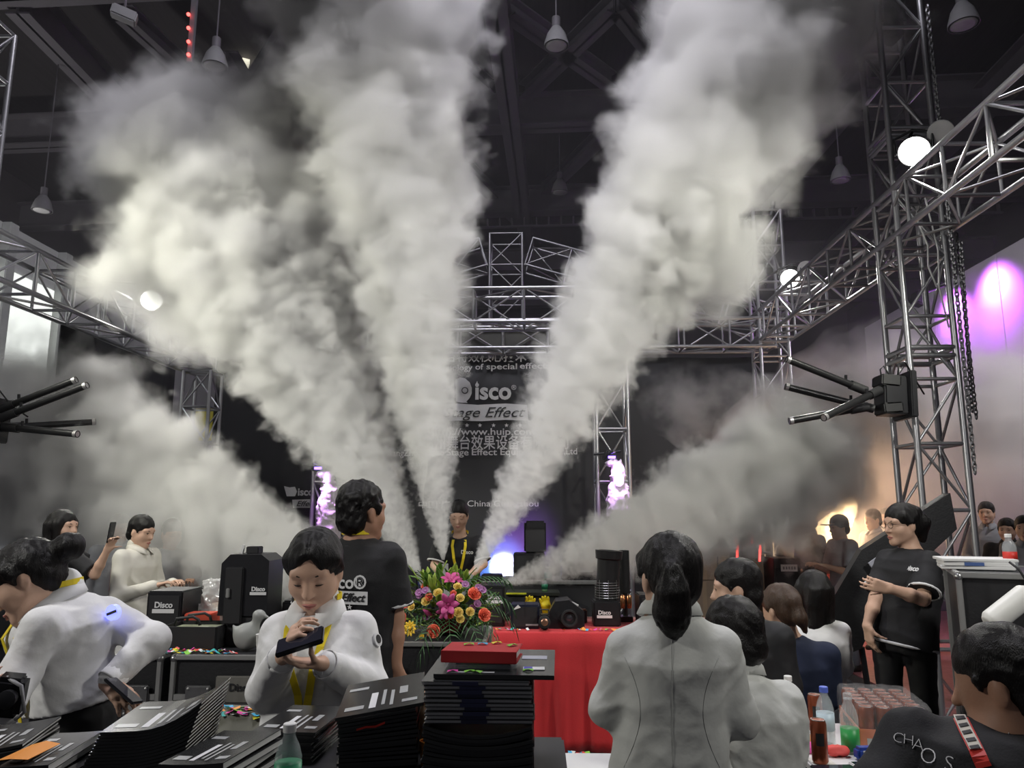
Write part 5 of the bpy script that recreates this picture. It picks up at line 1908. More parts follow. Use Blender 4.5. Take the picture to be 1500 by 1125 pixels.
# lens machine (angular hood)
c = at(824, 926, 5.62)
t = thing('hooded_projector', 'black angular hooded machine with a round lens on red cloth', 'machine', (c.x + .03, 5.76, zt), group=MG)
b = MB()
hw2 = .135
pr = [(-.13, .0), (-.13, .11), (-.08, .19), (.02, .20), (.13, .12), (.13, 0)]
b.add([(x, -.12, z) for x, z in pr] + [(x * .9, .14, z) for x, z in pr], [tuple(reversed(range(6))), tuple(range(6, 12))] + [(i, (i + 1) % 6, 6 + (i + 1) % 6, 6 + i) for i in range(6)])
b.xf(Matrix.Rotation(PI, 4, 'Z')).xf(Matrix.Rotation(PI, 4, 'Z')).build('hood', M_BLACKM, t)
MB().lathe([(.052, 0), (.06, .0), (.06, .035), (.048, .035), (.04, .01)], 22, (.02, -.12, .075), (0, -1, 0)).build('lens_ring', M_BLACK, t, auto=40)
MB().ball((.02, -.122, .075), .030, 14, 8, (1, .5, 1)).build('lens', mat('glass_lens', (.05, .05, .06), .05, spec=.9), t, smooth=True)
MB().box((.06, -.02, .165), (.07, .03, .012), (0, .45, 0)).build('label_mark', M_PRINT, t)
# small round-nosed machine
c = at(800, 926, 5.6)
t = thing('small_projector', 'small black machine with a round copper-ringed nose on red cloth', 'machine', (c.x - .012, 5.585, zt), group=MG)
MB().box((0, .0, .06), (.07, .10, .10), None, .01).build('housing', M_BLACKM, t, auto=40)
MB().lathe([(.03, 0), (.04, 0), (.042, .04), (.02, .045)], 18, (0, -.045, .065), (0, -1, 0)).build('nose', M_BLACK, t, auto=40)
MB().lathe([(.018, 0), (.026, .004), (.018, .008)], 16, (0, -.088, .065), (0, -1, 0)).build('nose_ring', mat('copper_ring', (.4, .22, .15), .3, .8), t)
MB().path([(-.03, .0, .1), (-.03, .0, .14), (.03, .0, .14), (.03, .0, .1)], .006, 6).build('handle', M_BLACK, t)
# black camera-like block next to the palm
black_box('squat black machine behind the palm leaves at the cloth end', 741, 900, 747, 926, 6.05, .14, None, group=MG, zfloor=zt)
# yellow gloves
for px, lab, rz in ((779, 'yellow rubber glove lying behind the blue-black machine', .2), (797, 'yellow rubber glove standing up beside the hooded machine', -.2)):
    c = at(px, 892, 5.98)
    t = thing('rubber_glove', lab, 'glove', (c.x + (.035 if rz < 0 else -.04), 6.06, zt + .012), group='yellow gloves')
    F_ = Field((-.1, -.06, -.02), (.1, .06, .22), .006)
    F_.cone((0, 0, .02), (.0, 0, .11), .035, .038, .01)
    for k in range(4):
        F_.cone((-.027 + k * .018, 0, .11), (-.035 + k * .022, -.01, .17 + .012 * (k in (1, 2))), .0105, .009, .006)
    F_.cone((.03, 0, .06), (.06, -.01, .10), .012, .010, .01)
    link('glove', F_.mesh('glove', mat('yellow_rubber', (.85, .68, .02), .5), 1), t, (0, 0, 0), (.2, rz, 0))
# cylinder machine, with mesh collar
c = at(890, 925, 5.75)
t = thing('barrel_machine', 'black upright barrel machine with flanged top and wire collar', 'machine', (c.x, 5.85, zt), group=MG)
hz = at(890, 806, 5.85).z - zt
MB().box((0, 0, .09), (.20, .2, .18), None, .01).build('base', M_BLACKM, t, auto=40)
logo(t, -.02, -.105, .10, .04)
MB().lathe([(.085, .18), (.085, hz - .07), (.10, hz - .06), (.105, hz), (.08, hz), (.075, hz - .05)], 24, (0, 0, 0)).xf(Matrix.Rotation(.06, 4, 'Y')).build('barrel', M_BARREL, t, auto=40)
for k in range(7):
    MB().path([(math.cos(a * PI / 8) * .09 + .012, math.sin(a * PI / 8) * .09, .20 + k * .018) for a in range(16)], .002, 4, True).build('wire_ring', M_CASEDARK, t)
for a in range(8):
    MB().tube((math.cos(a * PI / 4) * .09 + .012, math.sin(a * PI / 4) * .09, .19), (math.cos(a * PI / 4) * .09 + .014, math.sin(a * PI / 4) * .09, .33), .002, 4).build('wire_post', M_CASEDARK, t)
c = at(917, 925, 5.75)
t = thing('barrel_machine', 'slim black tube machine with copper nozzles beside the flanged barrel', 'machine', (c.x + .035, 6.06, zt), group=MG)
hz = at(917, 808, 5.86).z - zt
MB().box((0, 0, .02), (.10, .14, .04), None, .005).build('base', M_BLACKM, t)
MB().lathe([(.040, .21), (.040, hz), (.034, hz), (.034, hz - .05)], 18).build('tube', M_BARREL, t, auto=40)
MB().tube((0, 0, .03), (0, 0, .22), .02, 10).build('post', M_BLACKM, t)
for x in (-.025, .025):
    MB().lathe([(.014, 0), (.020, .03), (.020, .09), (.012, .1)], 12, (x, -.05, .10)).build('copper_nozzle', mat('copper', (.55, .25, .12), .25, .9), t, auto=40)
black_box('low black control box with white logo behind the off-white jacket', 938, 872, 990, 926, 5.66, .26, (-.05, .62, .05), group=MG, zfloor=zt)
black_box('small dark gadget with orange end near the barrel machine', 851, 893, 860, 926, 5.92, .08, None, group=MG, zfloor=zt, m=mat('dark_orange', (.12, .05, .02), .4))

# counters and speaker behind the operator
def counter(label, px0, px1, py, y, dep=.6, topm=None, name='counter'):
    a, b = at(px0, py, y), at(px1, py, y)
    t = thing(name, label, 'counter', ((a.x + b.x) / 2, y + dep / 2, 0))
    w, h_ = b.x - a.x, a.z
    MB().box((0, 0, h_ / 2 - .02), (w - .02, dep - .02, h_ - .04)).build('body', mat('charcoal_panel', (.045, .046, .048), .7, 0, .1, 3), t)
    MB().box((0, 0, h_ - .015), (w, dep, .03), None, .004).build('top', topm or mat('counter_top_grey', (.30, .31, .29), .5), t)
    return t, a.z


ct, zc1 = counter('charcoal counter with pale grey top behind the red table', 700, 878, 851, 7.3)
c2, zc2 = counter('lower dark counter with a bright yellow edge in front of the charcoal one', 742, 820, 868, 6.95, .3, mat('dark_top', (.05, .055, .045), .3))
MB().box((-.17, -.155, zc2 - .008), (.22, .012, .014)).build('counter_edge', mat('yellow_edge', (.8, .85, .05), .5), c2)  # yellow strip along the front of the counter top
black_box('black box unit with faint logo on the counter under the low jet', 823, 812, 880, 851, 7.4, .3, (.05, .5, .045), group=MG, zfloor=zc1)
bb = black_box('plain black box on the counter under the loudspeaker', 752, 811, 798, 851, 7.45, .3, None, group=MG, zfloor=zc1)
zsp = at(775, 811, 7.45).z
sp = thing('loudspeaker', 'black loudspeaker cabinet standing on the plain black box', 'speaker', (at(784, 811, 7.5).x, 7.6, zsp))
hs = at(784, 763, 7.5).z - zsp
MB().box((0, 0, hs / 2), (.215, .24, hs), None, .02).build('cabinet', M_BLACK, sp, auto=40)
MB().box((0, -.122, hs * .38), (.19, .008, hs * .66), None, .004).build('grille', mat('speaker_grille', (.03, .03, .032), .7, 0, .3, 200), sp)
MB().box((0, -.122, hs * .86), (.17, .008, hs * .2), None, .004).build('horn', M_BLACKM, sp)
# floor lamp behind the counter, throwing a white and blue disc on the banner
gc = at(737, 834, 10.7)
t = thing('stage_light', 'small black moving head in front of the white and blue light disc', 'stage light', (gc.x + .02, 9.75, 0))
hb_ = gc.z - .42
MB().box((0, 0, hb_ / 2), (.3, .25, hb_), None, .01).build('base', M_BLACKM, t, auto=40)
for sx in (-1, 1):
    MB().box((sx * .12, 0, hb_ + .10), (.03, .1, .22), None, .006).build('arm', M_BLACK, t)
MB().lathe([(.06, -.1), (.08, -.06), (.085, .1), (.07, .1)], 18, (0, 0, hb_ + .2), (0, 1, .15)).build('head', M_BLACKM, t, auto=40)
light('white_disc_beam', 'SPOT', (gc.x, 9.88, gc.z - .18), 900, (.85, .92, 1.0), gc, .03, 26, .5)
light('blue_halo_beam', 'SPOT', (gc.x, 9.88, gc.z - .18), 420, (.12, .28, 1.0), gc + V(-.05, 0, .05), .03, 48, .8)
light('violet_halo_beam', 'SPOT', (gc.x + .03, 9.88, gc.z - .18), 260, (.45, .16, 1.0), gc + V(.18, 0, .22), .03, 60, .9)
# odds and ends left of the operator and on the counter
black_box('flat black mixer on the counter in front of the dazzling light', 705, 842, 735, 851, 7.3, .2, None, group=MG, zfloor=zc1)
black_box('small black gadget box with white paper near the left nozzle', 588, 846, 612, 872, 6.8, .2, None, group=MG, zfloor=at(600, 872, 6.8).z)
ss = thing('side_stand', 'narrow dark stand under the small gadget box', 'stand', (at(600, 872, 6.8).x, 6.9, 0))
MB().box((0, 0, at(600, 872, 6.8).z / 2), (.22, .25, at(600, 872, 6.8).z), None, .01).build('body', mat('charcoal_panel', (.045, .046, .048), .7), ss)
bottle('bottle with green label on the yellow edged counter', (at(798, 866, 7.0).x, 7.05, zc2), .11, .03, M_PET, M_GRN, mat('green_drink', (.12, .45, .08), .3), (M_GRN, .2, .6))
bottle('clear bottle with teal label on the charcoal counter', (at(800, 850, 7.32).x + .02, 7.34, zc1), .13, .036, M_PET, M_CAPW, M_WATER, (mat('teal_label', (.03, .3, .3), .4), .2, .6))
# cardboard boxes and red-lit moving heads
M_CARD = mat('brown_cardboard', (.31, .24, .165), .85, 0, .12, 3)
for i, (x0, y0, x1, y1) in enumerate(((1012, 782, 1052, 815), (1012, 815, 1052, 850), (1012, 850, 1052, 885), (1052, 800, 1070, 850), (1052, 850, 1075, 885), (1098, 812, 1122, 885))):
    a, b = at(x0, y1, 9.2), at(x1, y0, 9.2)
    zb = {0: None, 1: None, 2: 0.0, 3: None, 4: 0.0, 5: 0.0}[i]
    z0 = a.z if zb is None else 0.0
    t = thing('cardboard_box', ('brown carton on top of the stack below the low smoke jet', 'brown carton in the middle of the stack below the low jet', 'tall brown carton at the bottom of the stack', 'narrow brown carton beside the red light strips', 'narrow brown carton below the one beside the red strips', 'brown carton standing past the red light strips')[i], 'box', ((a.x + b.x) / 2, 9.4, z0), group='brown cartons')
    MB().box((0, 0, (b.z - z0) / 2), (b.x - a.x - .03, .4, b.z - z0 - .004), None, .004).build('carton', M_CARD, t)
    MB().box((0, -.202, (b.z - z0) / 2), (.05, .002, (b.z - z0) * .96)).build('tape', mat('tape', (.38, .29, .18), .4), t)
M_REDSTRIP = mat('red_led_strip', (1, .05, .05), .4, emit=(1, .07, .06), estr=3.5)
for k, (xa, xb, ya, yb) in enumerate(((1077, 1101, 768, 800), (1079, 1112, 798, 822))):
    c = at((xa + xb) / 2, (ya + yb) / 2, 8.8)
    t = thing('moving_head', ('black moving head light with red side strips, upper one', 'black moving head light with red side strips, lower one')[k], 'stage light', c, group='red lit moving heads')
    w_ = (at(xb, ya, 8.8) - at(xa, ya, 8.8)).length
    MB().box((0, .1, 0), (w_ * .7, .2, .20), None, .03).build('head', M_BLACKM, t, auto=40)
    for sx in (-1, 1):
        MB().box((sx * w_ / 2, .05, 0), (.03, .14, .19), (0, sx * .08, 0), .006).build('arm', M_BLACK, t)
        MB().box((sx * w_ / 2, -.03, 0), (.022, .02, .185), (0, .10, 0), .004).build('red_strip', M_REDSTRIP, t)
    if k:
        MB().box((0, .1, -.17 - (c.z - .17) / 2 + 0.0), (w_ * .8, .25, c.z - .17), None, .01).build('stand', M_BLACK, t)
    else:
        MB().tube((0, .12, -.1), (0, .12, -.115), .04, 8).build('bracket', M_BLACK, t)
# jet of sparks and flame beyond the tower
fc_ = at(1200, 800, 10.0)
t = thing('flame_jet', 'white hot orange flame jet flaring behind the onlookers', 'flame', (fc_.x, 10.0, 0))
F_ = Field((-.5, -.4, .6), (.9, .4, 2.2), .03)
F_.cone((0, 0, .95), (.18, 0, 1.35), .06, .16, .05).cone((.18, 0, 1.35), (.42, 0, 1.72), .16, .09, .08).cone((.1, 0, 1.3), (-.08, 0, 1.5), .1, .05, .05).rough(.06, 6, (1, 1, 1), 2., twist=True)
link('flame', F_.mesh('flame', mat('white_hot_flame', (1, .8, .5), .5, emit=(1.0, .72, .38), estr=6.0), 1), t)
MB().tube((0, 0, 0), (0, 0, .95), .03, 8).build('pipe', M_BLACKM, t)
light('flame_glow', 'POINT', (fc_.x + .2, 9.72, 1.5), 45, (1.0, 0.62, 0.36), None, 0.2)
# red partition behind the flame
rp = thing('red_partition', 'red booth partition behind the flame and the hazy onlookers', 'partition', (at(1165, 800, 11.6).x, 11.6, 0))
for k in range(4):
    MB().box((.22 + .455 * k, 0, 1.3), (.45, .06, 2.6), None, .006).build('panel', mat('red_panel', (.52, .07, .06), .6), rp)
# dark cabinet at the truss foot
black_box('dark grey cabinet with a white notice at the far truss foot', 1138, 818, 1172, 905, 8.6, .4, None, name='cabinet', zfloor=0.0, m=mat('charcoal_panel', (.045, .046, .048), .7))
nt_ = thing('notice', 'small white printed notice on the dark grey cabinet', 'sign', at(1156, 832, 8.585))
MB().box((0, 0, 0), (.18, .006, .075)).build('sheet', M_WHITE, nt_)
for k in range(5):
    MB().box((-.06 + .03 * k, -.004, 0), (.018, .002, .03)).build('notice_print', M_GREY, nt_)

# ------------------------------------------------------------------ things on the left cases
zl = zc
bx = black_box('square black machine with white logo beside the plastic bag', 212, 866, 268, 917, 4.35, .28, (-.0, .72, .045), group=MG, zfloor=zl)
# tray with handles
c = at(285, 940, 4.05)
t = thing('black_tray', 'black plastic tray with two handles and litter inside', 'tray', (c.x - .06, 4.22, zl))
w_, h_, d_ = .30, .115, .24
MB().box((0, 0, .005), (w_, d_, .01)).build('bottom', M_BLACK, t)
for sy in (-1, 1):
    MB().box((0, sy * d_ / 2, h_ / 2), (w_, .012, h_), None, .003).build('side', M_BLACK, t)
    MB().path([(-.10, sy * d_ / 2 * .6, h_), (-.09, sy * d_ / 2 * .6, h_ + .035), (0, sy * d_ / 2 * .6, h_ + .045), (.03, sy * d_ / 2 * .6, h_ + .03), (.04, sy * d_ / 2 * .6, h_)], .008, 6).build('handle', M_BLACK, t, smooth=True)
for sx in (-1, 1):
    MB().box((sx * w_ / 2, 0, h_ / 2), (.012, d_, h_), None, .003).build('end', M_BLACK, t)
MB().box((0, 0, h_ - .03), (w_ - .03, d_ - .03, .02)).build('contents', mat('litter', (.25, .28, .18), .6, 0, .8, 25), t)
rb = thing('red_box', 'flat red box lying behind the tray handles', 'box', (at(294, 915, 4.40).x, 4.415, zl))
MB().box((0, 0, .075), (.16, .12, .15), None, .006).build('carton', mat('orange_red_card', (.62, .08, .04), .6), rb)
# plastic bag
c = at(287, 890, 4.45)
t = thing('plastic_bag', 'crumpled clear plastic bag with pale and pink things in it', 'bag', (c.x + .095, 4.575, zl + .012))
F_ = Field((-.14, -.12, -.02), (.14, .12, .34), .009)
F_.loft((0, 0, 0), (1, 0, 0), (0, 1, 0), (0, 0, 1), [(0.0, .10, .07), (.12, .115, .08), (.22, .10, .06), (.30, .08, .03)], .02)
F_.rough(.022, 20, (1, 1, 1), 3.)
link('film', F_.mesh('film', mat('crumpled_film', (.80, .80, .78), .15, 0, .05, alpha=.45, spec=.9), 0), t)
F_ = Field((-.1, -.1, -.01), (.1, .1, .2), .01)
F_.ell((-.02, 0, .09), (.06, .05, .08), None, .02).rough(.02, 22, (1, 1, 1), 5.)
link('stuffing', F_.mesh('stuffing', mat('pale_stuffing', (.55, .55, .45), .8, 0, .3, 20), 1), t)
MB().ball((.06, -.03, .05), .045, 12, 8, (1, .8, .8)).build('pink_bundle', mat('pink_bundle', (.6, .05, .2), .6), t, smooth=True)
# tall black machine
c = at(336, 956, 4.1)
t = thing('tower_machine', 'tall black angular tower machine with white logo on its side', 'machine', (c.x, 4.3, zl), group=MG)
ht = at(336, 812, 4.2).z - zl
w2 = .115
pr = [(-w2, .16), (-w2 * .95, ht * .9), (-w2 * .55, ht), (w2 * .95, ht), (w2 * 1.35, ht * .93), (w2 * 1.35, .16)]
b = MB()
b.add([(x, -.11, z) for x, z in pr] + [(x, .13, z) for x, z in pr], [tuple(range(6)), tuple(reversed(range(6, 12)))] + [(i, 6 + i, 6 + (i + 1) % 6, (i + 1) % 6) for i in range(6)])
b.build('tower', M_BLACKM, t)
MB().box((-.03, -.118, ht * .55), (.10, .02, ht * .62), None, .006).build('door', M_BLACK, t)
dr = MB().box((-.055, -.135, ht * .58), (.018, .014, .05), None, .003).build('handle', M_CASEALU, t)
MB().box((0.01, 0, .08), (.16, .2, .16), None, .01).build('foot', M_BLACK, t)
logo(t, .105, -.118, ht * .62, .032)
MB().box((0.03, 0, ht + .02), (.07, .08, .04), None, .004).build('top_socket', M_BLACK, t)
MB().box((-.03, -.02, ht + .025), (.012, .02, .05), (0, .2, 0)).build('top_fin', M_WHITE, t)
# grey duck
c = at(355, 945, 4.0)
t = thing('duck_figure', 'grey plastic duck figure standing by the tower machine', 'figurine', (c.x, 4.08, zl))
F_ = Field((-.12, -.1, -.01), (.12, .1, .24), .006)
F_.ell((-.01, 0, .07), (.07, .045, .07), None, .0)
F_.cone((.02, 0, .10), (.045, 0, .165), .026, .022, .025)
F_.ell((.05, 0, .18), (.034, .028, .028), None, .015)
F_.cone((.075, 0, .175), (.098, 0, .168), .012, .007, .008)
F_.cone((-.06, 0, .09), (-.085, 0, .125), .02, .006, .02)
F_.plane_cut((0, 0, .002), (0, 0, -1))
link('body', F_.mesh('body', mat('grey_duck', (.30, .31, .30), .45), 1), t)
cp = thing('paper_cup', 'white paper cup lying behind the duck figure', 'cup', (at(383, 930, 4.0).x, 4.02, zl))
MB().lathe([(.026, 0), (.034, .09), (.036, .092), (.032, .09), (.024, .004)], 18).build('cup', M_WHITE, cp, auto=40)
black_box('low black amplifier behind the woman in the white shirt', 410, 880, 452, 956, 4.35, .3, None, group=MG, zfloor=zl, handle=True)
tb2 = thing('acrylic_tube', 'clear upright tube with yellow-green liquid behind the white shirt', 'tube', (at(428, 880, 4.45).x, 4.60, at(421, 880, 4.35).z + .001))
MB().tube((0, 0, 0), (0, 0, .13), .022, 16).build('tube', M_PET, tb2, auto=40)
MB().tube((0, 0, .002), (0, 0, .06), .018, 16).build('liquid', mat('lime_liquid', (.45, .8, .1), .3), tb2, auto=40)

# grey sack on the case row's foot
sk = thing('grey_sack', 'limp olive grey sack with confetti on it before the flight case', 'bag', (at(350, 1050, 3.4).x, 3.5, 0))
zs = at(350, 1048, 3.4).z
F_ = Field((-.35, -.25, -.02), (.35, .25, zs + .1), .016)
F_.loft((0, 0, 0), (1, 0, 0), (0, 1, 0), (0, 0, 1), [(0, .22, .16), (zs * .6, .24, .17), (zs * .9, .2, .13), (zs, .12, .08)], .03, sq=2.6).rough(.02, 8, (1, 1, 1), 2.)
link('sack', F_.mesh('sack', mat('olive_grey_cloth', (.16, .16, .13), .85, 0, .2, 10), 1), sk)

# bag carried by the grey onlooker
rbag = thing('red_bag', 'dark red shopping bag hanging from the onlooker in grey', 'bag', at(176, 868, 6.45))
MB().box((0, 0, .10), (.17, .07, .20), None, .01).build('bag', mat('dark_red_bag', (.28, .05, .06), .7), rbag)
MB().path([(-.04, 0, .2), (-.03, 0, .27), (.03, 0, .27), (.04, 0, .2)], .006, 6).build('strap', mat('dark_red_bag', (.28, .05, .06), .7), rbag)

# booth sign at the far left
bs = thing('booth_sign', 'lit booth screen with pale city view and the letters TION', 'sign', at(10, 770, 7.8))
MB().box((-.35, .03, -.2), (1.4, .06, 1.1)).build('screen', mat('pale_city_screen', (.45, .46, .50), .4, 0, .9, 3, emit=(.8, .82, .9), estr=.35), bs)
text('sign_lettering', 'TION', tuple(at(-2, 737, 7.76) - bs.location), .13, M_WHITE, bs, bold=.002, extrude=.004)
MB().tube((-.35, .06, -.75), (-.35, .06, -bs.location.z), .04, 8).build('post', M_BLACKM, bs)
MB().tube((.2, .06, -.75), (.2, .06, -bs.location.z), .04, 8).build('post', M_BLACKM, bs)


# ------------------------------------------------------------------ flower arrangement and nozzles
M_ROSE = mat('coral_rose', (0.80, 0.16, 0.09), .6, 0, .2, 30)
M_YROSE = mat('cream_yellow_rose', (0.78, 0.58, 0.16), .6, 0, .2, 30)
M_LILY = mat('magenta_lily', (0.48, 0.06, 0.22), .5, 0, .3, 25)
M_PURP = mat('mauve_blossom', (0.40, 0.18, 0.38), .6, 0, .3, 30)
M_SUN = mat('yellow_petals', (0.80, 0.50, 0.03), .6)
M_LEAF = mat('leaf_green', (0.10, 0.20, 0.035), .5, 0, .4, 20)
M_LEAFL = mat('lime_filler', (0.26, 0.36, 0.05), .6, 0, .4, 30)
M_PALM = mat('palm_green', (0.035, 0.10, 0.03), .4, 0, .4, 15)
fc = at(655, 944, 4.62)
fl = thing('flower_arrangement', 'big mixed bouquet of coral roses, lilies and palm leaves in dark red pot', 'flowers', (fc.x, 4.66, zf))
MB().lathe([(.08, 0), (.11, .02), (.125, .09), (.13, .10), (.11, .10)], 24).build('pot', mat('dark_red_glaze', (.09, .012, .014), .2), fl, auto=40)


def rose_mesh(m):
    b = MB()
    for ring, (r0, n, fl_, z0, hh) in enumerate(((.005, 3, .001, .006, .026), (.010, 4, .003, .003, .026), (.015, 5, .006, .0, .025), (.020, 5, .011, -.004, .022))):
        for k in range(n):
            a = 2 * PI * (k + ring * .37) / n
            rows = []
            for i in range(5):
                t_ = i / 4
                rr = r0 * (.45 + .55 * math.sin(PI / 2 * min(1, t_ * 1.3))) + fl_ * t_ ** 3
                row = []
                for j in range(5):
                    s_ = (j - 2) / 2
                    wd = (PI / n) * 1.25 * (.6 + .4 * math.sin(PI * min(1, .2 + t_ * .7)))
                    row.append((math.cos(a + s_ * wd) * rr, math.sin(a + s_ * wd) * rr, z0 + hh * t_ - .004 * s_ * s_ * t_))
                rows.append(row)
            b.sheet(rows, .0006)
    b.lathe([(0, -.014), (.010, -.010), (.014, .0), (.006, .012)], 8)
    return b.mesh('rose', m, True)


def petal_mesh(m, n, L, w, up, curl, name):
    b = MB()
    for k in range(n):
        a = 2 * PI * k / n
        rows = []
        for i in range(6):
            t_ = i / 5
            ww = w * math.sin(PI * min(1, .12 + .86 * t_)) ** .8
            r = L * math.sin(up) * t_ + .004
            z = L * math.cos(up) * t_ - curl * L * t_ ** 3
            rows.append([(math.cos(a) * r - math.sin(a) * s_ * ww, math.sin(a) * r + math.cos(a) * s_ * ww, z + .15 * ww * abs(s_)) for s_ in (-1, 0, 1)])
        b.sheet(rows, .0008)
    b.ball((0, 0, .006), .008, 8, 5)
    return b.mesh(name, m, True)


R1, R2 = rose_mesh(M_ROSE), rose_mesh(M_YROSE)
LY = petal_mesh(M_LILY, 6, .072, .017, .85, .25, 'lily')
SU = petal_mesh(M_SUN, 11, .032, .008, 1.35, .0, 'daisy')
MV = petal_mesh(M_PURP, 14, .024, .006, .8, .0, 'mauve_blossom')
LF = MB().sheet([[(s_ * .014 * math.sin(PI * (.05 + .9 * i / 5)), .0, .0) if False else (s_ * .015 * math.sin(PI * (.06 + .9 * i / 5)), -.012 * (i / 5) ** 2 + .003 * abs(s_), .075 * i / 5) for s_ in (-1, 0, 1)] for i in range(6)], .0006).mesh('leaf', M_LEAF, True)
LF2 = LF.copy()
LF2.materials.clear()
LF2.materials.append(M_LEAFL)
rs = random.Random(5)
fp = fl.location


def put(name, me, px, py, y, scale=1.0, aim=None, roll=0.0):
    p = at(px, py, y) - fp
    a = Vector(aim) if aim else (p - V(0, .05, .02)).normalized()
    if aim is None:
        a = (a + V(0, -.6, .25)).normalized()
    o = link(name, me, fl, p)
    o.rotation_mode = 'QUATERNION'
    o.rotation_quaternion = a.to_track_quat('Z', 'Y')
    o.scale = (scale,) * 3
    return o


for px, py, y, s_ in ((598, 885, 4.55, 1.0), (591, 907, 4.52, 1.05), (636, 925, 4.42, 1.1), (694, 872, 4.5, 1.15), (708, 902, 4.48, 1.1), (625, 860, 4.7, .9), (629, 876, 4.5, .7), (660, 902, 4.45, .6), (664, 870, 4.5, .55)):
    put('rose', R1, px, py, y, s_ * 1.15)
for px, py, y, s_ in ((642, 870, 4.5, .95), (625, 882, 4.5, 1.0), (674, 877, 4.45, .85), (671, 898, 4.42, 1.0), (674, 907, 4.42, .85), (688, 897, 4.45, .9), (670, 861, 4.55, .9), (604, 890, 4.5, .8)):
    put('rose', R2, px, py, y, s_ * .95)
for px, py, y, s_, aim in ((660, 852, 4.6, 1.0, (0, -.5, .8)), (657, 886, 4.44, 1.15, (.0, -.9, .25)), (668, 850, 4.65, .8, (.5, -.4, .6)), (652, 895, 4.45, .8, (-.3, -.8, -.2))):
    put('lily', LY, px, py, y, s_, aim)
put('daisy', SU, 601, 921, 4.44, 1.3)
put('daisy', SU, 618, 932, 4.42, .5)
for px, py in ((681, 858), (624, 867), (615, 870), (700, 863), (706, 866), (698, 886), (691, 892), (616, 874), (627, 904), (590, 895)):
    put('mauve_blossom', MV, px, py, 4.52, 1.0 + .2 * rs.random())
for px, py, dx in ((636, 851, .1), (629, 900, -.3), (631, 853, -.2)):
    p = at(px, py, 4.5) - fp
    MB().lathe([(.004, -.05), (.012, -.02), (.013, .02), (.003, .05)], 8, p, (dx, -.3, .9) if dx > -.3 else (-.7, -.4, .6)).build('lily_bud', M_LILY if dx < -.25 else M_LEAFL, fl, smooth=True)
# foliage
for k in range(295):
    a = rs.uniform(0, 2 * PI)
    u = rs.random() ** .55
    px = 650 + math.cos(a) * 68 * u
    py = 893 + math.sin(a) * 46 * u - 3
    y = 4.47 + .22 * u + rs.uniform(0, .12)
    p = at(px, py, y) - fp
    p.z = max(p.z, .02)
    n = (p - V(0, .05, .06)).normalized() + V(rs.uniform(-.7, .7), rs.uniform(-.7, .1), rs.uniform(-.5, .7))
    o = link('leaf', LF if rs.random() < .5 else LF2, fl, p)
    o.rotation_mode = 'QUATERNION'
    if p.z < .14:
        n.z = abs(n.z) + .1
    o.rotation_quaternion = n.normalized().to_track_quat('Z', 'Y')
    sc_ = rs.uniform(.8, 1.6)
    o.scale = (sc_, sc_, sc_)


def frond(p0, d, L, droop, name='palm_frond'):
    p0, d = Vector(p0), Vector(d).normalized()
    b = MB()
    pts = []
    for i in range(12):
        t_ = i / 11
        pts.append(p0 + d * L * t_ + V(0, 0, .10 * t_ - droop * t_ * t_))
    lay = lambda p: Vector((p.x, p.y, max(p.z, .008))) if p.y + fp.y > 4.335 and p.x + fp.x < pD.x + .015 else p
    pts = [lay(p) for p in pts]
    b.path(pts, [.0025 * (1 - .7 * i / 11) for i in range(12)], 5)
    for i in range(2, 12):
        t_ = i / 11
        tan = (pts[i] - pts[i - 1]).normalized()
        s = tan.cross(V(0, 0, 1)).normalized()
        for sg in (-1, 1):
            q = pts[i] + s * sg * .085 * math.sin(PI * (.2 + .75 * t_)) + tan * .05 - V(0, 0, .035 + .03 * t_)
            q = lay(q)
            m_ = lay(pts[i].lerp(q, .5) + V(0, 0, .012))
            w_ = tan * .0045
            b.sheet([[pts[i] - w_, pts[i] + w_], [m_ - w_, m_ + w_], [q - w_ * .2, q + w_ * .2]], .0006)
    return b.build(name, M_PALM, fl, smooth=True)


for a, L, dr, h0 in ((-.15, .34, .20, .24), (.15, .36, .30, .20), (-.5, .34, .34, .16), (-.9, .34, .34, .12), (-1.4, .30, .32, .10), (-1.9, .30, .30, .10), (-2.5, .30, .26, .12), (-3.0, .28, .22, .16), (.35, .33, .12, .28), (-.3, .32, .36, .12)):
    frond((math.cos(a) * .04, math.sin(a) * .04 - .04, h0), (math.cos(a), math.sin(a), .15), L, dr)

# nozzles of the smoke machine behind the flowers
M_NOZ = mat('translucent_nozzle', (0.40, 0.41, 0.40), .25, 0, .05, alpha=.7, spec=.7)
nz = thing('smoke_nozzle_rack', 'rack of clear smoke nozzles rising fanwise out of the flowers', 'smoke machine', (at(655, 900, 5.9).x, 5.95, zt))
np_ = nz.location
MB().box((0, 0, .05), (.62, .16, .10), None, .01).build('manifold', M_BLACKM, nz, auto=40)
for (tx, ty), (bx_, by_) in (((613, 838), (628, 872)), ((651.5, 826), (653, 868)), ((692, 842), (676, 872)), ((592, 888), (620, 900))):
    p, q = at(tx, ty, 5.9) - np_, at(bx_, by_, 5.9) - np_
    d_ = (q - p).normalized()
    n_ = MB().lathe([(.024, 0), (.027, 0), (.027, (q - p).length), (.030, (q - p).length), (.030, (q - p).length + .03)], 18, p, d_).build('nozzle', M_NOZ, nz, auto=50)
    qq = q + d_ * .02
    MB().path([qq, qq.lerp(V(qq.x * .8, 0, .1), .5), V(qq.x * .8, 0, .08)], .015, 8).build('hose', M_BLACK, nz, smooth=True)

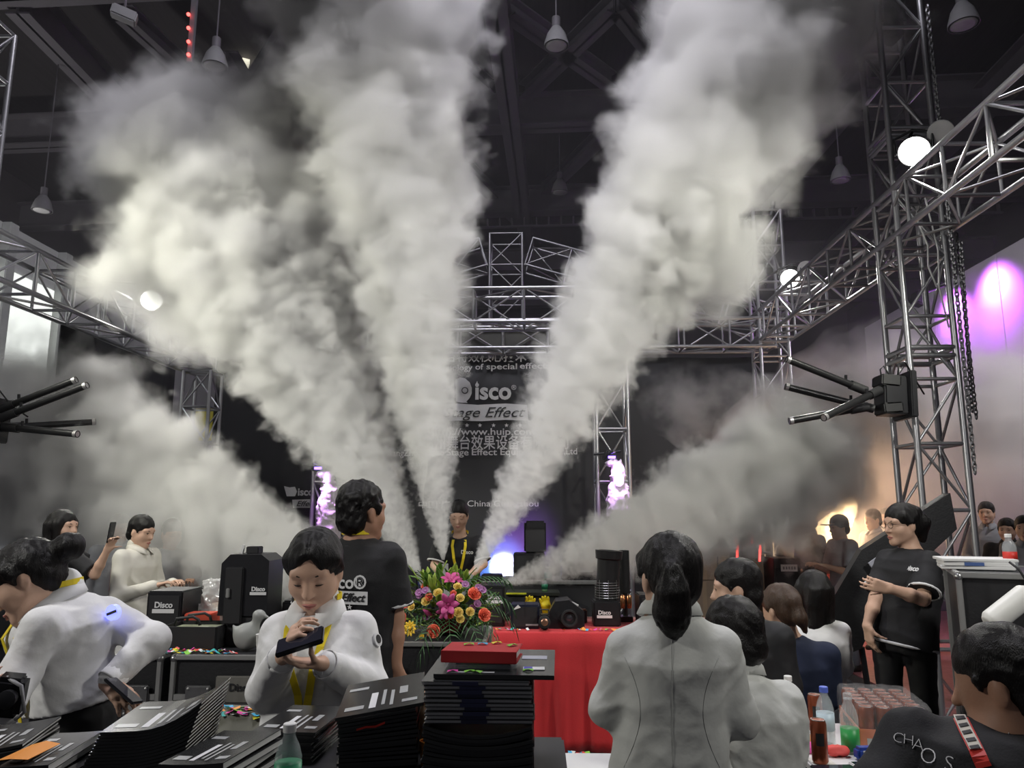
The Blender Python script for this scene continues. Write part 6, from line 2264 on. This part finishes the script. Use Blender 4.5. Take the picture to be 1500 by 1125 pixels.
# ------------------------------------------------------------------ catalogues on the front counter
M_COV = mat('black_glossy_cover', (0.020, 0.021, 0.022), .22, 0, .25, 6, spec=.6)
M_PAGE = mat('page_edges', (0.42, 0.42, 0.42), .8, 0, .25, 3, stretch=(1, 1, 260))
M_PAGEW = mat('white_pages', (0.70, 0.70, 0.69), .8, 0, .1, 3, stretch=(1, 1, 260))
M_SPINEB = mat('navy_spine', (0.012, 0.014, 0.05), .4)
M_COVP = mat('cover_print_grey', (0.45, 0.46, 0.46), .3, 0, .3, 12)
ZC = 1.06
ct_ = thing('front_counter', 'dark counter under the stacks of catalogues', 'counter', (-.745, 1.62, 0))
MB().box((0, 0, ZC - .02), (1.62, .70, .04), None, .006).build('top', mat('dark_counter_top', (.03, .03, .032), .4), ct_)
MB().box((0, .0, (ZC - .04) / 2), (1.56, .6, ZC - .04)).build('body', M_BLACK, ct_)


def catalogue(label, c, z, w, dpt, th, rz, bend=None, pages=None, group=None, cover=None, printed_=False, name='catalogue', tilt_=0.0):
    """bend(u) lifts the sheet along its width (u 0..1)"""
    t = thing(name, label, 'catalogue', (c[0], c[1], z), rz, group)
    bend = bend or (lambda u: 0.0)
    n = 9
    X = [(-w / 2 + w * i / (n - 1)) for i in range(n)]
    Zs = [bend(i / (n - 1)) for i in range(n)]
    tl_ = lambda y: (y + dpt / 2) * tilt_
    top_ = [[(x, y, z_ + th + tl_(y)) for x, z_ in zip(X, Zs)] for y in (-dpt / 2, 0, dpt / 2)]
    MB().sheet(top_, .0011).build('front_cover', cover or M_COV, t, smooth=False)
    MB().sheet([[(x * .985, y * .985, z_ + th - .0012 + tl_(y)) for x, z_ in zip(X, Zs)] for y in (-dpt / 2, 0, dpt / 2)], th - .0024).build('pages', pages or M_PAGE, t)
    MB().sheet([[(x, y, z_ + .0011 + tl_(y)) for x, z_ in zip(X, Zs)] for y in (-dpt / 2, 0, dpt / 2)], .0011).build('back_cover', cover or M_COV, t)
    if cover is None or cover is M_COV:
        g2 = [[(x, -dpt / 2 - .0006, z_ + th * f) for x, z_ in zip(X, Zs)] for f in (0.02, 1.0)]
        MB().sheet(g2, .0008).build('spine', M_COV if pages is None else M_COV, t) if pages is not M_PAGE else None
    if printed_:
        def patch(u0, u1, v0, v1, m=M_COVP, nm='cover_print'):
            i0, i1 = u0, u1
            pts = lambda v: [(-w / 2 + w * (i0 + (i1 - i0) * k / 4), -dpt / 2 + dpt * v, bend(i0 + (i1 - i0) * k / 4) + th + .0007 + tl_(-dpt / 2 + dpt * v)) for k in range(5)]
            MB().sheet([pts(v0), pts(v1)]).build(nm, m, t)
        for q in printed_:
            patch(*q)
    return t


PR = [(.08, .30, .12, .22, M_COVP), (.36, .44, .10, .55, M_PRINT), (.50, .54, .15, .60, M_COVP), (.60, .64, .10, .55, M_COVP), (.70, .80, .40, .62, M_COVP), (.06, .30, .72, .80, M_COVP), (.74, .92, .12, .20, M_COVP)]
rs = random.Random(3)
# tall stack
d = 1.62
c = at(707, 1000, d + .10)
zt_ = at(707, 992, d).z
th = (zt_ - ZC) / 26
for i in range(26):
    bd = None
    lower = i < 16
    dip = .0013 * i if lower else 0
    bd = (lambda u, k=dip: -k * (1 - (2 * u - 1) ** 2)) if lower else None
    lab = 'black catalogue sagging in the lower half of the tallest stack' if lower else 'catalogue with grey page edges and navy spine tab in the tall stack top'
    catalogue(lab, (c.x + rs.uniform(-.004, .004), c.y + rs.uniform(-.004, .004)), ZC + i * th, .217, .285, th * (.74 if lower else .95), rs.uniform(-.015, .015), bd, None if lower else M_PAGE, 'catalogues in the tallest stack', printed_=False)
    if not lower:
        sp_ = thing
nav = bpy.data.objects
for o in [o for o in COL.objects if o.name.startswith('catalogue') and o.get('label', '').startswith('catalogue with grey page')]:
    MB().box((-.012 + rs.uniform(-.008, .008), -.1430, th * .5), (.052, .0015, th * .92)).build('navy_tab', M_SPINEB, o)
ztop = ZC + 26 * th
catalogue('wide dark magazine with blue and white sticker on top of the tallest stack', (c.x + .035, c.y + .02), ztop + .001, .245, .29, .009, -.03, None, None, None, printed_=[(.70, .93, .58, .72, M_BADGE), (.10, .5, .05, .09, M_COVP)])
st = thing('sticker_label', 'blue and white address sticker on the dark magazine', 'sticker', (c.x + .112, c.y - .065, ztop + .0105))
MB().box((0, 0, .0006), (.045, .03, .0012)).build('paper', M_WHITE, st)
MB().box((-.012, 0, .0014), (.018, .026, .0006)).build('blue_block', mat('violet_blue_ink', (.10, .09, .45), .5), st)
cb_ = thing('clear_card_box', 'clear plastic card box under the red book', 'box', (c.x + .0, c.y - .03, ztop + .010))
MB().box((0, 0, .007), (.150, .10, .014), None, .003).build('box', M_PET, cb_)
MB().box((0.005, 0, .006), (.115, .09, .009)).build('cards', M_BLACK, cb_)
rbk = thing('red_book', 'thick red bound book topped with confetti on the tallest stack', 'book', (c.x + .002, c.y - .03, ztop + .024), -.10)
M_REDBOOK = mat('red_book_cloth', (0.42, 0.022, 0.025), .7, 0, .1, 20)
MB().box((0, 0, .0225), (.160, .110, .003), None, .001).build('front_cover', M_REDBOOK, rbk)
MB().box((0, 0, .0015), (.160, .110, .003), None, .001).build('back_cover', M_REDBOOK, rbk)
MB().box((0.0, -.0535, .012), (.160, .003, .023), None, .001).build('spine', M_REDBOOK, rbk)
MB().box((-.002, .001, .012), (.152, .104, .0185)).build('pages', M_PAGEW, rbk)
CF = {k: mat('confetti_' + k, v, .6, 0, .1) for k, v in dict(green=(.22, .55, .06), blue=(.06, .40, .65), yellow=(.75, .65, .05), red=(.70, .08, .07), pink=(.70, .07, .35), orange=(.8, .3, .05), white=(.7, .7, .7), teal=(.05, .4, .36)).items()}


def confetti_bit(x, y, z, key, rz, w=.022, h=.012, par=None, lift=.004):
    lab = {'green': 'green', 'blue': 'sky blue', 'yellow': 'yellow', 'pink': 'pink'}.get(key, key)
    o = MB().sheet([[(-w / 2, -h / 2, 0), (0, -h / 2, lift), (w / 2, -h / 2, .0)], [(-w / 2, h / 2, .001), (0, h / 2, lift * .6), (w / 2, h / 2, .002)]], .0006).build('confetti_slip', CF[key], None, loc=(x, y, z + .0008))
    o.rotation_euler = (0, 0, rz)
    return tag(o, lab + ' confetti slip lying on the tall stack by the red book', 'confetti', 'confetti slips on the tallest stack')


for dx, dy, dz, key, rz in ((-.03, -.01, .0490, 'green', .2), (.0, -.005, .0490, 'blue', -.1), (.03, .01, .0490, 'yellow', .4), (.065, -.02, .0490, 'green', .6), (-.055, -.10, .0105, 'pink', .1), (-.02, -.10, .0105, 'green', .3), (-.005, -.105, .0105, 'green', -.4), (.10, -.085, .0105, 'green', .0)):
    confetti_bit(c.x + dx, c.y + dy, ztop + dz, key, rz)

# second stack, slanting
d = 1.72
c = at(561, 1040, d + .08)
zt2 = at(556, 1042, d).z
n2 = 17
th = (zt2 - ZC) / n2
for i in range(n2):
    catalogue('black catalogue in the crooked stack behind the peach bottle', (c.x + rs.uniform(-.006, .006), c.y + rs.uniform(-.006, .006)), ZC + i * th, .165, .25, th * .84, .12 + rs.uniform(-.04, .04), (lambda u, k=i: .0016 * k * u), None, 'catalogues in the crooked stack', printed_=False) if i < n2 - 1 else \
        catalogue('catalogue with grey city print on top of the crooked stack', (c.x, c.y), ZC + i * th, .185, .25, th * .95, .14, (lambda u: .0016 * n2 * u), None, None, printed_=PR, tilt_=.05)
rr_ = thing('red_ribbon', 'bit of red ribbon lying across the crooked stack edge', 'ribbon', (c.x + .0, c.y - .128, ZC + 13 * th))
MB().sheet([[(-.03, 0, .0), (-.01, -.002, .006), (.01, -.001, .007), (.03, -.002, .015)], [(-.03, -.001, .004), (-.01, -.003, .010), (.01, -.002, .011), (.03, -.003, .019)]], .0006).build('ribbon', M_RED, rr_)
# third, low stack behind the water bottle
c = at(441, 1070, 1.868)
zt3 = at(447, 1082, 1.70).z
n3 = 9
th = max(.007, (zt3 - ZC) / n3)
for i in range(n3):
    catalogue('black catalogue in the low stack behind the clear water bottle', (c.x + rs.uniform(-.006, .006), c.y + rs.uniform(-.006, .006)), ZC + i * th, .145, .23, th * .92, -.05 + rs.uniform(-.05, .05), None, None, 'catalogues in the low stack', printed_=PR if i == n3 - 1 else False)
# the fanned pile with lifted white edges
d = 1.66
c = at(225, 1075, d + .10)
zt4 = at(225, 1078, d).z
n4 = 15
th = max(.006, (zt4 - ZC) / n4)
for i in range(n4):
    k = .012 + .0030 * i
    catalogue('black catalogue with curled white page edges in the fanned pile' if i < n4 - 1 else 'printed black catalogue curling up on top of the fanned pile', (c.x + .0015 * i, c.y + .002 * i), ZC + i * th, .20, .26, th * .88, .10 + .004 * i, (lambda u, kk=k: kk * max(0, (u - .35) / .65) ** 2), M_PAGEW, 'catalogues in the fanned pile' if i < n4 - 1 else None, printed_=PR if i == n4 - 1 else False)
# pile before it, and two piles to its other side
for (px, py, dd, n5, w5, rz5, lab, grp, kk) in ((328, 1098, 1.545, 5, .135, -.12, 'black catalogue in the small pile next to the fanned pile', 'catalogues in the small pile', .012), (75, 1098, 1.55, 4, .095, .06, 'black catalogue in the thin pile before the bun-haired woman', 'catalogues in the thin pile', .004), (8, 1090, 1.70, 6, .14, .20, 'black catalogue in the pile with a lifted corner at the counter end', 'catalogues in the end pile', .016)):
    c = at(px, py, dd + .07)
    zz = at(px, py + 14, dd).z
    th = max(.007, (zz - ZC) / n5)
    if n5 == 4:
        ogp = (c.x - .012, c.y - .10, ZC + n5 * th + .006)
    for i in range(n5):
        catalogue(lab, (c.x + rs.uniform(-.005, .005), c.y + rs.uniform(-.006, .006)), ZC + i * th, w5, .23, th * .95, rz5 + rs.uniform(-.06, .06), (lambda u, q=kk * i / n5: q * u * u), M_PAGEW, grp, printed_=PR if i == n5 - 1 else False)
og = thing('orange_leaflet', 'orange leaflet lying on the thin catalogue pile', 'leaflet', ogp)
MB().sheet([[(-.03, 0, .0), (0, -.01, .006), (.03, 0, .002)], [(-.03, .1, .0), (0, .1, .008), (.03, .1, .003)]], .0008).build('leaflet', CF['orange'], og)
# bottles on the counter
wb_ = at(422, 1120, 1.48)
bottle('clear water bottle with white cap and green label before the low stack', (wb_.x, 1.48, ZC), at(422, 1059, 1.48).z - ZC, .0245, M_PET, M_CAPW, M_WATER, (M_GRN, .10, .56))
M_PEACH = mat('peach_plastic', (0.80, 0.55, 0.34), .5, 0, .05)
pb_ = at(620, 1040, 1.86)
bottle('peach coloured bottle standing between the crooked and tallest stacks', (pb_.x, 1.86, ZC), at(617, 1013, 1.86).z - ZC, .023, M_PEACH, M_PEACH, None, None, name='lotion_bottle')
# amber coloured cup between the stacks
ag = thing('amber_cup', 'amber plastic cup wedged between the crooked and tallest stacks', 'cup', (at(626, 1105, 1.75).x, 1.75, ZC))
MB().lathe([(.014, 0), (.018, .05), (.016, .05), (.012, .004)], 14).build('cup', mat('amber_plastic', (.8, .3, .05), .4), ag, auto=40)

# ------------------------------------------------------------------ drinks table
ZD = .77
dt = thing('drinks_table', 'white table crowded with cans, bottles and papers', 'table', (.92 + .31, 2.94, 0))
MB().box((0, 0, ZD - .015), (.62, .62, .03), None, .006).build('tabletop', M_WHITE, dt)
for x in (-1, 1):
    for y in (-1, 1):
        MB().tube((x * .28, y * .28, 0), (x * .28, y * .28, ZD - .03), .018, 8).build('leg', M_CASEALU, dt)
wt = thing('white_table', 'plain white round-cornered table top before the red cloth', 'table', (at(862, 1112, 2.62).x + .04, 2.60, 0))
ztw = at(862, 1106, 2.79).z
out = []
for cx_, cy_, a0 in ((.14, .16, 0), (-.14, .16, PI / 2), (-.14, -.16, PI), (.14, -.16, 3 * PI / 2)):
    for k in range(6):
        a = a0 + k * PI / 10
        out.append((cx_ + .05 * math.cos(a), cy_ + .05 * math.sin(a)))
MB().prism(out, ztw - .025, ztw).build('tabletop', M_WHITE, wt)
MB().tube((0, 0, 0), (0, 0, ztw - .02), .03, 12).build('pedestal', M_CASEALU, wt)
MB().lathe([(.18, 0), (.18, .012), (.03, .03)], 20).build('base', M_CASEALU, wt, auto=40)
M_CAN = mat('copper_red_can', (0.30, 0.075, 0.035), .3, .6, .25, 25)
M_CANT = mat('can_top', (0.62, 0.62, 0.62), .25, .9)


def can_parts(t, p=(0, 0, 0), h_=.135, r=.0265):
    a = MB().lathe([(r * .8, 0), (r, .008), (r, h_ - .014), (r * .88, h_ - .002)], 16, p).build('wrap', M_CAN, t, auto=40)
    MB().lathe([(r * .88, h_ - .003), (r * .90, h_), (r * .82, h_), (r * .80, h_ - .005), (0, h_ - .005)], 16, p).build('lid', M_CANT, t, auto=40)
    return a


for px, py, y, lab in ((.955, 0, 2.745, 'copper red drink can with dark round logo beside the white sleeve'), (1.075, 0, 3.11, 'copper red drink can behind the blue-capped bottle')):
    t = thing('drink_can', lab, 'can', (px, y, ZD + .0012), group='single drink cans')
    can_parts(t, h_=.14)
    MB().sheet([[(.0272 * math.sin(a), -.0272 * math.cos(a), z) for a in [(-.7 + 1.0 * k / 6) for k in range(7)]] for z in (.06, .10)]).build('logo_patch', M_BLACK, t, smooth=True)
# tray of cans in film: cans are things of their own
A = at(1268, 1066, 2.62)
pk_rz = -.18
tray = thing('can_tray', 'orange cardboard tray wrapped in clear film, full of cans', 'tray', (at(1274, 1040, 3.05).x + .045, 3.05, ZD), pk_rz)
tw_, td_ = .235, .345
M_ORC = mat('orange_cardboard', (0.62, 0.17, 0.07), .7, 0, .12, 10)
MB().box((0, 0, .003), (tw_, td_, .006)).build('bottom', M_ORC, tray)
for sy in (-1, 1):
    MB().box((0, sy * td_ / 2, .035), (tw_, .003, .07)).build('side', M_ORC, tray)
for sx in (-1, 1):
    MB().box((sx * tw_ / 2, 0, .035), (.003, td_, .07)).build('end', M_ORC, tray)
MB().box((.01, -td_ / 2 - .002, .022), (tw_ * .9, .0012, .035)).build('white_panel', mat('greyed_panel', (.45, .45, .42), .7), tray)
o = text('tray_lettering', 'ENERGY', (-tw_ / 2 - .0025, .02, .042), .045, M_BLACK, tray, rot=(PI / 2, 0, -PI / 2), bold=.0008, align='CENTER', extrude=.0004)
F_ = Field((-.15, -.2, -.01), (.15, .2, .22), .006)
F_.loft((0, 0, .0), (1, 0, 0), (0, 1, 0), (0, 0, 1), [(0, tw_ / 2 + .011, td_ / 2 + .012), (.145, tw_ / 2 + .010, td_ / 2 + .011), (.157, tw_ / 2 + .002, td_ / 2 + .002)], .0, sq=14)
F_.rough(.003, 26, (1, 1, 1), 8.)
F_.plane_cut((0, 0, .001), (0, 0, -1))
fm = mat('shrink_film', (.9, .9, .9), .12, 0, .02, alpha=.09, spec=1.0, bump=.4, bscale=45)
link('film', F_.mesh('film', fm, 0), tray)
for i in range(4):
    for j in range(6):
        lx, ly = -tw_ / 2 + .031 + i * .0575, -td_ / 2 + .031 + j * .0565
        p = tray.location + Matrix.Rotation(pk_rz, 3, 'Z') @ V(lx, ly, .0065)
        t = thing('drink_can', 'copper red drink can packed in the film-wrapped orange tray', 'can', p, group='cans in the tray')
        can_parts(t, h_=.137)
p = at(1163, 1048, 3.0)
bottle('clear bottle with white cap behind the white sleeve', (.99, 3.15, ZD), .20, .031, M_PET, M_CAPW, M_WATER, None)
p = at(1204, 1070, 2.8)
bottle('clear bottle with blue cap and pale label on the drinks table', (1.06, 2.965, ZD), .20, .031, M_PET, M_CAPB, M_WATER, (mat('pale_blue_label', (.5, .62, .68), .4), .25, .55))
p = at(1238, 1095, 2.62)
bottle('uncapped clear bottle with green label beside the can tray', (1.105, 2.862, ZD), .20, .031, M_PET, M_PET, None, (mat('bright_green_label', (.03, .30, .07), .4), .06, .42))
tp = thing('tissue_pack', 'blue tissue packet with white lettering on the drinks table', 'packet', (1.125, 2.785, ZD), .1)
MB().box((0, 0, .022), (.075, .045, .044), None, .010).build('packet', mat('blue_packet', (.03, .07, .34), .35), tp, auto=40)
for k in range(4):
    MB().box((-.015, -.0232, .010 + .008 * k), (.012, .0012, .005)).build('packet_print', M_PRINT, tp)
pl = [(.965, 0, 2.762, .075, .09, .05, 'white sheet of paper lying under the front drink can'), (1.32, 0, 2.775, .12, .08, -.1, 'white sheet of paper sticking up beside the lettered jacket'), (1.33, 0, 2.675, .20, .07, .05, 'crumpled white paper napkin at the table edge')]
for k, (px, py, y, w5, h5, rz, lab) in enumerate(pl):
    t = thing('paper_sheet', lab, 'paper', (px, y, ZD + .001), rz)
    F5 = [[(-w5 / 2 + w5 * i / 6, -h5 / 2 + h5 * j / 5, (.0 if k == 0 else (.05 * (j / 5) ** 2 if k == 1 else .012 + .010 * math.sin(i * 2.1 + j) * math.cos(j * 1.7)))) for i in range(7)] for j in range(6)]
    MB().sheet(F5, .0008).build('sheet', mat('cream_paper', (.72, .71, .64), .7), t)
for k, (px, py, y, key, lab) in enumerate(((1.042, 0, 2.822, 'red', 'red candy wrapper on the drinks table'), (.974, 0, 2.955, 'orange', 'crumpled golden snack bag on the drinks table'), (.968, 0, 2.862, 'pink', 'pink packet by the drink can'))):
    t = thing('snack_packet', lab, 'packet', (px, y, ZD), (.1, .2, .1)[k])
    F_ = Field((-.06, -.05, -.01), (.06, .05, .06), .005)
    F_.ell((0, 0, .018), (.045, .024, .017), None, .0).rough(.007, 40, (1, 1, 1), k * 2.)
    link('wrapper', F_.mesh('wrapper', CF[key], 1), t)
tabp = thing('tablet', 'black and white tablet lying at the table edge by the napkin', 'tablet', (1.125, 2.695, ZD), .12)
MB().box((0, 0, .0045), (.15, .11, .008), None, .003).build('body', M_WHITE, tabp, auto=40)
MB().box((0, 0, .009), (.135, .098, .001)).build('screen', M_PHONE, tabp)
ph2 = thing('smartphone', 'black phone lying beside the white sleeve on the table', 'phone', (.975, 2.672, ZD), -1.5)
MB().box((0, 0, .004), (.07, .14, .008), None, .003).build('body', M_PHONE, ph2, auto=40)
MB().box((0, 0, .0085), (.064, .13, .001)).build('screen', mat('phone_screen', (0.02, 0.02, 0.03), .08), ph2)

# chairs under the seated people
def stool(label, P, hz_):
    j = P['J']['hip']
    t = thing('folding_stool', label, 'stool', (j.x, j.y, 0), group='stools under the seated people')
    MB().box((0, 0, hz_ - .02), (.36, .36, .04), None, .01).build('seat', M_BLACK, t)
    for x in (-1, 1):
        for y in (-1, 1):
            MB().tube((x * .13, y * .13, hz_ - .03), (x * .13, y * .13, 0), .012, 8).build('leg', M_CASEDARK, t)


for P_, lab in ((PS, 'black stool under the seated man in white shirt'), (PK, 'black stool under the man in black jacket'), (PP, 'black stool under the person in navy'), (PL, 'black stool under the long-haired seated woman'), (PC, 'black stool under the person in lettered jacket')):
    stool(lab, P_, max(.3, P_['J']['hip'].z - .125))

# jacket lettering, stripes and tag of the person with the lettered jacket
JK = kids(PC, 'jacket')


def stick(o, root, px, py, obs, roll=0.0, off=.0015):
    """lays a flat piece on the surface seen at a photo point"""
    hit = on_surface(obs, px, py, off)
    if hit is None:
        bpy.data.objects.remove(o)
        return None
    p, n = hit
    up_ = V(0, 0, 1) - n * n.z
    up_.normalize()
    x = up_.cross(n)
    M = Matrix((x, up_, n)).transposed() @ Matrix.Rotation(roll, 3, 'Z')
    M = M.to_4x4()
    M.translation = p
    o.matrix_basis = root.matrix_basis.inverted() @ M
    return o


for ch, px, py, sz, rz in (('C', 1316, 1082, .034, -.15), ('H', 1331, 1085, .034, -.1), ('A', 1345, 1092, .038, -.2), ('O', 1361, 1109, .048, 0), ('S', 1391, 1120, .046, -.1)):
    o = text('jacket_letter', ch, (0, 0, 0), sz, M_PRINT, PC['root'], align='CENTER', extrude=.0012, rot=(0, 0, 0), bold=-.0011)
    stick(o, PC['root'], px, py, JK, rz, .003)


def ribbon_on(P, obs, pts, w, m, name, off=.004, r=None):
    ps = [on_surface(obs, x, y, off) for x, y in pts]
    ps = [h_ for h_ in ps if h_ is not None]
    if len(ps) < 2:
        return None
    if r:
        return MB().path([h_[0] for h_ in ps], r, 5).build(name, m, P['root'], smooth=True, world=True)
    g_ = []
    for i, (p, n) in enumerate(ps):
        t_ = (ps[min(i + 1, len(ps) - 1)][0] - ps[max(i - 1, 0)][0]).normalized()
        s_ = t_.cross(n).normalized() * w / 2
        g_.append([p - s_, p + s_])
    return MB().sheet(g_, .0015).build(name, m, P['root'], world=True)


L_ = lambda a, b, n: [(a[0] + (b[0] - a[0]) * i / n, a[1] + (b[1] - a[1]) * i / n) for i in range(n + 1)]
ribbon_on(PC, JK, L_((1404, 1046), (1442, 1124), 10), .030, M_RED, 'tag_strap')
ribbon_on(PC, JK, L_((1406, 1051), (1430, 1100), 8), .024, mat('tag_paper', (.55, .52, .45), .6), 'tag_paper', .007)
for k in range(5):
    a_ = (1407 + 5 * k, 1054 + 10.5 * k)
    ribbon_on(PC, JK, L_(a_, (a_[0] + 3, a_[1] + 4.5), 2), .018, M_BLACK, 'tag_print', .009)
for a, b, c_ in (((1424, 1036), (1460, 1040), (1500, 1062)), ((1424, 1041), (1455, 1047), (1500, 1072)), ((1432, 1052), (1462, 1062), (1478, 1075))):
    ribbon_on(PC, JK, L_(a, b, 6) + L_(b, c_, 6)[1:], 0, M_PRINT, 'collar_stripe', .001, .0013)

o = text('chest_print', 'Disco', (0, 0, 0), .045, M_PRINT, PG['root'], align='CENTER', extrude=.0015, rot=(0, 0, 0), bold=.001)
stick(o, PG['root'], 1337, 834, kids(PG, 'tee_shirt'), 0, .008)
# button plackets, pockets and badges on the white shirts
SW = kids(PW, 'shirt')
for py in (925, 990, 1012, 1034):
    o = MB().tube((0, 0, 0), (0, 0, .002), .005, 10).build('button', M_CAPW, PW['root'])
    stick(o, PW['root'], 466, py, SW, 0, .0015)
o = MB().tube((0, 0, 0), (0, 0, .004), .020, 20).build('sleeve_badge', M_PRINT, PW['root'], auto=40)
stick(o, PW['root'], 551, 938, SW, 0, .004)
o = MB().tube((0, 0, 0), (0, 0, .001), .013, 20).build('sleeve_badge_mark', M_BLACK, PW['root'])
stick(o, PW['root'], 551, 937, SW, 0, .0085)
ribbon_on(PW, SW, L_((466, 908), (469, 1040), 14), .026, M_SHIRT, 'placket', .002)
for P_, a_ in ((PW, 'r'), (PW, 'l'), (PB, 'l')):
    el_, wr_ = P_['J']['el' + a_], P_['J']['wr' + a_]
    dd_ = (wr_ - el_).normalized()
    oo_ = dd_.orthogonal().normalized()
    MB().sheet([[el_ + (wr_ - el_) * .95 + dd_ * z_ + (Matrix.Rotation(k * 2 * PI / 16, 3, dd_) @ oo_) * (.041 - .02 * abs(z_)) for k in range(17)] for z_ in (-.045, 0, .006)], .003).build('cuff', M_SHIRT, P_['root'], smooth=True, world=True)
SJ = kids(PJ, 'shirt')
M_SEAM = mat('jacket_seam', (0.36, 0.37, 0.355), .9)
ribbon_on(PJ, SJ, L_((984, 935), (986, 1124), 24), 0, M_SEAM, 'back_seam', .0002, .0011)
for sx_ in (-1, 1):
    ribbon_on(PJ, SJ, [(984 + sx_ * (70 - 24 * math.sin(PI * k / 20)), 960 + 8.2 * k) for k in range(21)], 0, M_SEAM, 'side_seam', .0002, .0009)
cm = thing('compact_camera', 'black camera held low by the bun-haired woman', 'camera', W(14, 1018, 2.12))
MB().box((0, 0, 0), (.075, .06, .11), (.2, .15, .3), .012).build('body', M_PHONE, cm, auto=40)
MB().lathe([(.022, 0), (.024, .03), (.018, .032)], 16, (.02, -.03, .0), (.3, -.9, 0)).build('lens', M_BLACKM, cm, auto=40)
MB().path([(.0, -.02, .05), (.05, -.03, .03), (.06, -.02, -.04), (.03, -.01, -.06)], .005, 6).build('strap', M_GREY, cm, smooth=True)
# beaded bracelet on the woman's wrist
wj = PW['J']['wrr']
dv = (PW['J']['elr'] - wj).normalized()
br = thing('bracelet', 'brown bead bracelet on the phone reading woman', 'bracelet', wj + dv * .012)
ub = dv.orthogonal().normalized()
for k in range(14):
    MB().ball((Matrix.Rotation(k * 2 * PI / 14, 3, dv) @ ub) * .030, .0065, 8, 6).build('bead', mat('brown_bead', (.20, .09, .06), .3), br, smooth=True)

# confetti strewn on the floor and on the cases
rs = random.Random(9)
keys = list(CF)


def strew(name, label, n, fn, size=.03, keep=(), on=None):
    t = thing(name, label, 'confetti', (0, 0, 0), kind='stuff')
    for key in keys:
        b = MB()
        for k in range(n // len(keys)):
            p = Vector(fn())
            while any((p.x - ax_) ** 2 + (p.y - ay_) ** 2 < ar_ ** 2 for ax_, ay_, ar_ in keep):
                p = Vector(fn())
            if on is not None:
                ht_ = on.ray_cast(V(p.x, p.y, 5), V(0, 0, -1))
                if ht_[0] is not None:
                    p.z = ht_[0].z
            a = rs.uniform(0, PI)
            w, h_ = size * rs.uniform(.6, 1.2), size * rs.uniform(.35, .7)
            ux, uy = V(math.cos(a), math.sin(a), rs.uniform(-.4, .4)), V(-math.sin(a), math.cos(a), rs.uniform(-.3, .3))
            z_ = V(0, 0, .004 + w * .25)
            b.sheet([[p - ux * w - uy * h_ + z_, p + z_ * .6 - uy * h_, p + ux * w - uy * h_ + z_], [p - ux * w + uy * h_ + z_, p + z_ * .6 + uy * h_, p + ux * w + uy * h_ + z_]], .0006)
        o = b.build('slips', CF[key], t)
        o['kind'] = 'stuff'
    return t


strew('confetti', 'thick litter of coloured confetti on the floor before the red cloth', 1600, lambda: (rs.uniform(-.19, 1.3), rs.uniform(4.2, 5.36), rs.uniform(0, .02)), .03, keep=[(1.30, 4.42, .2), (1.15, 4.42, .2)])
strew('confetti', 'scattered confetti slips on the flight case tops', 96, lambda: (rs.uniform(pA.x + .4, pB.x + .95), rs.uniform(3.97, 4.06), zl), .017, keep=[(o.location.x, o.location.y, .10) for o in COL.objects if o.name in ('duck_figure', 'paper_cup', 'tower_machine')])
strew('confetti', 'confetti slips strewn on the red table top', 64, lambda: (rs.uniform(tl.x + .03, tr.x - .6), rs.uniform(YT0 + .02, YT0 + .08), zt + .004), .016, keep=[(o.location.x, o.location.y - .06, .17 if o.name == 'hooded_projector' else .11) for o in COL.objects if o.name in ('small_projector', 'hooded_projector')])
strew('confetti', 'confetti litter on the olive sack', 48, lambda: (sk.location.x + rs.uniform(-.15, .15), 3.5 + rs.uniform(-.1, .0), zs), .02, on=BVHTree.FromPolygons([sk.matrix_basis @ v.co for v in sk.children[0].data.vertices], [tuple(p.vertices) for p in sk.children[0].data.polygons]))
